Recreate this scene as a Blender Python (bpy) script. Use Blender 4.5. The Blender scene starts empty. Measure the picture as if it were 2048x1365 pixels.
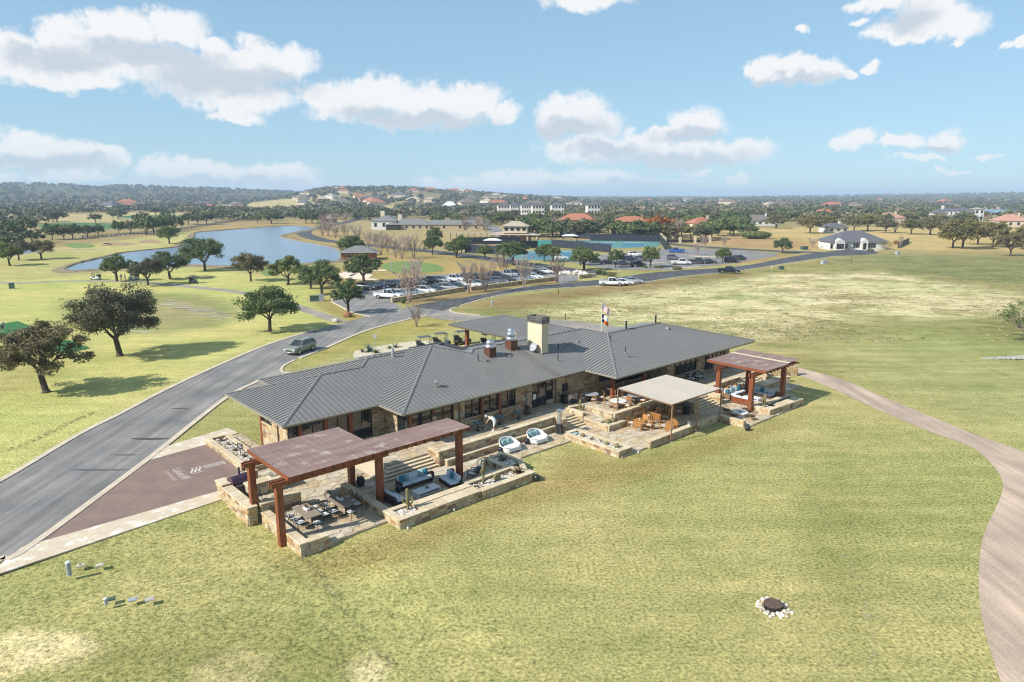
import bpy, math, random
import numpy as np
from mathutils import Vector, Matrix
R = math.radians
random.seed(7)
rng = np.random.default_rng(11)
sc = bpy.context.scene
C = sc.collection
FPX, HZ, CAMH = 1385.0, 390.0, 20.5          # focal length in photo pixels, horizon row, drone height
PITCH = math.atan((682.5 - HZ) / FPX)
cam = bpy.data.cameras.new('camera'); cam.sensor_width = 36; cam.lens = FPX / 2048 * 36
cam.clip_start = 0.5; cam.clip_end = 60000
camo = bpy.data.objects.new('camera', cam); C.objects.link(camo)
camo.location = (0, 0, CAMH); camo.rotation_euler = (math.pi / 2 - PITCH, 0, 0)
sc.camera = camo
def ray(x, y):
 u = (x - 1024) / FPX; v = (682.5 - y) / FPX
 c, s = math.cos(PITCH), math.sin(PITCH)
 return (u, c + v * s, -s + v * c)
def G(x, y, z=0.0):
 """point of the level plane z that the photograph shows at column x, row y"""
 d = ray(x, y); t = (z - CAMH) / d[2]
 return (d[0] * t, d[1] * t, z)
SUN_AZ, SUN_EL = 242.0, 37.5                 # where the light comes from, clockwise from +Y
sl = bpy.data.lights.new('sun', 'SUN'); sl.energy = 4.8; sl.angle = R(0.53); sl.color = (1.0, 0.955, 0.88)
so = bpy.data.objects.new('sun', sl); C.objects.link(so)
sv = Vector((math.sin(R(SUN_AZ)) * math.cos(R(SUN_EL)), math.cos(R(SUN_AZ)) * math.cos(R(SUN_EL)), math.sin(R(SUN_EL))))
so.rotation_euler = sv.to_track_quat('Z', 'Y').to_euler(); so.location = (-60, -60, 80)
sc.view_settings.view_transform = 'Standard'; sc.view_settings.look = 'None'
sc.view_settings.exposure = 0.56; sc.view_settings.gamma = 1.0; sc.view_settings.use_curve_mapping = False
sc.cycles.use_denoising = True; sc.cycles.filter_width = 1.15
sc.cycles.max_bounces = 6; sc.cycles.diffuse_bounces = 3; sc.cycles.glossy_bounces = 3
sc.cycles.transparent_max_bounces = 8; sc.cycles.volume_bounces = 0
sc.cycles.use_adaptive_sampling = True; sc.cycles.adaptive_threshold = 0.02
world = bpy.data.worlds.new('World'); sc.world = world; world.use_nodes = True
nt = world.node_tree; nt.nodes.clear()
def NN(tree, typ, ins=None, **props):
 n = tree.nodes.new(typ)
 for k, v in props.items(): setattr(n, k, v)
 if ins:
  for k, v in ins.items():
   s = n.inputs[k]
   if isinstance(v, bpy.types.NodeSocket): tree.links.new(v, s)
   else: s.default_value = v
 return n
LOBES = [(20,112,120,56),(130,80,75,48),(240,62,95,46),(350,60,68,46),(425,95,42,24),(250,125,210,50),(410,150,150,55),(520,128,95,54),(590,125,42,46),
 (480,192,120,40),(470,232,60,18),(200,172,66,18),(120,150,130,26),
 (690,205,85,44),(770,186,75,38),(860,205,85,44),(945,200,72,38),(1005,225,38,22),(840,236,140,24),(640,190,40,30),
 (60,302,85,40),(150,308,70,32),(230,312,48,28),(100,326,160,20),
 (340,340,70,25),(430,346,85,28),(555,350,85,26),(620,366,36,18),(450,366,210,22),(0,356,55,17),(150,350,95,14),
 (1145,222,78,44),(1180,248,75,32),(1110,245,45,32),(1395,248,66,34),(1335,262,50,20),(1200,300,135,36),(1350,308,135,32),(1470,304,92,28),(1290,286,85,26),
 (900,370,75,20),(1050,366,135,24),(1180,366,125,26),(1330,376,115,20),(1470,360,25,15),(1400,345,30,10),
 (1170,-4,105,28),(1750,10,62,22),(1850,28,85,48),(1905,44,70,42),(1810,66,85,24),(1718,48,26,10),(1910,86,14,14),
 (1528,142,52,27),(1582,140,72,30),(1642,140,58,27),(1692,146,22,11),(1608,64,17,13),(1742,132,28,15),(2040,80,26,12),
 (1705,280,52,18),(1800,283,46,17),(1888,286,52,24),(1840,321,62,9),(1970,314,30,8),(1905,342,42,6),
 (-160,120,140,70),(-330,90,120,50),(-150,330,150,30),(2200,180,120,40),(2330,90,150,60),(2250,330,150,18)]
def azel(x, y):
 d = Vector(ray(x, y)).normalized()
 return math.atan2(d.x, d.y), math.asin(d.z)
DARKS = [(130,118,95,20),(255,98,90,16),(440,160,120,30),(330,120,120,20),(560,168,60,20),(860,242,120,16),(750,228,60,16),(110,326,120,14),(450,366,160,12),
 (1140,256,70,20),(1215,300,70,16),(1345,322,150,16),(1390,270,62,14),(1820,38,45,22),(1580,160,85,10),(1240,374,160,10),(1870,300,50,8)]
def lobe_group(name, lobes):
 fg = bpy.data.node_groups.new(name, 'ShaderNodeTree')
 fg.interface.new_socket('P', in_out='INPUT', socket_type='NodeSocketVector')
 fg.interface.new_socket('F', in_out='OUTPUT', socket_type='NodeSocketFloat')
 gi = fg.nodes.new('NodeGroupInput'); go = fg.nodes.new('NodeGroupOutput'); acc = None
 for (lx, ly, lw, lh) in lobes:
  a0, e0 = azel(lx, ly)
  a1, _ = azel(lx + lw, ly); _, e1 = azel(lx, ly - lh)
  iw, ih = 1 / abs(a1 - a0), 1 / abs(e1 - e0)
  m = NN(fg, 'ShaderNodeVectorMath', {0: gi.outputs[0], 1: (iw, ih, 0), 2: (-a0 * iw, -e0 * ih, 0)}, operation='MULTIPLY_ADD')
  l = NN(fg, 'ShaderNodeVectorMath', {0: m.outputs[0]}, operation='LENGTH')
  if acc is None: acc = l.outputs['Value']
  else: acc = NN(fg, 'ShaderNodeMath', {0: acc, 1: l.outputs['Value'], 2: 0.12}, operation='SMOOTH_MIN').outputs[0]
 s = NN(fg, 'ShaderNodeMath', {0: 1.0, 1: acc}, operation='SUBTRACT')
 fg.links.new(s.outputs[0], go.inputs[0])
 return fg
tc = NN(nt, 'ShaderNodeTexCoord')
sep = NN(nt, 'ShaderNodeSeparateXYZ', {0: tc.outputs['Generated']})
az = NN(nt, 'ShaderNodeMath', {0: sep.outputs[0], 1: sep.outputs[1]}, operation='ARCTAN2')
el = NN(nt, 'ShaderNodeMath', {0: sep.outputs[2]}, operation='ARCSINE')
P0 = NN(nt, 'ShaderNodeCombineXYZ', {0: az.outputs[0], 1: el.outputs[0]})
n1 = NN(nt, 'ShaderNodeTexNoise', {'Vector': P0.outputs[0], 'Scale': 30.0, 'Detail': 4.0, 'Roughness': 0.55})
w1 = NN(nt, 'ShaderNodeVectorMath', {0: n1.outputs['Color'], 1: (0.5, 0.5, 0.5)}, operation='SUBTRACT')
w2 = NN(nt, 'ShaderNodeVectorMath', {0: w1.outputs[0], 1: (0.055, 0.038, 0), 2: P0.outputs[0]}, operation='MULTIPLY_ADD')
def field(grp):
 g = nt.nodes.new('ShaderNodeGroup'); g.node_tree = grp; nt.links.new(w2.outputs[0], g.inputs[0])
 return g.outputs[0]
n2 = NN(nt, 'ShaderNodeTexNoise', {'Vector': P0.outputs[0], 'Scale': 60.0, 'Detail': 6.0, 'Roughness': 0.58})
n3 = NN(nt, 'ShaderNodeTexNoise', {'Vector': NN(nt, 'ShaderNodeVectorMath', {0: w2.outputs[0], 1: (2.2, 5.5, 1)}, operation='MULTIPLY').outputs[0], 'Scale': 1.6, 'Detail': 3.0})
aabs = NN(nt, 'ShaderNodeMath', {0: az.outputs[0]}, operation='ABSOLUTE')
m1 = NN(nt, 'ShaderNodeMapRange', {0: aabs.outputs[0], 1: 0.75, 2: 0.95, 3: 0.0, 4: 1.0})
m2 = NN(nt, 'ShaderNodeMapRange', {0: el.outputs[0], 1: 0.34, 2: 0.48, 3: 0.0, 4: 1.0})
mm = NN(nt, 'ShaderNodeMath', {0: m1.outputs[0], 1: m2.outputs[0]}, operation='MAXIMUM')
f3 = NN(nt, 'ShaderNodeMath', {0: n3.outputs['Fac'], 1: 0.57}, operation='SUBTRACT')
f3 = NN(nt, 'ShaderNodeMath', {0: f3.outputs[0], 1: 5.0, 2: -3.0}, operation='MULTIPLY_ADD')
f3 = NN(nt, 'ShaderNodeMath', {0: mm.outputs[0], 1: 3.0, 2: f3.outputs[0]}, operation='MULTIPLY_ADD')
F0 = NN(nt, 'ShaderNodeMath', {0: field(lobe_group('cloud_lobes', LOBES)), 1: f3.outputs[0]}, operation='MAXIMUM')
Fu = field(lobe_group('cloud_bases', DARKS))
nn = NN(nt, 'ShaderNodeMath', {0: n2.outputs['Fac'], 1: 0.5}, operation='SUBTRACT')
n4 = NN(nt, 'ShaderNodeTexNoise', {'Vector': P0.outputs[0], 'Scale': 150.0, 'Detail': 4.0, 'Roughness': 0.6})
n5 = NN(nt, 'ShaderNodeMath', {0: n4.outputs['Fac'], 1: 0.45, 2: -0.225}, operation='MULTIPLY_ADD')
F1 = NN(nt, 'ShaderNodeMath', {0: nn.outputs[0], 1: 0.7, 2: NN(nt, 'ShaderNodeMath', {0: F0.outputs[0], 1: n5.outputs[0]}, operation='ADD').outputs[0]}, operation='MULTIPLY_ADD')
dens = NN(nt, 'ShaderNodeMapRange', {0: F1.outputs[0], 1: -0.15, 2: 0.40, 3: 0.0, 4: 1.0}, interpolation_type='SMOOTHSTEP')
fade = NN(nt, 'ShaderNodeMapRange', {0: el.outputs[0], 1: -0.01, 2: 0.07, 3: 0.55, 4: 0.97})
alpha = NN(nt, 'ShaderNodeMath', {0: dens.outputs[0], 1: fade.outputs[0]}, operation='MULTIPLY')
Fs = NN(nt, 'ShaderNodeMath', {0: nn.outputs[0], 1: 1.3, 2: Fu}, operation='MULTIPLY_ADD')
shade = NN(nt, 'ShaderNodeMapRange', {0: Fs.outputs[0], 1: -0.75, 2: 0.45, 3: 0.0, 4: 1.0}, interpolation_type='SMOOTHSTEP')
ccol = NN(nt, 'ShaderNodeMix', {0: shade.outputs[0], 6: (0.98, 0.985, 0.99, 1), 7: (0.63, 0.70, 0.775, 1)}, data_type='RGBA')
sky = NN(nt, 'ShaderNodeTexSky', sky_type='NISHITA', sun_disc=False)
sky.sun_elevation = R(SUN_EL); sky.sun_rotation = R(SUN_AZ); sky.air_density = 1.0; sky.dust_density = 0.0; sky.ozone_density = 2.2; sky.altitude = 300
sg_ = NN(nt, 'ShaderNodeGamma', {'Color': sky.outputs[0], 'Gamma': 0.40})
st_ = NN(nt, 'ShaderNodeMix', {0: 1.0, 6: sg_.outputs[0], 7: (0.62, 0.86, 1.02, 1)}, data_type='RGBA', blend_type='MULTIPLY')
bg = NN(nt, 'ShaderNodeBackground', {'Color': st_.outputs[2], 'Strength': 0.268})
bc = NN(nt, 'ShaderNodeBackground', {'Color': ccol.outputs[2], 'Strength': 0.665})
mx = NN(nt, 'ShaderNodeMixShader', {0: alpha.outputs[0], 1: bg.outputs[0], 2: bc.outputs[0]})
wo = NN(nt, 'ShaderNodeOutputWorld', {'Surface': mx.outputs[0]})
world.cycles.sampling_method = 'MANUAL'; world.cycles.sample_map_resolution = 512
RZ = R(42.0)
OX, OY = -8.7187, 52.7436
AU, AV = (math.sin(R(48)), math.cos(R(48))), (-math.cos(R(48)), math.sin(R(48)))
def W(u, v, z=0.0): return (OX + AU[0] * u + AV[0] * v, OY + AU[1] * u + AV[1] * v, z)
def toUV(x, y): dx, dy = x - OX, y - OY; return dx * AU[0] + dy * AU[1], dx * AV[0] + dy * AV[1]
MATS = {}
def new_mat(name):
 m = bpy.data.materials.new(name); m.use_nodes = True; MATS[name] = m
 t = m.node_tree; t.nodes.clear()
 o = t.nodes.new('ShaderNodeOutputMaterial'); b = t.nodes.new('ShaderNodeBsdfPrincipled')
 t.links.new(b.outputs[0], o.inputs[0])
 return m, t, b
def col4(c): return (c[0], c[1], c[2], 1)
def ramp(t, fac, stops):
 r = t.nodes.new('ShaderNodeValToRGB'); t.links.new(fac, r.inputs[0])
 e = r.color_ramp.elements
 while len(e) < len(stops): e.new(0.5)
 for k, (p, c) in enumerate(stops): e[k].position = p; e[k].color = col4(c)
 return r.outputs[0]
def mulc(t, a, b, fac=1.0):
 n = NN(t, 'ShaderNodeMix', {0: fac, 6: a, 7: b}, data_type='RGBA', blend_type='MULTIPLY'); return n.outputs[2]
def mat(name, c, var=0.15, scale=3.0, rough=0.8, metal=0.0, bump=0.0, bscale=None, rand=0.0, island=0.0, stretch=(1, 1, 1), coord='Object', spec=0.5, c2=None):
 """plain surface: base colour with noise wear, optional bump, per object / per piece brightness spread"""
 m, t, b = new_mat(name)
 tcn = NN(t, 'ShaderNodeTexCoord')
 vec = tcn.outputs[coord] if coord != 'World' else NN(t, 'ShaderNodeNewGeometry').outputs['Position']
 vec = NN(t, 'ShaderNodeMapping', {0: vec, 3: stretch}).outputs[0]
 nz = NN(t, 'ShaderNodeTexNoise', {'Vector': vec, 'Scale': scale, 'Detail': 5.0, 'Roughness': 0.6})
 lo = tuple(max(0, x * (1 - var)) for x in c); hi = tuple(x * (1 + var) for x in c) if c2 is None else c2
 out = ramp(t, nz.outputs['Fac'], [(0.3, lo), (0.7, hi)])
 if rand or island:
  if rand: v = NN(t, 'ShaderNodeObjectInfo').outputs['Random']; k = rand
  else: v = NN(t, 'ShaderNodeNewGeometry').outputs['Random Per Island']; k = island
  mr = NN(t, 'ShaderNodeMapRange', {0: v, 3: 1 - k, 4: 1 + k})
  out = mulc(t, out, NN(t, 'ShaderNodeCombineColor', {0: mr.outputs[0], 1: mr.outputs[0], 2: mr.outputs[0]}).outputs[0])
 t.links.new(out, b.inputs['Base Color'])
 b.inputs['Roughness'].default_value = rough; b.inputs['Metallic'].default_value = metal
 b.inputs['Specular IOR Level'].default_value = spec
 if bump:
  nb = NN(t, 'ShaderNodeTexNoise', {'Vector': vec, 'Scale': bscale or scale * 4, 'Detail': 4.0})
  bn = NN(t, 'ShaderNodeBump', {'Height': nb.outputs['Fac'], 'Strength': bump, 'Distance': 0.05})
  t.links.new(bn.outputs[0], b.inputs['Normal'])
 return m
def pick_mat(name, cols, rough=0.85, bump=0.4, bscale=9.0, island=False, var=0.22, vscale=5.0):
 """stones, slabs and leaves: every object (or island) takes one of several colours, with noise on it"""
 m, t, b = new_mat(name)
 v = NN(t, 'ShaderNodeNewGeometry').outputs['Random Per Island'] if island else NN(t, 'ShaderNodeObjectInfo').outputs['Random']
 r = t.nodes.new('ShaderNodeValToRGB'); t.links.new(v, r.inputs[0]); r.color_ramp.interpolation = 'CONSTANT'
 e = r.color_ramp.elements
 while len(e) < len(cols): e.new(0.5)
 for k, c in enumerate(cols): e[k].position = k / len(cols); e[k].color = col4(c)
 pos = NN(t, 'ShaderNodeNewGeometry').outputs['Position']
 nz = NN(t, 'ShaderNodeTexNoise', {'Vector': pos, 'Scale': vscale, 'Detail': 5.0, 'Roughness': 0.65})
 g = ramp(t, nz.outputs['Fac'], [(0.3, (1 - var,) * 3), (0.7, (1 + var,) * 3)])
 t.links.new(mulc(t, r.outputs[0], g), b.inputs['Base Color'])
 b.inputs['Roughness'].default_value = rough; b.inputs['Specular IOR Level'].default_value = 0.25
 if bump:
  nb = NN(t, 'ShaderNodeTexNoise', {'Vector': pos, 'Scale': bscale, 'Detail': 4.0})
  bn = NN(t, 'ShaderNodeBump', {'Height': nb.outputs['Fac'], 'Strength': bump, 'Distance': 0.04})
  t.links.new(bn.outputs[0], b.inputs['Normal'])
 return m
mat('roof_metal', (0.178, 0.173, 0.162), var=0.10, scale=0.5, rough=0.42, metal=0.0, coord='World')
mat('seam_metal', (0.105, 0.10, 0.094), var=0.06, rough=0.5)  # darker than the roof panels: the ribs' shaded sides and shadows deepened in colour
mat('ridge_metal', (0.17, 0.166, 0.158), var=0.06, rough=0.45)
mat('roof_dark', (0.03, 0.03, 0.032), rough=0.9)
mat('gutter', (0.30, 0.27, 0.21), var=0.08, rough=0.5, metal=0.2)
mat('fascia', (0.10, 0.085, 0.06), rough=0.6)
mat('soffit', (0.20, 0.16, 0.11), rough=0.8)
pick_mat('stone', [(0.44, 0.34, 0.20), (0.40, 0.29, 0.16), (0.50, 0.41, 0.27), (0.43, 0.33, 0.195), (0.34, 0.205, 0.10), (0.47, 0.38, 0.24), (0.24, 0.15, 0.09), (0.51, 0.43, 0.30), (0.45, 0.31, 0.155), (0.38, 0.32, 0.235), (0.46, 0.36, 0.22), (0.30, 0.22, 0.15), (0.41, 0.31, 0.19)])
mat('mortar', (0.40, 0.33, 0.225), var=0.2, scale=6, rough=0.95, bump=0.3)
pick_mat('capstone', [(0.54, 0.45, 0.30), (0.50, 0.41, 0.275), (0.57, 0.48, 0.34), (0.52, 0.42, 0.275)], var=0.15, vscale=3)
pick_mat('flagstone', [(0.46, 0.38, 0.26), (0.43, 0.355, 0.25), (0.49, 0.42, 0.31), (0.45, 0.35, 0.215), (0.41, 0.34, 0.255), (0.49, 0.425, 0.32), (0.42, 0.315, 0.195), (0.45, 0.39, 0.295)], bump=0.25, var=0.25, vscale=2.5)
mat('grout', (0.37, 0.31, 0.225), var=0.15, scale=4, rough=0.95)
mat('stucco', (0.56, 0.48, 0.335), var=0.08, scale=2, rough=0.9, bump=0.15, bscale=30)
mat('timber', (0.20, 0.055, 0.018), var=0.45, scale=2.2, rough=0.55, stretch=(6, 6, 0.5), bump=0.15)
mat('timber_dark', (0.10, 0.035, 0.016), var=0.3, scale=3, rough=0.6)
mat('fence_wood', (0.13, 0.10, 0.075), var=0.3, scale=3, rough=0.85)
mat('glass', (0.015, 0.018, 0.02), var=0.1, rough=0.04, spec=1.0)
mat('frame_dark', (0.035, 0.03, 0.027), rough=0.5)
mat('black_metal', (0.018, 0.018, 0.02), rough=0.45)
mat('steel', (0.55, 0.56, 0.57), var=0.06, rough=0.3, metal=0.9)
mat('white_paint', (0.66, 0.66, 0.645), var=0.04, rough=0.5)
mat('white_fabric', (0.62, 0.63, 0.64), var=0.04, scale=8, rough=0.9, bump=0.1)
mat('blue_white_fabric', (0.54, 0.60, 0.645), var=0.05, scale=8, rough=0.9, bump=0.1)
mat('teal_fabric', (0.03, 0.20, 0.26), var=0.35, scale=14, rough=0.9)
mat('teal_pattern', (0.03, 0.24, 0.25), var=0.5, scale=16, rough=0.9, c2=(0.42, 0.56, 0.56))
mat('dark_wicker', (0.045, 0.028, 0.02), var=0.3, scale=30, rough=0.7, bump=0.3)
mat('brown_wicker', (0.20, 0.11, 0.05), var=0.3, scale=30, rough=0.7, bump=0.3)
mat('teak', (0.40, 0.19, 0.055), var=0.2, scale=4, rough=0.5, stretch=(1, 6, 1))
mat('table_wood', (0.26, 0.21, 0.16), var=0.15, scale=4, rough=0.6, stretch=(1, 8, 1))
mat('stone_top', (0.32, 0.33, 0.34), var=0.12, scale=7, rough=0.35)
mat('blue_tile', (0.12, 0.17, 0.20), var=0.5, scale=18, rough=0.35)
mat('canopy_fabric', (0.47, 0.41, 0.335), var=0.04, scale=1.5, rough=0.85)
mat('canopy_pole', (0.24, 0.14, 0.085), rough=0.5)
mat('rubber', (0.012, 0.012, 0.012), rough=0.8)
mat('skin', (0.42, 0.25, 0.17), var=0.06, rough=0.6)
mat('plastic_blue', (0.02, 0.06, 0.28), rough=0.5)
mat('grill_purple', (0.10, 0.055, 0.085), var=0.1, rough=0.3, metal=0.5)
mat('cactus', (0.20, 0.17, 0.075), var=0.3, scale=9, rough=0.8, stretch=(5, 5, 0.6))
mat('agave_leaf', (0.10, 0.145, 0.115), var=0.35, scale=5, rough=0.6, island=0.3)
mat('dry_leaf', (0.14, 0.095, 0.055), var=0.3, scale=6, rough=0.8, island=0.35)
mat('green_leaf', (0.075, 0.12, 0.035), var=0.3, scale=5, rough=0.7, island=0.35)
mat('soil', (0.20, 0.15, 0.10), var=0.3, scale=6, rough=1)
pick_mat('pebble', [(0.62, 0.60, 0.56), (0.50, 0.44, 0.37), (0.68, 0.66, 0.62), (0.42, 0.33, 0.25), (0.58, 0.52, 0.44)], island=True, bump=0)
pick_mat('rock', [(0.50, 0.44, 0.36), (0.58, 0.54, 0.47), (0.42, 0.34, 0.25), (0.63, 0.60, 0.55)], bump=0.5)
mat('concrete', (0.46, 0.41, 0.34), var=0.12, scale=1.2, rough=0.9, bump=0.15, coord='World')
mat('kerb', (0.50, 0.42, 0.32), var=0.15, scale=0.9, rough=0.9, coord='World')
mat('plinth', (0.40, 0.38, 0.35), rough=0.9)
mat('utility_green', (0.055, 0.10, 0.075), rough=0.6)
mat('utility_grey', (0.33, 0.35, 0.38), rough=0.6)
mat('turf_mat', (0.015, 0.12, 0.022), var=0.25, scale=5, rough=0.95)
mat('putting_green', (0.135, 0.20, 0.045), var=0.10, scale=0.25, rough=0.95, coord='World')
mat('fairway', (0.045, 0.13, 0.03), var=0.15, scale=0.03, rough=0.95, coord='World')
mat('sand', (0.62, 0.52, 0.40), var=0.12, scale=0.5, rough=0.95, coord='World')
mat('sandy_soil', (0.30, 0.20, 0.115), var=0.25, scale=0.25, rough=1, coord='World')
mat('court_blue', (0.05, 0.16, 0.235), var=0.05, rough=0.8)
mat('teal_wall', (0.06, 0.30, 0.27), rough=0.8)
mat('court_green', (0.085, 0.21, 0.195), var=0.05, rough=0.8)
mat('windscreen', (0.02, 0.026, 0.04), var=0.15, scale=1, rough=0.9)
mat('terracotta', (0.34, 0.13, 0.075), var=0.25, scale=1.2, rough=0.85, bump=0.3)
mat('pink_tile', (0.42, 0.22, 0.16), var=0.2, scale=1.2, rough=0.85)
mat('shingle_grey', (0.10, 0.10, 0.115), var=0.15, scale=2, rough=0.8, stretch=(0.3, 0.3, 6))
mat('shingle_brown', (0.16, 0.13, 0.11), var=0.15, scale=2, rough=0.8)
mat('tan_roof', (0.36, 0.31, 0.24), var=0.08, rough=0.7)
mat('white_wall', (0.58, 0.565, 0.53), var=0.05, scale=0.8, rough=0.9)
mat('cream_wall', (0.55, 0.46, 0.34), var=0.08, scale=0.8, rough=0.9)
mat('brick_wall', (0.30, 0.17, 0.11), var=0.2, scale=4, rough=0.9)
mat('stone_wall_far', (0.40, 0.31, 0.20), var=0.35, scale=2.2, rough=0.95, bump=0.3)
mat('rust_wall', (0.26, 0.115, 0.055), var=0.25, scale=1.5, rough=0.8)
mat('bark', (0.075, 0.058, 0.045), var=0.3, scale=4, rough=0.95, stretch=(4, 4, 0.8), bump=0.4)
mat('bark_pale', (0.30, 0.22, 0.18), var=0.2, scale=4, rough=0.9)
mat('bark_grey', (0.20, 0.16, 0.13), var=0.2, scale=4, rough=0.9)
def leaf_mat(name, cols, trans=0.25):
 m, t, b = new_mat(name)
 v = NN(t, 'ShaderNodeNewGeometry').outputs['Random Per Island']
 ob = NN(t, 'ShaderNodeObjectInfo').outputs['Random']
 base = ramp(t, v, [(k / max(1, len(cols) - 1), c) for k, c in enumerate(cols)])
 pos = NN(t, 'ShaderNodeTexCoord').outputs['Object']
 nz = NN(t, 'ShaderNodeTexNoise', {'Vector': pos, 'Scale': 0.7, 'Detail': 2.0})
 g = ramp(t, nz.outputs['Fac'], [(0.35, (0.72, 0.75, 0.75)), (0.65, (1.22, 1.18, 1.1))])
 og = ramp(t, ob, [(0, (0.8, 0.84, 0.9)), (0.5, (1, 1, 1)), (1, (1.25, 1.15, 0.95))])
 cc = mulc(t, mulc(t, base, g), og)
 t.links.new(cc, b.inputs['Base Color']); b.inputs['Roughness'].default_value = 0.65; b.inputs['Specular IOR Level'].default_value = 0.3
 tr = NN(t, 'ShaderNodeBsdfTranslucent', {'Color': cc})
 ms = NN(t, 'ShaderNodeMixShader', {0: trans, 1: b.outputs[0], 2: tr.outputs[0]})
 t.links.new(ms.outputs[0], t.nodes['Material Output'].inputs[0])
 return m
leaf_mat('leaf_oak', [(0.070, 0.111, 0.044), (0.121, 0.172, 0.060), (0.172, 0.222, 0.085), (0.091, 0.131, 0.060), (0.242, 0.272, 0.121)])
leaf_mat('leaf_brown', [(0.10, 0.11, 0.06), (0.19, 0.145, 0.09), (0.13, 0.14, 0.075), (0.22, 0.165, 0.10), (0.09, 0.11, 0.058), (0.19, 0.19, 0.105), (0.15, 0.16, 0.08)])
leaf_mat('leaf_olive', [(0.139, 0.147, 0.054), (0.217, 0.202, 0.078), (0.171, 0.155, 0.070), (0.264, 0.225, 0.093)])
leaf_mat('leaf_far', [(0.062, 0.090, 0.046), (0.109, 0.132, 0.062), (0.155, 0.163, 0.085), (0.085, 0.109, 0.062), (0.202, 0.171, 0.116)])
leaf_mat('leaf_orange', [(0.26, 0.10, 0.03), (0.34, 0.15, 0.05), (0.20, 0.08, 0.03)])
mat('twig', (0.36, 0.27, 0.225), var=0.15, rough=0.9, island=0.35)
mat('twig_grey', (0.30, 0.25, 0.215), var=0.15, rough=0.9, island=0.3)
PAINTS = {'white': (0.66, 0.66, 0.66), 'silver': (0.36, 0.38, 0.40), 'grey': (0.14, 0.15, 0.16), 'black': (0.012, 0.012, 0.014), 'navy': (0.015, 0.022, 0.05),
          'blue': (0.01, 0.085, 0.40), 'maroon': (0.06, 0.012, 0.014), 'sage': (0.23, 0.25, 0.20), 'charcoal': (0.045, 0.05, 0.055), 'pale blue': (0.22, 0.28, 0.33), 'dark red': (0.05, 0.012, 0.012)}
for k, c in PAINTS.items():
 m = mat('paint_' + k, c, var=0.04, scale=2, rough=0.28, metal=0.15 if k not in ('white', 'black') else 0.0)
 m.node_tree.nodes['Principled BSDF'].inputs['Coat Weight'].default_value = 0.6
mat('navy_glaze', (0.015, 0.022, 0.03), rough=0.25)
mat('charcoal_fabric', (0.05, 0.055, 0.06), rough=0.9)
mat('rust_lid', (0.10, 0.06, 0.045), var=0.3, scale=4, rough=0.8)
mat('gravel_bed', (0.50, 0.43, 0.31), var=0.4, scale=7, rough=1)
mat('lamp_glass', (0.75, 0.75, 0.72), rough=0.15)
mat('tail_red', (0.30, 0.01, 0.01), rough=0.25)
mat('cart_white', (0.62, 0.62, 0.60), var=0.04, rough=0.45)
mat('cart_roof', (0.09, 0.09, 0.095), rough=0.6)
mat('flag_red', (0.42, 0.02, 0.03), rough=0.9)
mat('flag_blue', (0.012, 0.016, 0.07), rough=0.9)
mat('flag_white', (0.8, 0.8, 0.8), rough=0.9)
mat('flag_orange', (0.50, 0.09, 0.02), rough=0.9)
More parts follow.
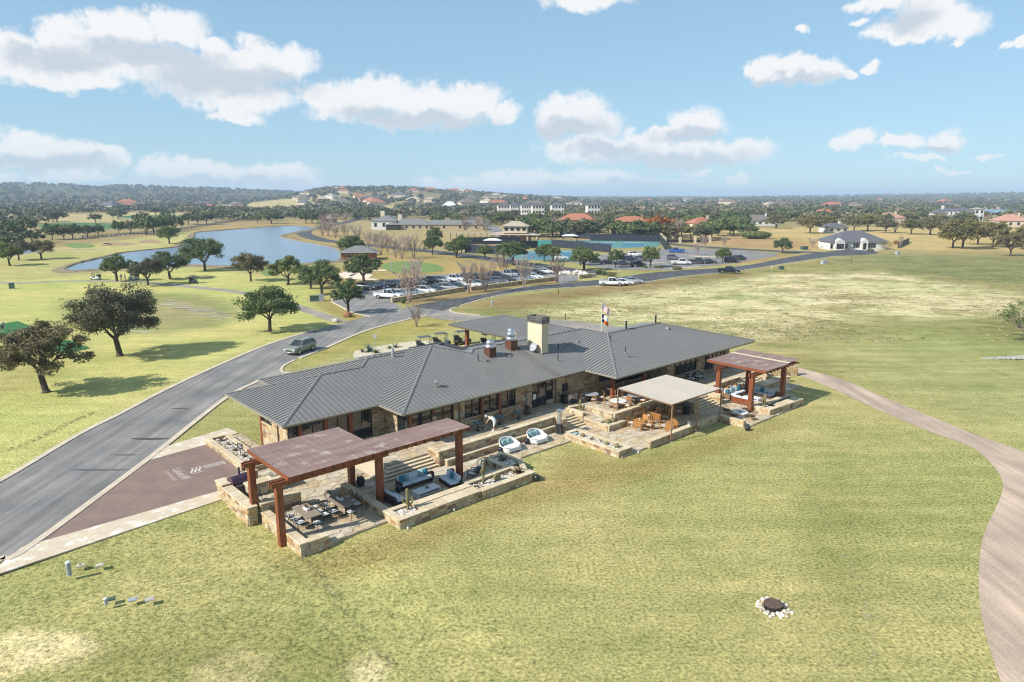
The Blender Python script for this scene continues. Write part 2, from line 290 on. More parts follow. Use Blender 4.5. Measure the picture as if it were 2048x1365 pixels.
class MB:
 def __init__(s): s.v, s.f, s.mi = [], [], []
 def add(s, vs, fs, mi=0):
  o = len(s.v); s.v += [tuple(p) for p in vs]; s.f += [tuple(i + o for i in f) for f in fs]; s.mi += [mi] * len(fs); return s
 def box(s, cx, cy, cz, sx, sy, sz, rz=0, mi=0, top=1.0, topy=None):
  """box whose base centre is (cx,cy,cz); top shrinks the upper face"""
  ty = top if topy is None else topy
  c, n = math.cos(rz), math.sin(rz); vs = []
  for z, kx, ky in ((0, 1, 1), (sz, top, ty)):
   for x, y in ((-1, -1), (1, -1), (1, 1), (-1, 1)):
    px, py = x * sx / 2 * kx, y * sy / 2 * ky
    vs.append((cx + px * c - py * n, cy + px * n + py * c, cz + z))
  return s.add(vs, [(0, 3, 2, 1), (4, 5, 6, 7), (0, 1, 5, 4), (1, 2, 6, 5), (2, 3, 7, 6), (3, 0, 4, 7)], mi)
 def bbox(s, x0, x1, y0, y1, z0, z1, mi=0): return s.box((x0 + x1) / 2, (y0 + y1) / 2, z0, x1 - x0, y1 - y0, z1 - z0, mi=mi)
 def bar(s, p, q, r, r2=None, n=6, mi=0, cap=True):
  p, q = Vector(p), Vector(q); d = (q - p)
  if d.length < 1e-6: return s
  d.normalize(); a = d.orthogonal().normalized(); b = d.cross(a); r2 = r if r2 is None else r2
  vs = [tuple(c + (a * math.cos(2 * math.pi * k / n) + b * math.sin(2 * math.pi * k / n)) * rr) for c, rr in ((p, r), (q, r2)) for k in range(n)]
  fs = [(k, (k + 1) % n, n + (k + 1) % n, n + k) for k in range(n)]
  if cap: fs += [tuple(range(n - 1, -1, -1)), tuple(range(n, 2 * n))]
  return s.add(vs, fs, mi)
 def beam(s, p, q, w, h, mi=0):
  """rectangular bar from p to q, w wide sideways, h high"""
  p, q = Vector(p), Vector(q); d = (q - p).normalized()
  side = d.cross(Vector((0, 0, 1)))
  side = Vector((1, 0, 0)) if side.length < 1e-4 else side.normalized()
  up = side.cross(d)
  vs = [tuple(c + side * (w / 2 * i) + up * (h / 2 * j)) for c in (p, q) for i, j in ((-1, -1), (1, -1), (1, 1), (-1, 1))]
  return s.add(vs, [(0, 3, 2, 1), (4, 5, 6, 7), (0, 1, 5, 4), (1, 2, 6, 5), (2, 3, 7, 6), (3, 0, 4, 7)], mi)
 def tube(s, pts, r, n=6, mi=0):
  for a, b in zip(pts[:-1], pts[1:]): s.bar(a, b, r if not isinstance(r, (list, tuple)) else r[0], n=n, mi=mi)
  return s
 def lathe(s, prof, cx=0, cy=0, cz=0, n=12, mi=0, sx=1, sy=1):
  vs = [(cx + r * math.cos(2 * math.pi * k / n) * sx, cy + r * math.sin(2 * math.pi * k / n) * sy, cz + z) for r, z in prof for k in range(n)]
  m = len(prof)
  fs = [(j * n + k, j * n + (k + 1) % n, (j + 1) * n + (k + 1) % n, (j + 1) * n + k) for j in range(m - 1) for k in range(n)]
  fs += [tuple(range(n - 1, -1, -1)), tuple(range((m - 1) * n, m * n))]
  return s.add(vs, fs, mi)
 def poly(s, pts, mi=0): return s.add(pts, [tuple(range(len(pts)))], mi)
 def prism(s, pts, z0, z1, mi=0):
  """vertical prism over a plan polygon"""
  n = len(pts); a = sum(pts[i][0] * pts[(i + 1) % n][1] - pts[(i + 1) % n][0] * pts[i][1] for i in range(n))
  if a < 0: pts = pts[::-1]
  vs = [(x, y, z0) for x, y in pts] + [(x, y, z1) for x, y in pts]
  return s.add(vs, [tuple(range(n - 1, -1, -1)), tuple(range(n, 2 * n))] + [(k, (k + 1) % n, n + (k + 1) % n, n + k) for k in range(n)], mi)
 def ext(s, prof, y0, y1, mi=0, k=1.0):
  """side profile (x,z), counter-clockwise, extruded across y"""
  n = len(prof)
  vs = [(x, y0, z) for x, z in prof] + [(x, y1, z) for x, z in prof]
  return s.add(vs, [tuple(range(n)), tuple(range(2 * n - 1, n - 1, -1))] + [(k2, n + k2, n + (k2 + 1) % n, (k2 + 1) % n) for k2 in range(n)], mi)
 def ball(s, cx, cy, cz, rx, ry, rz_, n=8, m=5, mi=0):
  prof = [(max(0.02, math.sin(math.pi * j / m)), -math.cos(math.pi * j / m)) for j in range(m + 1)]
  vs = [(cx + r * math.cos(2 * math.pi * k / n) * rx, cy + r * math.sin(2 * math.pi * k / n) * ry, cz + z * rz_) for r, z in prof for k in range(n)]
  fs = [(j * n + k, j * n + (k + 1) % n, (j + 1) * n + (k + 1) % n, (j + 1) * n + k) for j in range(m) for k in range(n)]
  return s.add(vs, fs, mi)
 def shift(s, dx, dy, dz=0): s.v = [(x + dx, y + dy, z + dz) for x, y, z in s.v]; return s
 def mesh(s, name, mats, smooth=False):
  me = bpy.data.meshes.new(name); me.from_pydata(s.v, [], s.f)
  for mname in ([mats] if isinstance(mats, str) else mats): me.materials.append(MATS[mname])
  if any(s.mi): me.polygons.foreach_set('material_index', s.mi)
  if smooth: me.polygons.foreach_set('use_smooth', [True] * len(me.polygons))
  me.update(); return me
 def build(s, name, mats, parent=None, loc=None, rz=0, smooth=False):
  return link(name, s.mesh(name, mats, smooth), parent, loc, rz)
def link(name, data, parent=None, loc=None, rz=0):
 o = bpy.data.objects.new(name, data); C.objects.link(o)
 if parent is not None: o.parent = parent
 if loc is not None: o.location = loc
 if rz: o.rotation_euler = (0, 0, rz)
 return o
def tag(o, label, cat, group=None):
 o['label'] = label; o['category'] = cat
 if group: o['group'] = group
 return o
def thing(name, label, cat, loc, rz=0, group=None):
 o = bpy.data.objects.new(name, None); C.objects.link(o); o.empty_display_size = 0.2
 o.location = loc; o.rotation_euler = (0, 0, rz)
 return tag(o, label, cat, group)
def thing_uv(name, label, cat, u, v, z=0, rot=0, group=None): return thing(name, label, cat, W(u, v, z), RZ + rot, group)
def structure(o): o['kind'] = 'structure'; return o
def stuff(o): o['kind'] = 'stuff'; return o
KIDS = {}
def copy_tree(o, loc, rz, label, group=None, scale=None, parent=None):
 """a copy of a thing together with its parts and sub-parts (mesh data shared)"""
 def rec(src, par):
  c = src.copy(); C.objects.link(c); c.parent = par
  for ch in KIDS.setdefault(src.name, list(src.children)): rec(ch, c)
  return c
 r = rec(o, parent); r.location = loc; r.rotation_euler = (0, 0, rz)
 if scale: r.scale = (scale,) * 3 if not isinstance(scale, tuple) else scale
 r['label'] = label
 if group: r['group'] = group
 return r
ORD = ['first', 'second', 'third', 'fourth', 'fifth', 'sixth', 'seventh', 'eighth', 'ninth', 'tenth', 'eleventh', 'twelfth', 'thirteenth', 'fourteenth', 'fifteenth', 'sixteenth', 'seventeenth', 'eighteenth', 'nineteenth', 'twentieth']
def smooth01(x): x = np.clip(x, 0, 1); return x * x * (3 - 2 * x)
# ================================================================ terrain
def az_px(px): return math.atan((px - 1024) / 1415.6)
def ridge(prof, D):
 a = np.array([az_px(p[0]) for p in prof]); z = np.array([CAMH + (390.0 - p[1]) * D / 1415.6 for p in prof])
 return a, z, D
RIDGES = [ridge([(-2500, 388), (-900, 376), (-200, 373), (0, 374.5), (140, 375), (195, 379), (240, 376), (420, 380), (560, 385), (640, 389), (760, 394), (900, 404)], 3300),
          ridge([(500, 402), (570, 395), (612, 387), (650, 380.5), (740, 378), (830, 381), (900, 385), (960, 389), (1040, 395), (1150, 401)], 1900),
          ridge([(1350, 399), (1500, 395.5), (1700, 392.5), (1850, 390.5), (2048, 388), (2600, 385), (4200, 388)], 4600)]
def terrain(x, y):
 d = np.hypot(x, y); a = np.arctan2(x, y); z = np.zeros_like(d)
 for ra, rzv, D in RIDGES:
  top = np.interp(a, ra, rzv, left=0, right=0)
  top = np.maximum(top, 0)
  k = smooth01((d - 0.45 * D) / (0.55 * D)) * (1 - 0.6 * smooth01((d - 1.15 * D) / (0.8 * D)))
  z = np.maximum(z, top * k * (1 + 0.05 * np.sin(a * 61 + d / 170.0)))
 u = (x - OX) * AU[0] + (y - OY) * AU[1]; v = (x - OX) * AV[0] + (y - OY) * AV[1]
 z -= 0.28 * smooth01((-u - 8.5) / 4.5) * smooth01((-v + 1.0) / 3.5) * smooth01((40 + u) / 10) * smooth01((30 + v) / 12)
 return z
def tz(x, y): return float(terrain(np.array([x]), np.array([y]))[0])
def poly_sd(x, y, poly):
 """signed distance to a plan polygon, positive inside"""
 p = np.array(poly); n = len(p); inside = np.zeros(x.shape, bool); best = np.full(x.shape, 1e18)
 for i in range(n):
  ax, ay = p[i]; bx, by = p[(i + 1) % n]
  ex, ey = bx - ax, by - ay
  t = np.clip(((x - ax) * ex + (y - ay) * ey) / (ex * ex + ey * ey + 1e-12), 0, 1)
  best = np.minimum(best, (x - ax - t * ex) ** 2 + (y - ay - t * ey) ** 2)
  c = ((ay > y) != (by > y)) & (x < (bx - ax) * (y - ay) / (by - ay + 1e-12) + ax)
  inside ^= c
 return np.where(inside, 1, -1) * np.sqrt(best)
def GP(pts): return [G(*p)[:2] for p in pts]
def ground_sheet():
 ang = np.concatenate([np.linspace(-180, -52, 40, endpoint=False), np.linspace(-52, 52, 420, endpoint=False), np.linspace(52, 180, 40, endpoint=False)])
 ang = np.radians(ang); rad = np.geomspace(3.0, 40000.0, 430); na, nr = len(ang), len(rad)
 RR, AA = np.meshgrid(rad, ang, indexing='ij')
 x = (RR * np.sin(AA)).ravel(); y = (RR * np.cos(AA)).ravel(); z = terrain(x, y)
 d = np.hypot(x, y)
 col = np.tile(np.array([0.355, 0.33, 0.145]), (len(x), 1)); dry = np.zeros(len(x))
 def paint(poly, c, f, k=1.0, px=True, dr=None):
  nonlocal col, dry
  w = poly_sd(x, y, GP(poly) if px else poly); w = smooth01((w + f) / (2 * f)) * k
  col = col * (1 - w[:, None]) + np.array(c) * w[:, None]
  if dr is not None: dry = dry * (1 - w) + dr * w
 far = smooth01((d - 160) / 200)
 col = col * (1 - far[:, None]) + np.array([0.30, 0.235, 0.125]) * far[:, None]
 ff = smooth01((d - 900) / 1500)
 col = col * (1 - ff[:, None]) + np.array([0.095, 0.10, 0.055]) * ff[:, None]
 paint([(-900, 990), (0, 966), (333, 781), (543, 688), (660, 648), (700, 600), (640, 575), (560, 560), (470, 545), (330, 530), (200, 548), (60, 560), (-900, 560)], (0.455, 0.44, 0.175), 4)
 paint([(-900, 560), (60, 560), (200, 535), (330, 500), (460, 470), (380, 462), (250, 480), (80, 500), (-900, 500)], (0.41, 0.375, 0.165), 8)
 paint([(120, 606), (180, 590), (300, 585), (400, 590), (470, 604), (490, 632), (430, 655), (330, 668), (200, 660), (130, 630)], (0.27, 0.275, 0.12), 4)
 paint([(200, 612), (300, 600), (400, 606), (440, 630), (330, 655), (230, 640)], (0.34, 0.29, 0.155), 3, 0.8)
 paint([(-300, 700), (0, 660), (150, 640), (180, 670), (150, 740), (60, 780), (-100, 800)], (0.40, 0.32, 0.14), 3, 0.6)
 paint([(560, 480), (680, 480), (760, 492), (900, 508), (1060, 530), (1120, 536), (1000, 545), (860, 555), (740, 570), (700, 600), (640, 575), (600, 545), (690, 530)], (0.36, 0.27, 0.115), 5)
 paint([(620, 600), (700, 590), (760, 627), (700, 645), (640, 620)], (0.33, 0.25, 0.10), 2, 0.9)
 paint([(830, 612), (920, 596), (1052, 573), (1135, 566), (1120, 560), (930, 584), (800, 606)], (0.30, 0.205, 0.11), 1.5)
 paint([(400, 450), (640, 444), (660, 470), (690, 490), (620, 460), (400, 466)], (0.36, 0.255, 0.125), 10)
 paint([(640, 440), (960, 440), (1100, 470), (1010, 512), (860, 498), (690, 480)], (0.35, 0.275, 0.15), 12)
 paint([(1230, 545), (1340, 537), (1500, 528), (1600, 512), (1560, 506), (1300, 545)], (0.35, 0.25, 0.12), 3)
 paint([(1300, 470), (1560, 455), (1980, 455), (2300, 475), (2300, 505), (1900, 502), (1700, 500), (1560, 500), (1400, 490)], (0.46, 0.345, 0.165), 10)
 paint([(1350, 482), (1480, 470), (1600, 480), (1660, 497), (1540, 499), (1430, 491)], (0.38, 0.25, 0.13), 8)
 paint([(900, 622), (985, 597), (1180, 577), (1370, 556), (1600, 526), (1760, 512), (2400, 540), (2400, 900), (1650, 755), (1530, 700), (1280, 650), (1000, 640)], (0.285, 0.265, 0.115), 3, 1, dr=0.6)
 paint([(1080, 624), (1240, 588), (1560, 548), (1760, 545), (2048, 590), (2048, 628), (1900, 640), (1640, 640), (1520, 680), (1400, 655), (1190, 655)], (0.55, 0.49, 0.30), 6, 0.95, dr=1.0)
 paint([(1400, 600), (1500, 588), (1620, 592), (1700, 600), (1600, 615), (1480, 612)], (0.52, 0.48, 0.29), 3, 0.7, dr=0.9)
 paint([(920, 616), (990, 596), (1172, 575), (1360, 555), (1500, 543), (1500, 552), (1300, 578), (1150, 596), (1030, 622)], (0.27, 0.20, 0.10), 2.5, 0.85, dr=0.5)
 paint([(1640, 520), (1780, 508), (2048, 515), (2400, 540), (2400, 600), (2048, 572), (1800, 545)], (0.225, 0.225, 0.105), 8, 0.9, dr=0.7)
 paint([(1600, 700), (1750, 660), (2048, 680), (2400, 720), (2400, 960), (1980, 850), (1750, 770)], (0.335, 0.335, 0.15), 6, 0.9, dr=0.25)
 paint([(560, 1100), (600, 1115), (660, 1095), (820, 1062), (1075, 960), (1140, 900), (1240, 925), (1340, 900), (1450, 868), (1600, 835), (1560, 860), (1300, 960), (1080, 1010), (800, 1120), (640, 1150), (540, 1110)], (0.30, 0.23, 0.095), 1.3, 0.75)
 paint([(660, 650), (900, 622), (1000, 640), (880, 660), (740, 690), (600, 735), (640, 700)], (0.335, 0.29, 0.10), 2, 0.9)
 for pl in ([(-60, 1290), (40, 1245), (170, 1262), (205, 1290), (120, 1320), (30, 1335), (-40, 1380), (-120, 1360)], [(370, 1340), (420, 1300), (500, 1288), (560, 1310), (520, 1360), (470, 1420), (350, 1420), (390, 1365)], [(690, 1340), (740, 1300), (775, 1330), (760, 1370), (700, 1375)]):
  paint(pl, (0.66, 0.55, 0.33), 0.5, 1.0, dr=0.4)
 paint([(200, 1260), (600, 1230), (720, 1280), (700, 1365), (300, 1420), (150, 1330)], (0.225, 0.215, 0.08), 1.5, 0.55)
 paint([(1600, 960), (1700, 930), (1760, 1010), (1720, 1120), (1760, 1280), (1700, 1320), (1640, 1200), (1600, 1080)], (0.215, 0.22, 0.075), 1.5, 0.4)
 for pl in ([(30, 432), (300, 424), (420, 428), (420, 440), (200, 448), (30, 445)], [(380, 412), (640, 408), (760, 420), (600, 430), (400, 424)], [(700, 415), (960, 412), (980, 424), (760, 428)]):
  paint(pl, (0.44, 0.36, 0.20), 25, 0.85)
 paint([(1940, 428), (2300, 420), (2300, 440), (1960, 438)], (0.22, 0.105, 0.07), 15)
 paint([(1900, 414), (2300, 411), (2300, 417), (1930, 418)], (0.45, 0.34, 0.24), 30)
 me = bpy.data.meshes.new('ground')
 i, j = np.meshgrid(np.arange(nr - 1), np.arange(na), indexing='ij'); j2 = (j + 1) % na
 q = np.stack([i * na + j, i * na + j2, (i + 1) * na + j2, (i + 1) * na + j], -1).reshape(-1, 4)[:, ::-1]
 me.vertices.add(len(x) + 1); co = np.zeros((len(x) + 1, 3)); co[:-1] = np.stack([x, y, z], 1); me.vertices.foreach_set('co', co.ravel())
 tri = np.stack([np.full(na, len(x)), (np.arange(na) + 1) % na, np.arange(na)], 1)
 loops = np.concatenate([q.ravel(), tri.ravel()]); me.loops.add(len(loops)); me.loops.foreach_set('vertex_index', loops.astype(np.int32))
 st = np.concatenate([np.arange(len(q)) * 4, len(q) * 4 + np.arange(na) * 3]); me.polygons.add(len(st)); me.polygons.foreach_set('loop_start', st.astype(np.int32))
 me.polygons.foreach_set('use_smooth', np.ones(len(st), bool))
 at = me.color_attributes.new('grass', 'FLOAT_COLOR', 'POINT')
 ca = np.ones((len(x) + 1, 4)); ca[:-1, :3] = col; ca[:-1, 3] = dry; at.data.foreach_set('color', ca.ravel())
 me.update(calc_edges=True); me.validate()
 return me
def grass_material():
 m, t, b = new_mat('grass')
 at = NN(t, 'ShaderNodeVertexColor', layer_name='grass')
 pos = NN(t, 'ShaderNodeNewGeometry').outputs['Position']
 def noise(s, det=4.0, rough=0.6, st=None, rot=0):
  v = pos
  if st: v = NN(t, 'ShaderNodeMapping', {0: v, 2: (0, 0, rot), 3: st}).outputs[0]
  return NN(t, 'ShaderNodeTexNoise', {'Vector': v, 'Scale': s, 'Detail': det, 'Roughness': rough}).outputs['Fac']
 c = at.outputs['Color']
 c = mulc(t, c, ramp(t, noise(0.16, 5, 0.62), [(0.32, (0.86, 0.90, 0.82)), (0.5, (1, 1, 1)), (0.70, (1.13, 1.10, 1.08))]))
 c = mulc(t, c, ramp(t, noise(0.035, 4, 0.6), [(0.35, (0.86, 0.93, 0.82)), (0.68, (1.15, 1.06, 1.12))]))
 c = mulc(t, c, ramp(t, noise(0.9, 4, 0.65), [(0.32, (0.86, 0.89, 0.84)), (0.68, (1.14, 1.11, 1.10))]))
 c = mulc(t, c, ramp(t, noise(0.5, 3, 0.5, (0.16, 1.3, 1), R(-25)), [(0.34, (0.88, 0.91, 0.86)), (0.66, (1.12, 1.09, 1.1))]))
 fine = noise(5.5, 3, 0.7)
 c = mulc(t, c, ramp(t, fine, [(0.30, (0.34, 0.37, 0.28)), (0.50, (1, 1, 1)), (0.70, (1.55, 1.48, 1.5))]))
 blade = noise(17.0, 2, 0.7)
 c = mulc(t, c, ramp(t, blade, [(0.30, (0.66, 0.68, 0.58)), (0.70, (1.30, 1.28, 1.3))]))
 tuft = noise(0.75, 6, 0.78, (0.5, 0.8, 1), R(15))
 tm = ramp(t, tuft, [(0.38, (0.36, 0.37, 0.25)), (0.47, (1, 1, 1)), (0.60, (1, 1, 1)), (0.74, (1.22, 1.22, 1.4))])
 pm = ramp(t, noise(0.11, 6, 0.72, (0.8, 1.2, 1), R(20)), [(0.40, (0.62, 0.62, 0.50)), (0.50, (1, 1, 1)), (0.60, (1.16, 1.15, 1.22))])
 c = NN(t, 'ShaderNodeMix', {0: at.outputs['Alpha'], 6: c, 7: mulc(t, mulc(t, c, tm), pm)}, data_type='RGBA').outputs[2]
 t.links.new(c, b.inputs['Base Color']); b.inputs['Roughness'].default_value = 0.95; b.inputs['Specular IOR Level'].default_value = 0.1
 hsum = NN(t, 'ShaderNodeMath', {0: fine, 1: blade}, operation='ADD')
 bn = NN(t, 'ShaderNodeBump', {'Height': hsum.outputs[0], 'Strength': 0.55, 'Distance': 0.10}); t.links.new(bn.outputs[0], b.inputs['Normal'])
 return m
grass_material()
gm = ground_sheet(); gm.materials.append(MATS['grass'])
structure(link('ground', gm))
# ================================================================ roads, lots, paths
def asphalt(name, base, streak, rot):
 m, t, b = new_mat(name)
 pos = NN(t, 'ShaderNodeNewGeometry').outputs['Position']
 v = NN(t, 'ShaderNodeMapping', {0: pos, 2: (0, 0, rot), 3: (1.0, 0.05, 1)}).outputs[0]
 s1 = NN(t, 'ShaderNodeTexNoise', {'Vector': v, 'Scale': 1.1, 'Detail': 5.0, 'Roughness': 0.65}).outputs['Fac']
 s2 = NN(t, 'ShaderNodeTexNoise', {'Vector': pos, 'Scale': 0.22, 'Detail': 5.0}).outputs['Fac']
 s3 = NN(t, 'ShaderNodeTexNoise', {'Vector': pos, 'Scale': 9.0, 'Detail': 3.0, 'Roughness': 0.8}).outputs['Fac']
 c = ramp(t, s1, [(0.35, tuple(x * (1 - streak) for x in base)), (0.65, tuple(x * (1 + streak) for x in base))])
 c = mulc(t, c, ramp(t, s2, [(0.35, (0.82, 0.82, 0.84)), (0.68, (1.18, 1.16, 1.13))]))
 c = mulc(t, c, ramp(t, s3, [(0.3, (0.8, 0.8, 0.8)), (0.7, (1.2, 1.2, 1.2))]))
 t.links.new(c, b.inputs['Base Color']); b.inputs['Roughness'].default_value = 0.85; b.inputs['Specular IOR Level'].default_value = 0.3
 bn = NN(t, 'ShaderNodeBump', {'Height': s3, 'Strength': 0.25, 'Distance': 0.02}); t.links.new(bn.outputs[0], b.inputs['Normal'])
asphalt('asphalt', (0.195, 0.188, 0.178), 0.26, R(35))
asphalt('asphalt_dark', (0.075, 0.077, 0.082), 0.25, R(62))
asphalt('asphalt_lot', (0.21, 0.20, 0.19), 0.15, R(10))
asphalt('path_concrete', (0.40, 0.31, 0.235), 0.2, R(-70))
asphalt('path_grey', (0.27, 0.245, 0.21), 0.15, R(50))
def cr(pts, n=6):
 """smooth curve through points"""
 P = [Vector((p[0], p[1])) for p in pts]; out = []
 for i in range(len(P) - 1):
  p0, p1, p2, p3 = P[max(i - 1, 0)], P[i], P[i + 1], P[min(i + 2, len(P) - 1)]
  for k in range(n):
   t = k / n
   out.append(tuple(0.5 * ((2 * p1) + (-p0 + p2) * t + (2 * p0 - 5 * p1 + 4 * p2 - p3) * t * t + (-p0 + 3 * p1 - 3 * p2 + p3) * t ** 3)))
 out.append(tuple(P[-1])); return out
def sheet(name, pts, z, m, thick=0.0):
 """flat sheet over a plan polygon"""
 n = len(pts); a = sum(pts[i][0] * pts[(i + 1) % n][1] - pts[(i + 1) % n][0] * pts[i][1] for i in range(n))
 if a < 0: pts = pts[::-1]
 mb = MB()
 if thick: mb.prism(pts, z - thick, z)
 else: mb.poly([(x, y, z) for x, y in pts])
 return structure(mb.build(name, m))
def ribbon(name, pts, w, z, m, thick=0.0, off=0.0):
 """strip of width w along a plan polyline; off shifts it to the right of travel"""
 P = [Vector(p) for p in pts]; L, Rr = [], []
 for i, p in enumerate(P):
  d = (P[min(i + 1, len(P) - 1)] - P[max(i - 1, 0)]); d.normalize(); n = Vector((d.y, -d.x))
  L.append(p + n * (off - w / 2)); Rr.append(p + n * (off + w / 2))
 mb = MB(); k = len(P)
 vs = [(p.x, p.y, z) for p in L] + [(p.x, p.y, z) for p in Rr]
 mb.add(vs, [(i, k + i, k + i + 1, i + 1) for i in range(k - 1)])
 if thick:
  vs2 = [(p.x, p.y, z - thick) for p in L] + [(p.x, p.y, z - thick) for p in Rr]
  o = len(mb.v); mb.v += vs2
  mb.f += [(i + 1, i, i + o, i + 1 + o)[::-1] for i in range(k - 1)] + [(k + i, k + i + 1, k + i + 1 + o, k + i + o)[::-1] for i in range(k - 1)]
  mb.f += [(0, k, k + o, o), (k - 1, k - 1 + o, 2 * k - 1 + o, 2 * k - 1)]; mb.mi += [0] * (2 * (k - 1) + 2)
 me = mb.mesh(name, m); return structure(link(name, me))
up1 = cr(GP([(-300, 1090), (-120, 1020), (0, 967), (162, 871), (249, 827), (333, 782), (440, 732), (542, 689), (629, 662), (682, 647), (760, 629), (834, 611), (880, 603), (974, 588), (1052, 575), (1130, 567.5), (1230, 556), (1300, 546.5), (1366, 541), (1480, 533), (1573, 516), (1622, 508)]), 5)
lo1 = cr(GP([(-300, 1270), (-120, 1180), (0, 1117), (54, 1093), (283, 925), (320, 896), (451, 794), (516, 761), (584, 722.5), (645, 698), (727, 663), (809, 640.5), (860, 630), (906, 616), (982, 594.5), (1070, 581), (1172, 573.6), (1273, 567), (1360, 554), (1480, 541.6), (1593, 524), (1671, 512.5)]), 5)
sheet('road', up1 + cr(GP([(1622, 508), (1690, 500.5), (1740, 502), (1757, 506), (1735, 509.5), (1671, 512.5)]), 4) + lo1[::-1], 0.03, 'asphalt')
structure(bpy.data.objects['road'])
i0 = next(i for i, p in enumerate(up1) if p[1] > 128); j0 = next(i for i, p in enumerate(lo1) if p[1] > 122)
sheet('road', up1[i0:] + cr(GP([(1622, 508), (1690, 500.5), (1740, 502), (1757, 506), (1735, 509.5), (1671, 512.5)]), 4) + lo1[j0:][::-1], 0.04, 'asphalt_dark')
ribbon('kerb', up1[:next(i for i, p in enumerate(up1) if p[1] > 106)], 0.5, 0.09, 'kerb', 0.12, -0.25)
ribbon('kerb', up1[next(i for i, p in enumerate(up1) if p[1] > 147):next(i for i, p in enumerate(up1) if p[1] > 160)], 0.4, 0.09, 'kerb', 0.12, -0.2)
k1 = next(i for i, p in enumerate(lo1) if p[1] > 76); k2 = next(i for i, p in enumerate(lo1) if p[1] > 85); k3 = next(i for i, p in enumerate(lo1) if p[1] > 119); k4 = next(i for i, p in enumerate(lo1) if p[1] > 128)
ribbon('kerb', lo1[:k1], 0.5, 0.09, 'kerb', 0.12, 0.25)
ribbon('kerb', lo1[k2:k3], 0.5, 0.09, 'kerb', 0.12, 0.25)
ribbon('kerb', lo1[k4:], 0.4, 0.09, 'kerb', 0.12, 0.2)
sheet('driveway', cr(GP([(490, 772), (540, 740), (585, 722), (564, 738), (572, 747), (610, 746), (660, 735), (700, 735), (560, 775), (500, 783)]), 3), 0.022, 'path_grey')
ribbon('kerb', cr(GP([(590, 721), (570, 731), (563, 739), (570, 746.5), (600, 745), (640, 738)]), 4), 0.35, 0.08, 'kerb', 0.1)
drv = cr(GP([(850, 634), (880, 623), (906, 616.5), (900, 621), (915, 627), (960, 632), (1040, 636), (1140, 642), (1210, 650), (1290, 662), (1285, 672), (1180, 668), (1080, 655), (985, 646), (900, 642)]), 3)
sheet('driveway', drv, 0.024, 'path_grey')
ribbon('kerb', cr(GP([(912, 614.5), (905, 617), (900, 621), (913, 626.5), (960, 631.5)]), 4), 0.35, 0.08, 'kerb', 0.1)
lotA = cr(GP([(664, 604), (668, 598), (690, 592), (722, 583), (740, 566), (860, 551), (1000, 543), (1110, 533), (1150, 541), (1168, 552), (1135, 568)]), 3) + GP([(1120, 569), (1111, 560), (942, 581), (928, 582), (783, 605)]) + cr(GP([(783, 605), (800, 613), (800, 617), (745, 634), (712, 628), (680, 613), (664, 604)]), 3)
sheet('car_park', lotA, 0.02, 'asphalt_lot')
ribbon('kerb', cr(GP([(742, 634), (708, 627), (680, 613), (664, 604), (668, 598), (690, 592), (720, 585)]), 4), 0.3, 0.10, 'kerb', 0.1)
lotB = GP([(1135, 523), (1180, 513), (1330, 498), (1462, 499), (1552, 508), (1556, 512), (1480, 525), (1400, 535), (1345, 540), (1240, 541), (1180, 532)])
sheet('car_park', lotB, 0.02, 'asphalt_lot')
for a, b in (((1378, 512.5), (1455, 516)), ((1300, 528), (1332, 526)), ((1345, 538.5), (1400, 534.5))):
 ribbon('kerb', [G(*a)[:2], G(*b)[:2]], 1.6, 0.12, 'kerb', 0.12)
ribbon('road', cr(GP([(735, 433), (715, 438), (690, 446), (640, 455), (612, 462), (609, 469), (630, 477), (660, 483), (720, 489), (800, 497), (870, 504), (940, 512.5), (1010, 523), (1080, 533), (1160, 543), (1225, 549)]), 5), 8.0, 0.028, 'asphalt_dark')
ribbon('road', cr(GP([(1240, 482), (1323, 487.5), (1405, 494), (1480, 499), (1560, 503), (1640, 506)]), 4), 7.5, 0.026, 'asphalt_dark')
ribbon('road', cr(GP([(935, 437), (960, 445), (985, 455), (1000, 470), (1040, 478)]), 4), 8.0, 0.026, 'asphalt_lot')
ribbon('cart_path', cr(GP([(-200, 571), (-40, 567), (60, 566), (140, 563), (230, 563), (300, 566), (380, 574), (440, 580), (500, 588), (545, 598), (600, 616), (640, 630), (680, 644)]), 4), 2.6, 0.02, 'path_grey')
ribbon('cart_path', cr(GP([(-80, 519), (20, 512), (75, 503), (140, 500), (200, 500)]), 4), 3.0, 0.02, 'path_grey')
ribbon('cart_path', cr(GP([(755, 560), (700, 556), (690, 548), (720, 543), (790, 540)]), 4), 3.0, 0.02, 'sand')
pl = cr(GP([(1578, 746), (1594, 750), (1671, 781), (1762, 823), (1863, 865), (1941, 894), (1984, 930), (2004, 962), (2003, 988), (1989, 1022), (1971, 1060), (1961, 1100), (1957, 1160), (1962, 1230), (1980, 1300), (2003, 1368), (2030, 1430)]), 5)
prr = cr(GP([(1583, 731), (1594, 735), (1678, 758), (1750, 787), (1830, 821), (1940, 866), (2048, 905), (2200, 975), (2330, 1080), (2400, 1250), (2430, 1430)]), 5)
sheet('cart_path', pl + prr[::-1], 0.022, 'path_concrete')
mat('tar', (0.06, 0.058, 0.055), var=0.2, rough=0.8)
mat('damp', (0.105, 0.10, 0.095), var=0.2, rough=0.75)
for px, py, w, h, m in ((300, 879, 1.6, 0.35, 'tar'), (360, 818, 0.8, 0.2, 'tar'), (358, 845, 0.6, 0.12, 'damp'), (200, 941, 2.2, 0.25, 'damp'), (250, 911, 1.1, 0.2, 'damp')):
 c0 = G(px, py)
 sheet('road_patch', [(c0[0] + w * math.cos(a) * (1 + 0.25 * math.sin(3 * a)), c0[1] + h * math.sin(a) * (1 + 0.2 * math.cos(2 * a))) for a in np.linspace(0, 2 * math.pi, 15)[:-1]], 0.036, m)
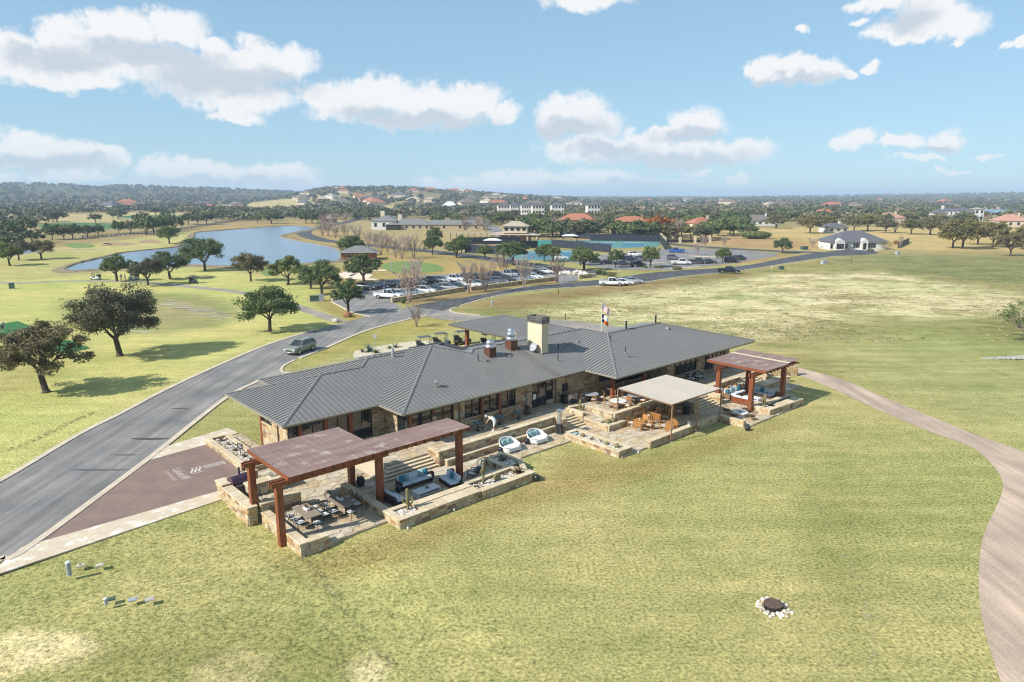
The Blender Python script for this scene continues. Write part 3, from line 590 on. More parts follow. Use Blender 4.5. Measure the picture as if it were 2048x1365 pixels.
for k in range(26):
 t = k / 25; a = G(790 + t * 318, 603.5 - t * 43.5); dx, dy = 0.28, 0.96
 sheet('parking_line', [(a[0] - 0.05, a[1] + 0.5), (a[0] + 0.05, a[1] + 0.5), (a[0] + 0.05 - 2.4, a[1] + 5.2), (a[0] - 0.05 - 2.4, a[1] + 5.2)], 0.026, 'white_paint')
# ================================================================ lake, ponds, greens, sand
def water_mat():
 m, t, b = new_mat('water')
 pos = NN(t, 'ShaderNodeNewGeometry').outputs['Position']
 b.inputs['Base Color'].default_value = (0.17, 0.25, 0.33, 1); b.inputs['Roughness'].default_value = 0.18; b.inputs['IOR'].default_value = 1.33
 v = NN(t, 'ShaderNodeMapping', {0: pos, 2: (0, 0, R(20)), 3: (0.5, 1.6, 1)}).outputs[0]
 nz = NN(t, 'ShaderNodeTexNoise', {'Vector': v, 'Scale': 0.9, 'Detail': 5.0, 'Roughness': 0.7})
 bn = NN(t, 'ShaderNodeBump', {'Height': nz.outputs['Fac'], 'Strength': 0.5, 'Distance': 0.35}); t.links.new(bn.outputs[0], b.inputs['Normal'])
water_mat()
lake = cr(GP([(127, 540), (156, 528), (207, 516), (251, 506), (317, 499), (355, 495), (366, 488), (388, 476), (393, 466), (439, 462), (500, 457), (571, 452.5), (615, 453.5), (629, 457), (607, 462.5), (562, 472), (585, 480), (632, 489), (672, 498), (683, 512), (678, 522), (644, 527), (546, 531), (461, 535), (381, 532), (300, 541), (217, 540), (146, 544), (127, 540)]), 5)
sheet('lake', lake, 0.05, 'water')
sheet('pond', cr(GP([(-60, 519), (0, 515), (40, 508), (74, 503), (70, 500), (40, 502), (0, 508), (-60, 512), (-60, 519)]), 4), 0.05, 'water')
far_lake = GP([(1945, 420.5), (2100, 419), (2400, 418), (2400, 424), (2100, 425.5), (1960, 427)])
sheet('lake', far_lake, 0.6, 'water')
def bank():
 P = [Vector(p) for p in lake]; mb = MB(); n = len(P) - 1; rows = []
 for i in range(n):
  d = (P[(i + 1) % n] - P[i - 1]).normalized(); nrm = Vector((d.y, -d.x)); w = 1.0 + random.random() * 1.0
  for s, (o, z) in enumerate(((-0.5, 0.02), (0.1, 0.32 + 0.2 * random.random()), (w, 0.24), (w + 1.6, -0.01))): rows.append((P[i].x - nrm.x * o, P[i].y - nrm.y * o, z))
 mb.add(rows, [(4 * i + k, 4 * i + k + 1, 4 * ((i + 1) % n) + k + 1, 4 * ((i + 1) % n) + k) for i in range(n) for k in range(3)])
 return structure(mb.build('lake_bank', 'bank_soil'))
mat('bank_soil', (0.20, 0.155, 0.085), var=0.45, scale=0.4, rough=1, coord='World', bump=0.4)
bank()
def blob(cx, cy, rx, ry, k=0.12, n=26, ph=0.0):
 return cr([G(cx + rx * math.cos(a) * (1 + k * math.sin(2 * a + ph)), cy + ry * math.sin(a) * (1 + k * math.cos(3 * a + ph)))[:2] for a in np.linspace(0, 2 * math.pi, n)], 3)
sheet('putting_green', blob(825, 536, 62, 12.5), 0.03, 'putting_green')
sheet('putting_green', blob(540, 546, 18, 6), 0.03, 'putting_green')
sheet('putting_green', blob(160, 492, 30, 5), 0.03, 'putting_green')
for px, py, rx, ry in ((240, 488, 28, 3.2), (300, 484, 26, 3.0), (212, 490, 14, 2.4), (455, 451, 14, 1.5), (488, 449, 14, 1.3), (720, 553, 26, 6), (700, 547, 14, 5)):
 sheet('bunker', blob(px, py, rx, ry, 0.2, ph=px), 0.045, 'sand' if py > 540 else 'sandy_soil')
sheet('fairway', blob(180, 453, 105, 7, 0.1), 0.05, 'fairway')
sheet('fairway', blob(330, 435, 95, 4, 0.1), 0.05, 'fairway')
sheet('tee_mat', GP([(-40, 662), (0, 649), (36, 643), (58, 652), (60, 664), (20, 672), (-40, 690)]), 0.05, 'turf_mat')
sheet('tee_mat', GP([(100, 695), (135, 680), (181, 697), (150, 704), (115, 708)]), 0.05, 'turf_mat')
mat('divot', (0.50, 0.46, 0.36), var=0.2, scale=2, rough=1)
rr = random.Random(3); dm = MB()
for k in range(120):
 px, py = rr.uniform(330, 455), 0
 py = 602 + (px - 330) * 0.27 + rr.uniform(-7, 9)
 if rr.random() < 0.28: px, py = rr.uniform(245, 300), rr.uniform(648, 668)
 c0 = G(px, py); w = rr.uniform(0.5, 1.9); h = rr.uniform(0.06, 0.16)
 dm.poly([(c0[0] + w * math.cos(a), c0[1] + h * math.sin(a), 0.03 + k * 0.0004) for a in np.linspace(0, 2 * math.pi, 9)[:-1]])
stuff(dm.build('divot_scrapes', 'divot'))
# ================================================================ brick forecourt with the club's sign
def brick_mat():
 m, t, b = new_mat('paver')
 pos = NN(t, 'ShaderNodeNewGeometry').outputs['Position']
 v = NN(t, 'ShaderNodeMapping', {0: pos, 2: (0, 0, -RZ), 3: (1, 1, 1)}).outputs[0]
 br = NN(t, 'ShaderNodeTexBrick', {'Vector': v, 'Color1': (0.245, 0.165, 0.135, 1), 'Color2': (0.20, 0.135, 0.11, 1), 'Mortar': (0.13, 0.10, 0.085, 1), 'Scale': 1.0, 'Mortar Size': 0.010, 'Brick Width': 0.22, 'Row Height': 0.11})
 s2 = NN(t, 'ShaderNodeTexNoise', {'Vector': pos, 'Scale': 0.5, 'Detail': 5.0}).outputs['Fac']
 c = mulc(t, br.outputs['Color'], ramp(t, s2, [(0.3, (0.86, 0.86, 0.88)), (0.7, (1.16, 1.13, 1.1))]))
 t.links.new(c, b.inputs['Base Color']); b.inputs['Roughness'].default_value = 0.85
 bn = NN(t, 'ShaderNodeBump', {'Height': br.outputs['Fac'], 'Strength': -0.3, 'Distance': 0.02}); t.links.new(bn.outputs[0], b.inputs['Normal'])
brick_mat()
def wash_mat():
 m, t, b = new_mat('washed_concrete')
 pos = NN(t, 'ShaderNodeNewGeometry').outputs['Position']
 n_ = NN(t, 'ShaderNodeTexNoise', {'Vector': pos, 'Scale': 0.9, 'Detail': 6.0, 'Roughness': 0.7}).outputs['Fac']
 n2_ = NN(t, 'ShaderNodeTexNoise', {'Vector': pos, 'Scale': 7, 'Detail': 4.0, 'Roughness': 0.7}).outputs['Fac']
 c = ramp(t, n_, [(0.35, (0.50, 0.41, 0.29)), (0.52, (0.54, 0.45, 0.33)), (0.60, (0.66, 0.62, 0.55))])
 c = mulc(t, c, ramp(t, n2_, [(0.3, (0.88, 0.88, 0.88)), (0.7, (1.1, 1.1, 1.1))]))
 t.links.new(c, b.inputs['Base Color']); b.inputs['Roughness'].default_value = 0.9
wash_mat()
def UVP(pts): return [W(*p)[:2] for p in pts]
sheet('forecourt', UVP([(-25.0, 2.35), (-16.3, 12.3), (-10.9, 13.0), (-10.9, 4.5), (-13.4, 2.7)]), 0.05, 'paver')
sheet('forecourt_border', UVP([(-27.5, -0.4), (-13.9, 1.2), (-13.5, 2.75), (-25.2, 2.4)]), 0.06, 'washed_concrete', 0.08)
sheet('forecourt_border', UVP([(-16.4, 12.2), (-14.4, 14.5), (-8.2, 16.0), (-8.0, 14.0), (-10.9, 12.95)]), 0.06, 'washed_concrete', 0.08)
mat('sign_paint', (0.50, 0.45, 0.40), var=0.25, scale=6, rough=0.9)
def text_mesh(txt, size):
 cu = bpy.data.curves.new('t', 'FONT'); cu.body = txt; cu.size = size; cu.resolution_u = 2; cu.align_x = 'LEFT'
 o = bpy.data.objects.new('t', cu); C.objects.link(o); dg = bpy.context.evaluated_depsgraph_get()
 me = bpy.data.meshes.new_from_object(o.evaluated_get(dg)); bpy.data.objects.remove(o); bpy.data.curves.remove(cu)
 return me
sg = thing_uv('paver_sign', 'white club lettering and wave emblem set flat in the brick forecourt', 'sign', -14.9, 9.1, 0.056, -math.pi / 2)
def flat_part(me, name, loc):
 me.materials.append(MATS['sign_paint']); o = link(name, me, sg, loc); return o
flat_part(text_mesh('Lakecliff', 0.80), 'lettering', (0, 0, 0))
flat_part(text_mesh('COUNTRY CLUB', 0.30), 'lettering', (0.1, -0.55, 0))
for k in range(3):
 mb = MB(); pts = [(0.7 + 1.4 * t_, 1.05 + 0.28 * k + 0.16 * math.sin(t_ * 2 * math.pi + 0.4), 0) for t_ in np.linspace(0, 1, 15)]
 for (x0, y0, _), (x1, y1, _), t_ in zip(pts[:-1], pts[1:], np.linspace(0, 1, 14)):
  w_ = 0.085 * math.sin(math.pi * (t_ * 0.85 + 0.1))
  mb.poly([(x0, y0 - w_, 0), (x1, y1 - w_, 0), (x1, y1 + w_, 0), (x0, y0 + w_, 0)])
 mb.build('wave', 'sign_paint', sg)
mb = MB()
for k in range(5): mb.bbox(0.85 + k * 0.15, 0.91 + k * 0.15, 1.95, 3.4, -0.002, 0.002)
mb.bbox(0.8, 1.55, 3.43, 3.5, -0.002, 0.002); mb.build('pillar_mark', 'sign_paint', sg)
def worn_mat(name, c, cut):
 m, t, b = new_mat(name)
 n_ = NN(t, 'ShaderNodeTexNoise', {'Vector': NN(t, 'ShaderNodeNewGeometry').outputs['Position'], 'Scale': 2.6, 'Detail': 5.0, 'Roughness': 0.7}).outputs['Fac']
 b.inputs['Base Color'].default_value = col4(c); b.inputs['Roughness'].default_value = 1
 t.links.new(NN(t, 'ShaderNodeMapRange', {0: n_, 1: cut, 2: cut + 0.14, 3: 0.0, 4: 0.6}).outputs[0], b.inputs['Alpha'])
worn_mat('worn_dark', (0.115, 0.10, 0.045), 0.47); worn_mat('worn_pale', (0.44, 0.40, 0.24), 0.52)
for pts, w, m in (([(597, 1110), (640, 1160), (665, 1205), (700, 1240), (725, 1262), (748, 1295), (772, 1322), (803, 1345)], 0.28, 'worn_dark'), ([(603, 1108), (646, 1158), (672, 1203)], 0.3, 'worn_pale'), ([(655, 1272), (668, 1310), (684, 1345), (700, 1375)], 0.28, 'worn_dark'), ([(708, 1345), (730, 1318), (752, 1330), (768, 1350)], 1.3, 'worn_pale'), ([(1632, 935), (1628, 980), (1650, 1040), (1690, 1110), (1722, 1180), (1738, 1260), (1745, 1340)], 0.5, 'worn_pale'), ([(0, 905), (60, 885), (130, 850), (190, 825)], 0.8, 'worn_dark')):
 ribbon('wheel_track', cr(GP(pts), 5), w, 0.012 if pts[0][0] > 900 else -0.02 if False else 0.014, m)
def tussocks(n):
 g = np.random.default_rng(5); px = g.uniform(930, 2100, n * 3); py = g.uniform(545, 700, n * 3); P = np.array([G(a, b)[:2] for a, b in zip(px, py)]); pol = GP([(1000, 628), (1180, 584), (1370, 560), (1600, 534), (1760, 522), (2100, 560), (2100, 690), (1700, 690), (1540, 690), (1300, 655), (1130, 645)])
 ok = (poly_sd(P[:, 0], P[:, 1], pol) > 2) & (np.sin(P[:, 0] / 7 + 2 * np.sin(P[:, 1] / 13)) + np.sin(P[:, 1] / 9 + P[:, 0] / 15) + g.uniform(-1.4, 1.4, n * 3) > 0.2); P = P[ok][:n]; n = len(P); mb = MB()
 idx = np.repeat(np.arange(n), 5); N = len(idx); cen = np.concatenate([P[idx] + g.normal(size=(N, 2)) * np.array([0.45, 0.16]), g.uniform(0.03, 0.10, (N, 1))], 1); a = g.normal(size=(N, 3)) * np.array([1, 0.6, 0.25]); a /= np.linalg.norm(a, axis=1)[:, None]; b = np.cross(a, g.normal(size=(N, 3))); b /= np.linalg.norm(b, axis=1)[:, None]; b[:, 2] = np.abs(b[:, 2]) + 0.2; L = g.uniform(0.08, 0.2, N)[:, None]
 co = np.empty((N, 4, 3)); co[:, 0] = cen - a * L; co[:, 1] = cen - b * L * 0.4; co[:, 2] = cen + a * L; co[:, 3] = cen + b * L * 0.4; co[:, :, 2] = np.maximum(co[:, :, 2], 0.01)
 mb.v = [tuple(q) for q in co.reshape(-1, 3)]; mb.f = [(4 * i, 4 * i + 1, 4 * i + 2, 4 * i + 3) for i in range(N)]; mb.mi = [0] * N
 return stuff(mb.build('meadow_tussocks', 'tussock'))
mat('tussock', (0.31, 0.275, 0.14), var=0.3, scale=0.5, rough=1, island=0.4, coord='World')
tussocks(2800)
# ================================================================ stones, slabs
rs = random.Random(21)
def unit_stone(k):
 """rough ashlar block, unit size, front face (-y) slightly pillowed"""
 r = random.Random(100 + k); j = lambda a: r.uniform(-a, a)
 mb = MB(); vs = []
 for y, q in ((-0.5, 0.80), (-0.22, 1.0), (0.5, 1.0)):
  for x, z in ((-1, -1), (1, -1), (1, 1), (-1, 1)): vs.append((x * 0.5 * (q if y < -0.4 else 1) + j(0.025), y + (j(0.12) if y < -0.4 else 0), z * 0.5 * (q if y < -0.4 else 1) + j(0.03)))
 mb.add(vs, [(0, 1, 2, 3)] + [(a + i, a + 4 + i, a + 4 + (i + 1) % 4, a + (i + 1) % 4)[::-1] for a in (0, 4) for i in range(4)])
 me = mb.mesh('stone', 'stone'); return me
STONES = [unit_stone(k) for k in range(8)]
def cap_mesh(k):
 r = random.Random(300 + k); j = lambda: r.uniform(-0.015, 0.015); mb = MB()
 vs = [(x * 0.5 * q + j(), y * 0.5 * q + j(), z) for z, q in ((0, 1), (0.8, 1), (1, 0.96)) for x, y in ((-1, -1), (1, -1), (1, 1), (-1, 1))]
 mb.add(vs, [(0, 3, 2, 1), (8, 9, 10, 11)] + [(a + i, a + (i + 1) % 4, a + 4 + (i + 1) % 4, a + 4 + i) for a in (0, 4) for i in range(4)])
 return mb.mesh('cap_stone', 'capstone')
CAPS = [cap_mesh(k) for k in range(4)]
def stone_face(parent, p0, p1, z0, z1, hs=(0.17, 0.30), ls=(0.28, 0.72), proud=0.035, depth=0.12):
 """coursed random ashlar on the face from p0 to p1; the outside lies to the right of travel"""
 a, b = Vector(p0), Vector(p1); L = (b - a).length; d = (b - a) / L; ang = math.atan2(d.y, d.x); nrm = Vector((d.y, -d.x))
 z = z0
 while z < z1 - 0.05:
  h = min(rs.uniform(*hs), z1 - z)
  if z1 - z - h < 0.09: h = z1 - z
  x = 0.0
  while x < L - 0.02:
   l = rs.uniform(*ls)
   if L - x - l < 0.18: l = L - x
   m = x + l / 2; pr = proud + rs.uniform(-0.012, 0.018)
   o = bpy.data.objects.new('stone', rs.choice(STONES)); C.objects.link(o); o.parent = parent
   c = a + d * m + nrm * (pr - depth / 2)
   o.location = (c.x, c.y, z + h / 2); o.rotation_euler = (0, 0, ang); o.scale = (l - 0.022, depth, h - 0.022)
   x += l
  z += h
def caps_along(parent, p0, p1, z, w, t=0.07, ls=(0.6, 1.1)):
 a, b = Vector(p0), Vector(p1); L = (b - a).length; d = (b - a) / L; ang = math.atan2(d.y, d.x); x = 0.0
 while x < L - 0.02:
  l = rs.uniform(*ls)
  if L - x - l < 0.35: l = L - x
  o = bpy.data.objects.new('cap_stone', rs.choice(CAPS)); C.objects.link(o); o.parent = parent
  c = a + d * (x + l / 2); o.location = (c.x, c.y, z + rs.uniform(-0.004, 0.004)); o.rotation_euler = (0, 0, ang); o.scale = (l - 0.012, w, t)
  x += l
# ================================================================ the clubhouse
club = thing_uv('clubhouse', 'long low stone clubhouse with grey standing-seam hip roofs behind the terraces', 'clubhouse', 0, 0, 0)
EV, SL = 3.8, 0.25
FACES = {   # plan polygon and plane: ('u'|'v', eave coordinate, sign)
 'w1_left': ([(-8.77, 2.45), (-2.47, 8.75), (-8.77, 13.9)], ('u', -8.77, 1)),
 'w1_front': ([(-8.77, 2.45), (-0.65, 2.45), (7.03, 10.13), (2.88, 10.13), (1.5, 8.75), (-2.47, 8.75)], ('v', 2.45, 1)),
 'b2_left': ([(-4.8, 16.6), (-4.8, 13.4), (1.5, 8.75), (2.88, 10.13)], ('u', -4.8, 1)),
 'b2_back': ([(2.88, 10.13), (7.03, 10.13), (-0.65, 17.81), (-4.8, 17.81)], ('v', 17.81, -1)),
 'm_left': ([(-0.65, -1.05), (9.1, 8.7), (4.0, 13.8), (3.36, 13.8), (7.03, 10.13), (-0.65, 2.45)], ('u', -0.65, 1)),
 'm_front': ([(-0.65, -1.05), (20.35, -1.05), (28.05, 6.65), (12.55, 6.65), (11.85, 5.95), (9.1, 8.7)], ('v', -1.05, 1)),
 'm_right': ([(9.1, 8.7), (11.85, 5.95), (11.85, 11.45)], ('u', 18.85, -1)),
 'm_back': ([(9.1, 8.7), (11.85, 11.45), (18.85, 18.45), (-0.65, 18.45)], ('v', 18.45, -1)),
 'm2_back': ([(12.55, 6.65), (28.05, 6.65), (28.05, 14.35), (12.55, 14.35)], ('v', 14.35, -1)),
 'm2_left': ([(11.85, 5.95), (12.55, 6.65), (11.85, 7.35)], ('u', 4.85, 1)),
 'r_left': ([(20.35, -5.05), (28.25, 2.85), (28.25, 6.85), (20.35, -1.05)], ('u', 20.35, 1)),
 'r_front': ([(20.35, -5.05), (45.4, -5.05), (37.5, 2.85), (28.25, 2.85)], ('v', -5.05, 1)),
 'r_right': ([(45.4, -5.05), (45.4, 10.75), (37.5, 2.85)], ('u', 45.4, -1)),
 'r_back': ([(28.25, 2.85), (37.5, 2.85), (45.4, 10.75), (28.25, 10.75)], ('v', 10.75, -1)),
}
def zplane(p, pl, e=EV, s=SL): return e + s * pl[2] * ((p[0] if pl[0] == 'u' else p[1]) - pl[1])
def seg_in_poly(poly, axis, c):
 """extent of the line (u=c or v=c) inside a polygon"""
 out = []; n = len(poly); a = 0 if axis == 'u' else 1; b = 1 - a
 for i in range(n):
  p, q = poly[i], poly[(i + 1) % n]
  if (p[a] > c) != (q[a] > c): out.append(p[b] + (q[b] - p[b]) * (c - p[a]) / (q[a] - p[a]))
 out.sort(); return list(zip(out[::2], out[1::2]))
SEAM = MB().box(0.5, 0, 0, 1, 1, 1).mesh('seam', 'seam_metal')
def hip_roof(parent, faces, spacing=0.46, e=EV, s=SL, skip=(), seamh=0.048):
 mb = MB()
 for k, (poly, pl) in faces.items():
  pts = [(p[0], p[1], zplane(p, pl, e, s)) for p in poly]
  n = len(pts); a = sum(pts[i][0] * pts[(i + 1) % n][1] - pts[(i + 1) % n][0] * pts[i][1] for i in range(n))
  mb.poly(pts if a > 0 else pts[::-1])
 roof = mb.build('roof', 'roof_metal', parent)
 for k, (poly, pl) in faces.items():
  if k in skip: continue
  ax = 'v' if pl[0] == 'u' else 'u'; a = 1 if ax == 'v' else 0
  lo, hi = min(p[a] for p in poly), max(p[a] for p in poly); c = math.ceil((lo + 0.05) / spacing) * spacing
  while c < hi - 0.05:
   for q0, q1 in seg_in_poly(poly, ax, c):
    if q1 - q0 < 0.25: continue
    q0 += 0.02; q1 -= 0.08
    A = (q0, c) if pl[0] == 'u' else (c, q0); B = (q1, c) if pl[0] == 'u' else (c, q1)
    za, zb = zplane(A, pl, e, s), zplane(B, pl, e, s); L = math.hypot(q1 - q0, zb - za)
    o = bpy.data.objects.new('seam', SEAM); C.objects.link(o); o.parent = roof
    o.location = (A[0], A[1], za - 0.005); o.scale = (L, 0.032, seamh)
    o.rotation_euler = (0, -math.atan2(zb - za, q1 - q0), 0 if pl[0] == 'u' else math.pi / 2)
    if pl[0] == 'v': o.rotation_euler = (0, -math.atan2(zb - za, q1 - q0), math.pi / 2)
   c += spacing
 return roof
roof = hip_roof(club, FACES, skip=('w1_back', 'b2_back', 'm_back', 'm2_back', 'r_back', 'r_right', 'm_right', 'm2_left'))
def ridge_cap(parent, a, b, w=0.24):
 d = Vector(b) - Vector(a)
 mb = MB(); s_ = Vector((d.y, -d.x, 0)).normalized() * w / 2; A, B = Vector(a), Vector(b); up = Vector((0, 0, 0.085)); dn = Vector((0, 0, 0.025))
 mb.add([A - s_ + dn, A + up, A + s_ + dn, B - s_ + dn, B + up, B + s_ + dn], [(0, 1, 4, 3), (1, 2, 5, 4), (0, 2, 1), (3, 4, 5), (0, 3, 5, 2)])
 return mb.build('ridge_cap', 'ridge_metal', parent)
def P3(u, v, k): return (u, v, zplane((u, v), FACES[k][1]))
for a, b, k in (((-8.77, 2.45), (-2.47, 8.75), 'w1_front'), ((-2.47, 8.75), (1.5, 8.75), 'w1_front'), ((1.5, 8.75), (2.88, 10.13), 'w1_front'), ((2.88, 10.13), (7.03, 10.13), 'w1_front'),
    ((-8.77, 13.9), (-2.47, 8.75), 'w1_left'), ((-4.8, 16.6), (2.88, 10.13), 'b2_left'), ((-0.65, -1.05), (9.1, 8.7), 'm_front'), ((9.1, 8.7), (5.0, 12.8), 'm_left'),
    ((9.1, 8.7), (11.85, 5.95), 'm_front'), ((11.85, 5.95), (12.55, 6.65), 'm_front'), ((12.55, 6.65), (28.05, 6.65), 'm_front'), ((20.35, -5.05), (28.25, 2.85), 'r_front'), ((28.25, 2.85), (28.25, 6.85), 'r_left'),
    ((28.25, 2.85), (37.5, 2.85), 'r_front'), ((45.4, -5.05), (37.5, 2.85), 'r_front')):
 ridge_cap(roof, P3(*a, k), P3(*b, k))
MB().poly([(-2.47, 8.75, 5.374), (-8.77, 13.9, EV), (-3.6, 13.9, EV), (1.5, 8.75, 5.374)][::-1]).build('back_slope', 'roof_metal', club)
MB().bbox(10.3, 14.6, 8.3, 14.5, 4.3, 4.95).build('flat_roof', 'roof_dark', club)
for du in (0, 0.5):
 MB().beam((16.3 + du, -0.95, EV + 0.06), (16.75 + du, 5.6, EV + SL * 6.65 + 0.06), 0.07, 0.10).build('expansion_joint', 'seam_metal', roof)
EAVES = [((-8.77, 13.9), (-8.77, 2.45)), ((-8.77, 2.45), (-0.65, 2.45)), ((-0.65, 2.45), (-0.65, -1.05)), ((-0.65, -1.05), (20.35, -1.05)), ((20.35, -1.05), (20.35, -5.05)), ((20.35, -5.05), (45.4, -5.05)), ((45.4, -5.05), (45.4, 10.75)), ((-4.8, 16.6), (-4.8, 13.6))]
for a, b in EAVES:
 A, B = Vector((*a, EV - 0.07)), Vector((*b, EV - 0.07)); d = (B - A).normalized(); n = Vector((d.y, -d.x, 0))
 g = MB().beam(A + n * 0.05, B + n * 0.05, 0.13, 0.13).build('gutter', 'gutter', club)
 MB().beam(A - n * 0.06 - Vector((0, 0, 0.06)), B - n * 0.06 - Vector((0, 0, 0.06)), 0.05, 0.24).build('fascia', 'fascia', club)
sof = MB()
for q in ([(-8.7, 2.52), (-0.6, 2.52), (-0.6, 16.4), (-4.7, 16.4), (-4.7, 13.8), (-8.7, 13.8)], [(-0.58, -0.98), (20.4, -0.98), (20.4, 14), (-0.58, 17)], [(20.42, -4.98), (45.33, -4.98), (45.33, 10.6), (20.42, 10.6)]):
 sof.poly([(x, y, EV - 0.14) for x, y in q][::-1])
sof.build('soffit', 'soffit', club)
ZT = EV - 0.15; ZU, ZL = 0.82, 0.12
def wall_run(p0, p1, segs, z0=0.0, th=0.3):
 """one straight wall: segs are (kind, from, to[, sill, head]) measured along it; outside to the right of travel"""
 a, b = Vector(p0), Vector(p1); d = (b - a).normalized(); n = Vector((d.y, -d.x)); ang = math.atan2(d.y, d.x)
 def slab(mb, x0, x1, za, zb, off=0.0, t=th):
  c = a + d * ((x0 + x1) / 2) - n * (t / 2 + off); return mb.box(c.x, c.y, za, x1 - x0, t, zb - za, rz=ang)
 for sg_ in segs:
  kind, x0, x1 = sg_[:3]
  if kind == 'stone':
   w = slab(MB(), x0, x1, z0, ZT).build('wall', 'mortar', club)
   zs = sg_[3] if len(sg_) > 3 else ZU
   q0, q1 = a + d * x0, a + d * x1; stone_face(w, q0, q1, zs, ZT - 0.02, hs=(0.18, 0.34), ls=(0.3, 0.8))
  elif kind == 'post':
   slab(MB(), x0, x1, z0, ZT, off=-0.06, t=0.28).build('column', 'timber', club)
  elif kind == 'frame':
   slab(MB(), x0, x1, z0, ZT, off=-0.02).build('frame_post', 'frame_dark', club)
  else:
   sill, head = sg_[3], sg_[4]; panes = sg_[5] if len(sg_) > 5 else 2
   if sill > z0 + 0.1:
    w = slab(MB(), x0, x1, z0, sill).build('wall', 'mortar', club)
    if sill > ZU + 0.15: stone_face(w, a + d * x0, a + d * x1, ZU, sill, hs=(0.18, 0.3))
    slab(MB(), x0, x1, sill, sill + 0.07, off=-0.06, t=0.3).build('sill', 'capstone', club)
   slab(MB(), x0, x1, head, ZT).build('header', 'fascia', club)
   win = MB(); fw = 0.055
   slab(win, x0, x1, head - fw, head, off=0.06, t=0.1); slab(win, x0, x1, sill + 0.07, sill + 0.07 + fw, off=0.06, t=0.1)
   slab(win, x0, x0 + fw, sill + 0.07 + fw, head - fw, off=0.06, t=0.1); slab(win, x1 - fw, x1, sill + 0.07 + fw, head - fw, off=0.06, t=0.1)
   for k in range(1, panes):
    xm = x0 + (x1 - x0) * k / panes; slab(win, xm - 0.035, xm + 0.035, sill + 0.07 + fw, head - fw, off=0.05, t=0.12)
   wo_ = win.build('door' if kind == 'door' else 'window', 'frame_dark', club)
   for k in range(panes):
    xa, xb = x0 + fw + (x1 - x0 - 2 * fw) * k / panes, x0 + fw + (x1 - x0 - 2 * fw) * (k + 1) / panes
    slab(MB(), xa + 0.02, xb - 0.02, sill + 0.08, head - 0.02, off=0.11, t=0.02).build('pane', 'glass', wo_)
    if kind == 'door':
     slab(MB(), xa + 0.0, xb, ZU + 0.02, ZU + 0.3, off=0.07, t=0.08).build('kick_plate', 'frame_dark', wo_)
   if kind == 'door' and panes == 2:
    xm = (x0 + x1) / 2
    for s_ in (-1, 1): slab(MB(), xm + s_ * 0.10 - 0.015, xm + s_ * 0.10 + 0.015, 1.7, 2.2, off=-0.02, t=0.03).build('handle', 'steel', wo_)
wall_run((-7.75, 9.4), (-7.75, 3.45), [('post', 0, 0.3), ('window', 0.3, 2.3, 2.25, 3.4), ('stone', 2.3, 5.2, 0.1), ('window', 5.2, 5.95, 1.4, 3.4, 1)])
wall_run((-4.3, 9.4), (-7.75, 9.4), [('stone', 0, 3.45, 0.1)])
wall_run((-7.75, 3.45), (0.4, 3.45), [('window', 0.0, 0.55, 1.4, 3.4, 1), ('post', 0.55, 0.85), ('window', 0.85, 2.72, 1.5, 3.4), ('post', 2.72, 3.0), ('window', 3.0, 4.85, 1.5, 3.4), ('post', 4.85, 5.18), ('door', 5.18, 7.02, 0.78, 3.3), ('stone', 7.02, 8.15)])
wall_run((0.4, 3.45), (0.4, 0.0), [('stone', 0, 2.0), ('window', 2.0, 3.45, 1.0, 3.4)])
wall_run((0.4, 0.0), (21.5, 0.0), [('frame', 0, 0.16), ('post', 0.16, 0.42), ('window', 0.42, 2.48, 1.0, 3.4), ('post', 2.48, 2.74), ('window', 2.74, 4.55, 1.0, 3.4), ('frame', 4.55, 4.68), ('stone', 4.68, 5.86), ('window', 5.86, 7.66, 1.55, 3.35), ('post', 7.66, 7.86), ('window', 7.86, 9.7, 1.55, 3.35), ('post', 9.7, 10.0),
 ('window', 10.0, 11.78, 1.55, 3.35), ('stone', 11.78, 13.85), ('door', 13.85, 15.78, 0.78, 3.25), ('window', 15.78, 16.68, 1.2, 3.3, 1), ('stone', 16.68, 21.1)])
wall_run((21.5, 0.0), (31.5, 0.0), [('stone', 0, 4.1), ('window', 4.1, 6.5, 1.0, 3.3), ('post', 6.5, 6.75), ('window', 6.75, 10.0, 0.9, 3.3, 3)])
wall_run((31.5, 0.0), (31.5, -2.8), [('stone', 0, 2.8)])
wall_run((31.5, -2.8), (43.9, -2.8), [('stone', 0, 1.3), ('post', 1.3, 1.55), ('window', 1.55, 3.5, 1.2, 3.3), ('window', 3.5, 5.6, 1.2, 3.3), ('stone', 5.6, 7.2), ('door', 7.2, 9.0, 0.78, 3.2), ('window', 9.0, 11.4, 1.2, 3.3, 3), ('stone', 11.4, 12.4)])
wall_run((43.9, -2.8), (43.9, 9.5), [('stone', 0, 12.3, 0.1)])
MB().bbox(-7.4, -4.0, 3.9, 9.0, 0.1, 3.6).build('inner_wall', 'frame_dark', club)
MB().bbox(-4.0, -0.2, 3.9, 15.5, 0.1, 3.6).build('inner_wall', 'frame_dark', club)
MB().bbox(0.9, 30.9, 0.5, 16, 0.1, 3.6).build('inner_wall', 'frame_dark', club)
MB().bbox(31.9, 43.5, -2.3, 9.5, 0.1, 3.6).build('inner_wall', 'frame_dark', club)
for u_, v_ in ((22.7, -2.65), (27.7, -2.65), (21.2, -4.1)):
 if u_ > 22: MB().box(u_, v_, ZU, 0.34, 0.34, ZT - ZU).build('column', 'timber', club)
for u_, v_, z_ in ((5.62, -0.09, EV), (17.28, -0.09, EV), (-7.84, 5.78, EV)):
 MB().box(u_, v_, 0.8 if u_ > 0 else 0.1, 0.09, 0.09, z_ - 0.9).build('downspout', 'fascia', club)
MB().bbox(23.7, 25.4, -0.14, -0.05, 1.75, 2.75).build('television', 'black_metal', club)
MB().box(14.45, -0.12, 1.75, 0.35, 0.03, 0.5).build('door_notice', 'white_paint', club)
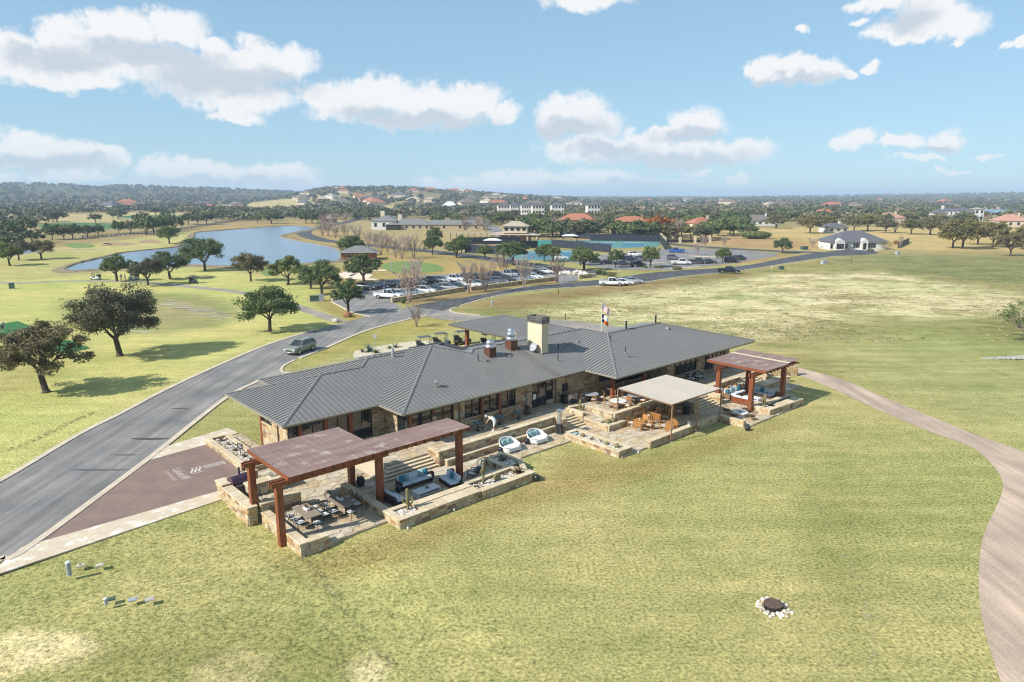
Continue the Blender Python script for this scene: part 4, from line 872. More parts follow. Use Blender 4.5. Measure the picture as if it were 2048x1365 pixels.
ch = thing_uv('chimney', 'tall cream stucco chimney with stacked dark slab cap on the clubhouse roof', 'chimney', 19.1, 4.25, 4.5)
MB().box(0, 0, 0, 0.95, 2.05, 3.45).build('stack', 'stucco', ch)
MB().box(0, 0, 0, 1.15, 2.25, 0.45).build('flashing', 'roof_metal', ch)
MB().box(0, 0, 3.45, 1.12, 2.22, 0.14).build('cap_slab', 'seam_metal', ch)
for k, (sx, sy) in enumerate(((0.5, 0), (-0.5, 0), (0, 0.95), (0, -0.95))):
 for j in range(2):
  MB().box(sx if sx else 0, sy if sy else 0, 3.59 + 0.25 * j + 0.08, 0.12 if sx else 1.15, 2.25 if sx else 0.12, 0.16).build('cap_louvre', 'seam_metal', ch)
for sx in (-0.48, 0.48):
 for sy in (-0.9, 0.9): MB().box(sx, sy, 3.59, 0.1, 0.1, 0.5).build('cap_leg', 'black_metal', ch)
def dish(u, v, z, rot, name_label):
 t = thing_uv('satellite_dish', name_label, 'satellite dish', u, v, z, rot)
 mb = MB(); n = 14
 for j in range(4):
  pass
 prof = [(0.02, 0.0), (0.2, 0.015), (0.36, 0.06), (0.46, 0.12)]
 m2_ = MB().lathe(prof, n=16); m2_.f = m2_.f[:-1]
 R_ = Matrix.Rotation(R(62), 4, 'Y'); m2_.v = [tuple(R_ @ Vector(p) + Vector((0, 0, 0.55))) for p in m2_.v]; m2_.mi = m2_.mi[:-1]
 m2_.build('dish', 'utility_grey', t, smooth=True)
 MB().bar((-0.05, 0, 0), (-0.05, 0, 0.55), 0.03).build('mast', 'utility_grey', t)
 MB().bar((0.1, 0, 0.35), (0.6, 0, 0.75), 0.02).build('feed_arm', 'utility_grey', t)
 return t
dish(18.2, 3.9, 5.0, math.pi, 'grey satellite dish on the left face of the chimney')
def vent(u, v, kind, label):
 z = EV + SL * (v + 1.05)
 if kind == 'fan':
  t = thing_uv('exhaust_fan', label, 'exhaust fan', u, v, z - 0.15)
  MB().box(0, 0, 0, 0.85, 0.85, 0.95).build('kerb_box', 'timber_dark', t)
  MB().lathe([(0.5, 0.95), (0.55, 1.0), (0.55, 1.15), (0.36, 1.2), (0.4, 1.3), (0.42, 1.5), (0.3, 1.68), (0.1, 1.75)], n=14).build('fan_housing', 'steel', t, smooth=True)
 elif kind == 'stack_fan':
  t = thing_uv('exhaust_fan', label, 'exhaust fan', u, v, z - 0.15)
  MB().box(0, 0, 0, 0.9, 0.9, 1.0).build('kerb_box', 'timber_dark', t)
  MB().lathe([(0.5, 1.0), (0.58, 1.05), (0.58, 1.3), (0.45, 1.4), (0.5, 1.45), (0.55, 1.55), (0.55, 1.75), (0.4, 1.95), (0.42, 2.0), (0.4, 2.15), (0.15, 2.25)], n=14).build('fan_housing', 'steel', t, smooth=True)
 elif kind == 'hood':
  t = thing_uv('vent_hood', label, 'roof vent', u, v, z - 0.1)
  MB().box(0, 0, 0, 0.5, 0.5, 0.2, top=0.7).build('flange', 'roof_metal', t)
 elif kind == 'cap':
  t = thing_uv('vent_pipe', label, 'roof vent', u, v, z - 0.1)
  MB().bar((0, 0, 0), (0, 0, 0.55), 0.12, n=10).build('pipe', 'steel', t); MB().lathe([(0.1, 0.5), (0.24, 0.55), (0.22, 0.7), (0.05, 0.78)], n=10).build('cowl', 'steel', t)
 else:
  t = thing_uv('vent_pipe', label, 'roof vent', u, v, z - 0.1)
  MB().bar((0, 0, 0), (0, 0, 0.75), 0.05, n=8).build('pipe', 'black_metal', t); MB().lathe([(0.14, 0), (0.14, 0.03), (0.06, 0.14)], n=8).build('boot', 'roof_metal', t)
 return t
vent(13.3, 4.9, 'fan', 'small domed steel exhaust fan on a brown box, left of the chimney')
vent(16.5, 5.4, 'stack_fan', 'taller double steel exhaust fan on a brown box, next to the chimney')
vent(4.5, 1.6, 'cap', 'silver capped vent pipe low on the middle roof slope')
vent(12.1, 4.1, 'hood', 'flat dark roof vent just below the small exhaust fan')
vent(15.05, 4.05, 'hood', 'flat dark roof vent below the double exhaust fan')
vent(23.3, 4.2, 'hood', 'left of two flat vents right of the chimney')
vent(24.8, 4.1, 'hood', 'right of two flat vents right of the chimney')
vent(11.3, 4.3, 'pipe', 'thin black vent pipe left of the small exhaust fan')
vent(19.05, 1.34, 'pipe', 'thin black vent pipe low on the slope below the chimney')
vent(21.1, 3.3, 'pipe', 'thin black vent pipe in the shadow of the chimney')
for u_, v_, hh, lb in ((25.1, -2.2, 0.6, 'thin pipe on the striped left hip of the right roof, lower one'), (26.8, 1.2, 0.6, 'thin pipe on the striped left hip of the right roof, upper one')):
 t = thing_uv('vent_pipe', lb, 'roof vent', u_, v_, EV + SL * (u_ - 20.35) - 0.1); MB().bar((0, 0, 0), (0, 0, hh + 0.1), 0.045).build('pipe', 'black_metal', t); MB().lathe([(0.14, 0), (0.14, 0.05), (0.06, 0.14)], n=8).build('boot', 'roof_metal', t)
for u_, v_, lb in ((31.5, 2.9, 'dark stub flue on the ridge of the right roof, left one'), (36.9, 2.9, 'dark stub flue at the right end of the right ridge')):
 t = thing_uv('flue', lb, 'flue', u_, v_, EV + SL * 7.95 - 0.1); MB().bar((0, 0, 0), (0, 0, 1.0), 0.1, n=10).build('pipe', 'black_metal', t); MB().lathe([(0.13, 0.95), (0.16, 1.0), (0.13, 1.06)], n=10).build('cowl', 'black_metal', t)
t = thing_uv('vent_hood', 'flat dark vent near the top of the right roof', 'roof vent', 37.0, 1.2, EV + SL * 6.2); MB().box(0, 0, 0, 0.5, 0.5, 0.2, top=0.7).build('flange', 'roof_metal', t)
t = thing_uv('vent_pipe', 'tall grey flue on the left wing roof near the back', 'roof vent', 5.6, 7.0, 5.0)
t.location = W(5.3, 9.6, 5.45); MB().bar((0, 0, 0), (0, 0, 0.95), 0.13, n=10).build('pipe', 'utility_grey', t); MB().lathe([(0.3, 0), (0.3, 0.06), (0.14, 0.2)], n=10).build('boot', 'roof_metal', t)
pc = thing_uv('porte_cochere', 'open hip-roofed cart shelter with striped metal roof behind the chimney', 'shelter', 25.2, 27.5, 0)
PF = {'l': ([(0, 0), (0, -18.5), (5.2, -18.5), (5.2, -5.2)], ('u', 0, 1)), 'b': ([(0, 0), (5.2, -5.2), (10.4, 0)], ('v', 0, -1)), 'r': ([(10.4, 0), (5.2, -5.2), (5.2, -18.5), (10.4, -18.5)], ('u', 10.4, -1))}
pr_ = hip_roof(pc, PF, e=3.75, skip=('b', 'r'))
ridge_cap(pr_, (0, 0, 3.75), (5.2, -5.2, 5.05)); ridge_cap(pr_, (5.2, -5.2, 5.05), (5.2, -18.5, 5.05))
MB().beam((0.02, 0, 3.66), (0.02, -18.5, 3.66), 0.1, 0.2).build('fascia', 'fascia', pc); MB().beam((0, 0.02, 3.66), (10.4, 0.02, 3.66), 0.1, 0.2).build('fascia', 'fascia', pc)
MB().bbox(0.1, 10.3, -18.4, -0.1, 3.55, 3.58).build('soffit', 'soffit', pc)
for x, y in ((1.6, -1.9), (1.6, -9.5), (8.8, -1.9), (8.8, -9.5)):
 MB().box(x, y, 0.9, 0.4, 0.4, 2.68).build('column', 'timber', pc)
 b_ = MB().box(x, y, 0, 0.95, 0.95, 0.85).build('pier', 'mortar', pc)
 for q0, q1 in (((x - 0.475, y + 0.475), (x - 0.475, y - 0.475)), ((x - 0.475, y - 0.475), (x + 0.475, y - 0.475))): stone_face(b_, q0, q1, 0.02, 0.85)
 MB().box(x, y, 0.85, 1.1, 1.1, 0.09).build('pier_cap', 'capstone', pc)
# ================================================================ terraces with flagstones
def clip_half(poly, nx, ny, c):
 out = []; n = len(poly)
 for i in range(n):
  p, q = poly[i], poly[(i + 1) % n]; dp, dq = p[0] * nx + p[1] * ny - c, q[0] * nx + q[1] * ny - c
  if dp <= 0: out.append(p)
  if (dp < 0 < dq) or (dq < 0 < dp): t = dp / (dp - dq); out.append((p[0] + (q[0] - p[0]) * t, p[1] + (q[1] - p[1]) * t))
 return out
def flagstones(parent, u0, u1, v0, v1, z, sp=0.8, off=(0, 0)):
 nx, ny = max(1, round((u1 - u0) / sp)), max(1, round((v1 - v0) / sp)); pts = {}
 for i in range(-1, nx + 1):
  for j in range(-1, ny + 1): pts[i, j] = (u0 + (i + 0.5 + rs.uniform(-0.42, 0.42)) * (u1 - u0) / nx, v0 + (j + 0.5 + rs.uniform(-0.42, 0.42)) * (v1 - v0) / ny)
 for i in range(nx):
  for j in range(ny):
   p = pts[i, j]; poly = [(u0, v0), (u1, v0), (u1, v1), (u0, v1)]
   for a in range(-2, 3):
    for b in range(-2, 3):
     q = pts.get((i + a, j + b))
     if q is None or (a == 0 and b == 0): continue
     ex, ey = q[0] - p[0], q[1] - p[1]; poly = clip_half(poly, ex, ey, (q[0] ** 2 + q[1] ** 2 - p[0] ** 2 - p[1] ** 2) / 2)
     if len(poly) < 3: break
    if len(poly) < 3: break
   if len(poly) < 3: continue
   cx, cy = sum(a for a, _ in poly) / len(poly), sum(b for _, b in poly) / len(poly)
   sh = []
   for a, b in poly:
    dx, dy = a - cx, b - cy; L = math.hypot(dx, dy) + 1e-6; k = max(0.3, 1 - 0.035 / L); sh.append((dx * k, dy * k))
   o = MB().prism(sh, -0.03, 0.012 + rs.uniform(0, 0.008)).build('flagstone', 'flagstone', parent); o.location = (cx - off[0], cy - off[1], z)
def terrace(name, rects, z, sp=0.8):
 u0, v0 = rects[0][0], rects[0][2]
 t = bpy.data.objects.new(name, None); C.objects.link(t); t.location = W(0, 0, 0); t.rotation_euler = (0, 0, RZ); structure(t); t.empty_display_size = 0.2
 mb = MB()
 for (a, b, c, d) in rects: mb.bbox(a, b, c, d, -0.35, z - 0.012)
 mb.build('base', 'grout', t)
 for (a, b, c, d) in rects: flagstones(t, a, b, c, d, z, sp)
 return t
terrace('dining_terrace', [(-12.9, -7.25, -9.35, -3.0), (-12.0, -4.45, -2.99, 3.1), (-10.4, -7.9, 3.11, 13.5), (-7.24, -4.45, -4.0, -3.0)], ZL)
terrace('lounge_terrace', [(-7.24, 5.3, -9.3, -4.01), (5.31, 13.4, -7.0, -3.95)], ZL - 0.002)
terrace('middle_terrace', [(12.4, 26.3, -12.3, -7.01), (13.41, 18.0, -7.0, -3.8)], ZL - 0.001)
terrace('east_terrace', [(26.31, 36.5, -15.2, -8.0), (36.51, 43.5, -12.0, -7.6)], ZL)
terrace('upper_terrace', [(-3.4, 0.4, -2.8, 3.3), (0.41, 16.2, -3.75, -0.1)], ZU)
terrace('porch_terrace', [(16.21, 26.4, -6.8, -0.1), (26.41, 31.4, -8.5, -0.1), (31.41, 45.0, -7.4, -2.9)], ZU + 0.001, 0.95)
def steps(name, rects, label=None):
 """rects: (u0,u1,v0,v1,z) from the lowest tread up, each butting on the next"""
 t = bpy.data.objects.new(name, None); C.objects.link(t); t.location = W(0, 0, 0); t.rotation_euler = (0, 0, RZ); structure(t)
 for (a, b, c, d, z) in rects:
  MB().bbox(a, b, c, d, -0.2, z - 0.06).build('riser', 'mortar', t); MB().bbox(a - 0.025, b + 0.025, c - 0.03, d, z - 0.055, z).build('tread', 'capstone', t)
RS = (ZU - ZL) / 5
steps('garden_steps', [(-4.4 + 0.33 * k, 0.44, -4.1 + 0.33 * k, -4.1 + 0.33 * (k + 1) - 0.035, ZL + RS * (k + 1)) for k in range(4)])
steps('garden_steps', [(-4.4 + 0.33 * k, -4.4 + 0.33 * (k + 1) - 0.035, -4.1 + 0.33 * (k + 1), 3.1, ZL + RS * (k + 1)) for k in range(3)])
steps('garden_steps', [(13.7, 16.1, -5.0 + 0.32 * k, -5.0 + 0.32 * (k + 1) - 0.035, ZL + RS * (k + 1)) for k in range(4)])
steps('garden_steps', [(26.5, 30.55, -9.85 + 0.33 * k, -9.85 + 0.33 * (k + 1) - 0.035, ZL + RS * (k + 1)) for k in range(4)])
steps('garden_steps', [(38.2, 41.6, -8.75 + 0.33 * k, -8.75 + 0.33 * (k + 1) - 0.035, ZL + RS * (k + 1)) for k in range(4)])
# ================================================================ stone walls and planters
def stone_wall(name, label, cat, runs, group=None):
 """runs: (p0, p1, z0, z1, thickness, faces, cap) along the wall's centre line; faces from 'RLSE' (right, left, start, end)"""
 u0, v0 = runs[0][0]
 t = thing_uv(name, label, cat, u0, v0, 0, 0, group)
 for (p0, p1, z0, z1, th, faces, cap) in runs:
  a, b = Vector((p0[0] - u0, p0[1] - v0)), Vector((p1[0] - u0, p1[1] - v0)); d = (b - a).normalized(); n = Vector((d.y, -d.x)); ang = math.atan2(d.y, d.x); c = (a + b) / 2
  w = MB().box(c.x, c.y, z0 - 0.25, (b - a).length, th, z1 - z0 + 0.25, rz=ang).build('core', 'mortar', t)
  if 'R' in faces: stone_face(w, a + n * th / 2, b + n * th / 2, z0, z1)
  if 'L' in faces: stone_face(w, b - n * th / 2, a - n * th / 2, z0, z1)
  if 'S' in faces: stone_face(w, a - n * th / 2, a + n * th / 2, z0, z1)
  if 'E' in faces: stone_face(w, b + n * th / 2, b - n * th / 2, z0, z1)
  if cap: caps_along(t, a - d * 0.03, b + d * 0.03, z1, th + 0.1)
 return t
stone_wall('garden_wall', 'low stone wall at the front left corner of the dining terrace', 'stone wall', [((-12.95, -3.7), (-12.95, -9.3), -0.28, 0.52, 0.5, 'R', 1), ((-12.65, -9.1), (-11.45, -9.1), -0.28, 0.52, 0.45, 'RE', 1)])
stone_wall('garden_wall', 'stone wall behind the dining tables with a pale slab top', 'stone wall', [((-13.1, -3.2), (-10.4, -3.2), 0.0, 0.95, 0.5, 'RE', 1)])
stone_wall('kitchen_wall', 'thick stone wall of the outdoor kitchen at the forecourt corner', 'stone wall', [((-13.65, 2.0), (-13.65, -3.4), -0.28, 0.92, 0.62, 'RE', 1), ((-13.65, 2.3), (-13.65, 1.0), 0.92, 1.05, 0.6, 'RE', 1), ((-13.3, 2.05), (-11.0, 2.6), 0.0, 0.95, 0.5, 'RS', 1)])
kc = stone_wall('kitchen_counter', 'stone barbecue counter with cabinet doors and slab worktop', 'counter', [((-12.6, 0.35), (-9.6, 0.35), 0.1, 0.95, 0.8, 'RE', 1)])
MB().box(1.05, -0.46, 0.2, 0.5, 0.06, 0.62).build('fridge_door', 'cream_wall', kc); MB().box(2.35, -0.46, 0.2, 0.55, 0.06, 0.65).build('cabinet_door', 'cream_wall', kc)
MB().box(1.05, -0.5, 0.70, 0.3, 0.03, 0.04).build('handle', 'black_metal', kc); MB().box(2.15, -0.5, 0.4, 0.03, 0.03, 0.25).build('handle', 'black_metal', kc)
stone_wall('garden_wall', 'stone wall dividing the dining terrace from the lounge', 'stone wall', [((-7.1, -3.2), (-7.1, -9.0), 0.0, 0.6, 0.45, 'RL', 1)])
def bed(t, u0, v0, pts, z):
 MB().prism([(a - u0, b - v0) for a, b in pts], -0.2, z).build('soil_bed', 'soil', t)
pb = stone_wall('planter', 'stone planter box with a tall cactus at the corner of the lounge', 'planter', [((-7.15, -9.05), (-7.15, -10.55), 0.0, 0.6, 0.36, 'RL', 1), ((-7.33, -10.5), (-5.05, -10.5), -0.05, 0.6, 0.36, 'R', 1), ((-5.23, -10.3), (-5.23, -9.05), 0.0, 0.62, 0.36, 'R', 1), ((-5.05, -9.0), (-7.0, -9.0), 0.0, 0.6, 0.3, 'R', 1)])
bed(pb, -7.15, -9.05, [(-6.97, -10.3), (-5.4, -10.3), (-5.4, -9.15), (-6.97, -9.15)], 0.45)
fb = stone_wall('fire_bench', 'long stone fire table with a dark slot behind the lounge sofas', 'fire table', [((-5.0, -10.35), (-0.75, -10.35), -0.05, 0.6, 0.66, 'R', 0), ((-5.0, -9.22), (-0.75, -9.22), 0.0, 0.6, 0.4, 'L', 0), ((-0.9, -9.3), (-0.9, -10.5), 0, 0.6, 0.3, 'L', 0)])
for (a, b) in (((-5.0, -10.2), (-0.7, -10.2)), ((-5.0, -9.3), (-0.7, -9.3))): caps_along(fb, (a[0] + 5.0, a[1] + 10.35), (b[0] + 5.0, b[1] + 10.35), 0.6, 1.0 if a[1] < -10 else 0.62)
MB().bbox(0.05, 4.2, 0.4, 0.95, 0.2, 0.57).build('burner_slot', 'black_metal', fb)
pb2 = stone_wall('planter', 'long stone planter with cactus and grasses at the lounge corner nearest the lawn', 'planter', [((-0.7, -10.55), (4.35, -10.55), -0.05, 0.58, 0.4, 'RE', 1), ((4.15, -10.3), (3.55, -8.6), 0.0, 0.58, 0.36, 'L', 1), ((3.5, -8.8), (-0.7, -8.9), 0.0, 0.6, 0.42, 'R', 1)])
bed(pb2, -0.7, -10.55, [(-0.6, -10.4), (4.0, -10.4), (3.4, -9.05), (-0.6, -9.05)], 0.42)
pb3 = stone_wall('planter', 'narrow stone planter with spiky grass between lounge and daybeds', 'planter', [((3.45, -8.6), (3.45, -6.2), 0.0, 0.6, 0.36, 'L', 1), ((5.15, -6.3), (5.15, -8.2), -0.05, 0.55, 0.34, 'L', 1), ((4.3, -9.6), (5.15, -8.2), -0.05, 0.5, 0.34, 'R', 1), ((3.5, -6.2), (5.2, -6.2), 0.0, 0.55, 0.34, 'R', 1)])
bed(pb3, 3.45, -8.6, [(3.6, -8.6), (5.0, -8.2), (5.0, -6.35), (3.6, -6.35)], 0.42)
stone_wall('retaining_wall', 'long stone parapet with ledge along the upper terrace behind the daybeds', 'stone wall', [((0.62, -2.75), (0.62, -4.2), 0.1, 1.25, 0.36, 'REL', 1), ((0.8, -3.98), (13.2, -3.86), 0.1, 1.25, 0.4, 'RL', 1), ((13.4, -3.62), (13.4, -5.2), 0.1, 1.25, 0.36, 'REL', 1), ((0.9, -4.42), (12.8, -4.30), 0.1, 0.58, 0.42, 'R', 1)])
pb4 = stone_wall('planter', 'long low stone planter with a teal cushion at the left edge of the middle terrace', 'planter', [((12.35, -6.3), (12.35, -12.0), 0.0, 0.52, 0.36, 'R', 1), ((12.17, -11.95), (13.9, -11.95), 0.0, 0.52, 0.36, 'RE', 1), ((13.75, -11.8), (13.75, -6.2), 0.0, 0.52, 0.32, 'R', 1), ((13.7, -6.25), (12.5, -6.25), 0, 0.52, 0.32, 'R', 1)])
bed(pb4, 12.35, -6.3, [(12.55, -11.8), (13.6, -11.8), (13.6, -6.4), (12.55, -6.4)], 0.38)
pb5 = stone_wall('planter', 'stepped stone planter with barrel cactus beside the middle steps', 'planter', [((16.4, -4.8), (16.4, -7.6), 0.1, 0.6, 0.36, 'R', 1), ((16.22, -7.55), (18.5, -7.55), 0.1, 0.6, 0.36, 'RE', 1), ((16.3, -2.6), (16.3, -4.7), 0.1, 1.1, 0.36, 'RE', 1), ((16.4, -2.75), (17.8, -3.1), 0.8, 1.2, 0.34, 'R', 1)])
bed(pb5, 16.4, -4.8, [(16.6, -7.4), (17.6, -7.4), (17.75, -3.2), (16.5, -3.0)], 0.5)
stone_wall('retaining_wall', 'stone parapet between the round tables and the teak tables', 'stone wall', [((17.85, -3.2), (17.72, -7.0), 0.4, 1.28, 0.38, 'RL', 1), ((17.6, -6.98), (26.2, -6.98), 0.1, 1.28, 0.4, 'RL', 1), ((26.3, -6.9), (26.3, -9.9), 0.1, 1.2, 0.36, 'REL', 1)])
stone_wall('garden_wall', 'low stone wall along the lawn side of the shaded middle terrace', 'stone wall', [((15.75, -12.3), (25.9, -12.3), 0.0, 0.58, 0.4, 'RS', 1)])
stone_wall('garden_wall', 'low stone wall by the wicker chairs at the left of the east terrace', 'stone wall', [((26.45, -12.4), (26.45, -14.9), 0.0, 0.55, 0.4, 'RE', 1)])
stone_wall('retaining_wall', 'stone parapet behind the east lounge under the porch', 'stone wall', [((30.75, -8.4), (30.75, -9.9), 0.1, 1.1, 0.36, 'RE', 1), ((30.9, -7.5), (38.1, -7.5), 0.1, 1.2, 0.4, 'RL', 1), ((31.0, -7.95), (38.0, -7.95), 0.1, 0.6, 0.42, 'R', 1)])
pb6 = stone_wall('planter', 'stone planter with branching cactus in front of the right pergola', 'planter', [((31.3, -12.95), (31.3, -14.6), 0.0, 0.6, 0.36, 'R', 1), ((31.1, -14.65), (33.0, -14.8), 0.0, 0.6, 0.36, 'R', 1), ((32.8, -13.0), (31.4, -12.95), 0.0, 0.6, 0.34, 'R', 1)])
bed(pb6, 31.3, -12.95, [(31.5, -14.5), (32.9, -14.5), (32.8, -13.15), (31.5, -13.1)], 0.45)
fb2 = stone_wall('fire_bench', 'stone fire table with dark slot in front of the right pergola', 'fire table', [((33.05, -14.7), (37.0, -14.9), 0.0, 0.6, 0.7, 'RE', 0), ((33.05, -13.35), (37.6, -13.4), 0.0, 0.6, 0.5, 'LE', 0)])
for (a, b, w_) in (((33.0, -14.55), (37.1, -14.7), 1.0), ((33.0, -13.45), (37.7, -13.5), 0.72)): caps_along(fb2, (a[0] - 33.05, a[1] + 14.7), (b[0] - 33.05, b[1] + 14.7), 0.6, w_)
MB().bbox(0.1, 3.9, 0.45, 1.15, 0.2, 0.57).build('burner_slot', 'black_metal', fb2)
stone_wall('garden_wall', 'low stone seat wall right of the east lounge', 'stone wall', [((37.95, -12.6), (37.95, -9.4), 0.0, 0.55, 0.4, 'RL', 1)])
stone_wall('stone_bench', 'long stone bench beside the east steps', 'bench', [((38.6, -9.6), (42.2, -9.6), 0.1, 0.55, 1.1, 'REL', 1)])
stone_wall('garden_wall', 'stone wall at the far right end of the east steps', 'stone wall', [((42.0, -7.4), (42.4, -9.0), 0.1, 1.0, 0.36, 'RL', 1), ((42.4, -9.0), (44.4, -10.1), 0.0, 0.6, 0.36, 'RLE', 1)])
stone_wall('garden_wall', 'stone screen wall where the cart path leaves the clubhouse', 'stone wall', [((44.2, -6.0), (47.6, -9.4), 0.0, 1.25, 0.4, 'REL', 1)])
pb7 = stone_wall('planter', 'long stone planter of dry plants along the brick forecourt', 'planter', [((-10.85, 13.1), (-10.85, 4.4), 0.0, 0.42, 0.4, 'R', 1), ((-9.3, 4.8), (-9.3, 13.0), 0.0, 0.42, 0.3, 'R', 1), ((-10.8, 13.1), (-9.2, 13.1), 0.0, 0.42, 0.3, 'L', 1), ((-10.9, 4.5), (-9.2, 4.6), 0.0, 0.45, 0.34, 'R', 1)])
bed(pb7, -10.85, 13.1, [(-10.6, 4.8), (-9.5, 4.8), (-9.5, 12.9), (-10.6, 12.9)], 0.3)
def pebbles(name, rects, n, size=(0.05, 0.13)):
 mb = MB()
 for k in range(n):
  (u0, u1, v0, v1, z) = rs.choice(rects); s_ = rs.uniform(*size)
  mb.ball(rs.uniform(u0, u1), rs.uniform(v0, v1), z + s_ * 0.25, s_ * rs.uniform(0.8, 1.5), s_, s_ * 0.7, n=5, m=3)
 o = mb.build(name, 'pebble'); o.location = W(0, 0, 0); o.rotation_euler = (0, 0, RZ); return stuff(o)
pebbles('gravel', [(-6.9, -5.5, -10.2, -9.2, 0.45), (-0.5, 3.4, -10.25, -9.2, 0.42), (-0.5, 3.4, -10.25, -9.2, 0.42), (3.7, 4.9, -8.3, -6.5, 0.42), (12.6, 13.5, -11.6, -6.5, 0.38), (12.6, 13.5, -11.6, -6.5, 0.38), (16.7, 17.5, -7.2, -4.0, 0.5), (31.6, 32.7, -14.4, -13.2, 0.45), (-10.5, -9.6, 5, 12.7, 0.3), (-10.5, -9.6, 5, 12.7, 0.3)], 1900)
# ================================================================ pergolas
def rust_roof_mat():
 m, t, b = new_mat('rust_roof')
 pos = NN(t, 'ShaderNodeTexCoord').outputs['Object']
 v = NN(t, 'ShaderNodeMapping', {0: pos, 3: (0.35, 2.2, 1)}).outputs[0]
 n1_ = NN(t, 'ShaderNodeTexNoise', {'Vector': v, 'Scale': 0.8, 'Detail': 5.0, 'Roughness': 0.6}).outputs['Fac']
 n2_ = NN(t, 'ShaderNodeTexNoise', {'Vector': pos, 'Scale': 0.9, 'Detail': 5.0, 'Roughness': 0.65}).outputs['Fac']
 c = ramp(t, n1_, [(0.3, (0.175, 0.105, 0.088)), (0.5, (0.225, 0.145, 0.122)), (0.7, (0.265, 0.18, 0.155))])
 w = ramp(t, n2_, [(0.55, (0, 0, 0)), (0.68, (0.7, 0.7, 0.7))])
 c = NN(t, 'ShaderNodeMix', {0: w, 6: c, 7: (0.42, 0.36, 0.315, 1)}, data_type='RGBA').outputs[2]
 t.links.new(c, b.inputs['Base Color']); b.inputs['Roughness'].default_value = 0.6; b.inputs['Specular IOR Level'].default_value = 0.4
rust_roof_mat()
PEB = 0.0
def pergola(label, posts, roofs, beams_v, z, wing=None, corr=True):
 u0, v0 = posts[0][:2]
 t = thing_uv('pergola', label, 'pergola', u0, v0, 0)
 for (u, v, zb) in posts:
  c = MB().box(u - u0, v - v0, zb, 0.40, 0.40, z - 0.62 - zb); 
  p = c.build('post', 'timber', t)
 for (ua, ub, v) in beams_v:
  for s_ in (-0.16, 0.16): MB().bbox(ua - u0, ub - u0, v - v0 + s_ - 0.06, v - v0 + s_ + 0.06, z - 0.62, z - 0.33).build('beam', 'timber', t)
 for (ua, ub, va, vb) in roofs:
  n = max(2, round((ub - ua) / 0.75))
  for k in range(n + 1):
   u = ua + 0.12 + (ub - ua - 0.24) * k / n
   MB().bbox(u - u0 - 0.05, u - u0 + 0.05, va - v0 - 0.12, vb - v0 + 0.12, z - 0.32, z - 0.12).build('rafter', 'timber_dark', t)
  np_ = max(1, round((vb - va) / 0.62)); 
  MB().bbox(ua - u0, ub - u0, va - v0 - 0.02, va - v0 + 0.04, z - 0.30, z - 0.06).build('fascia', 'timber', t)
  MB().bbox(ua - u0 - 0.03, ua - u0 + 0.03, va - v0, vb - v0, z - 0.30, z - 0.05).build('fascia', 'timber', t)
  npan = max(2, round((ub - ua) / 0.92))
  for k in range(npan):
   a, b = ua + (ub - ua) * k / npan, ua + (ub - ua) * (k + 1) / npan; mb = MB(); zz = z - 0.05
   ys = (va - v0 - 0.06, vb - v0 + 0.06)
   xs = [(0, 0.012), (0.06, 0.012), (0.1, 0), (0.44, 0), (0.47, 0.006), (0.53, 0.006), (0.56, 0), (0.9, 0), (0.94, 0.011), (1.0, 0.011)]
   vs = [(a - u0 + (b - a) * x_, y_, zz + h_) for y_ in ys for x_, h_ in xs]; nx_ = len(xs)
   mb.add(vs, [(i, i + 1, nx_ + i + 1, nx_ + i) for i in range(nx_ - 1)]); mb.build('roof_sheet', 'rust_roof', t)
 return t
PZ = 4.2
pergola('large rust-roofed timber pergola over the dining tables and lounge at left', [(-13.4, -7.15, -0.28), (-13.35, -2.9, 0.9), (-6.4, -3.1, 0.1), (-6.3, -6.75, 0.1), (0.35, -6.85, 0.1)],
  [(-12.95, -6.35, -7.65, -1.45), (-6.34, 0.75, -7.65, -5.05)], [(-13.9, -5.9, -7.15), (-13.9, -5.9, -2.95), (-6.3, 0.75, -6.8)], PZ)
p2 = pergola('square rust-roofed timber pergola over the sofas at right', [(30.85, -12.95, 0.1), (30.95, -9.35, 0.1), (36.4, -13.3, 0.1), (36.6, -9.4, 0.1)], [(31.6, 36.0, -13.9, -7.55)], [(30.4, 38.0, -12.98), (30.4, 38.0, -9.37)], PZ)
for k in range(2):
 mb = MB(); a = 36.6 + k * 0.85 - 30.85
 mb.add([(a, -0.95, PZ + 0.02 + 0.03 * k), (a + 0.8, -0.95, PZ + 0.05 + 0.03 * k), (a + 0.8, 5.4, PZ + 0.05 + 0.03 * k), (a, 5.4, PZ + 0.02 + 0.03 * k)], [(0, 1, 2, 3)]); mb.build('roof_sheet', 'rust_roof', p2)
MB().add([(5.2, -0.9, PZ - 0.02), (5.75, -0.9, PZ), (5.75, 5.4, PZ), (5.2, 5.4, PZ - 0.02)], [(0, 1, 2, 3)]).build('clear_sheet', 'cream_wall', p2)
for k in range(3):
 a = 36.5 + k * 0.6 - 30.85; MB().bbox(a - 0.05, a + 0.05, -1.2, 5.5, PZ - 0.3, PZ - 0.12).build('rafter', 'timber_dark', p2)
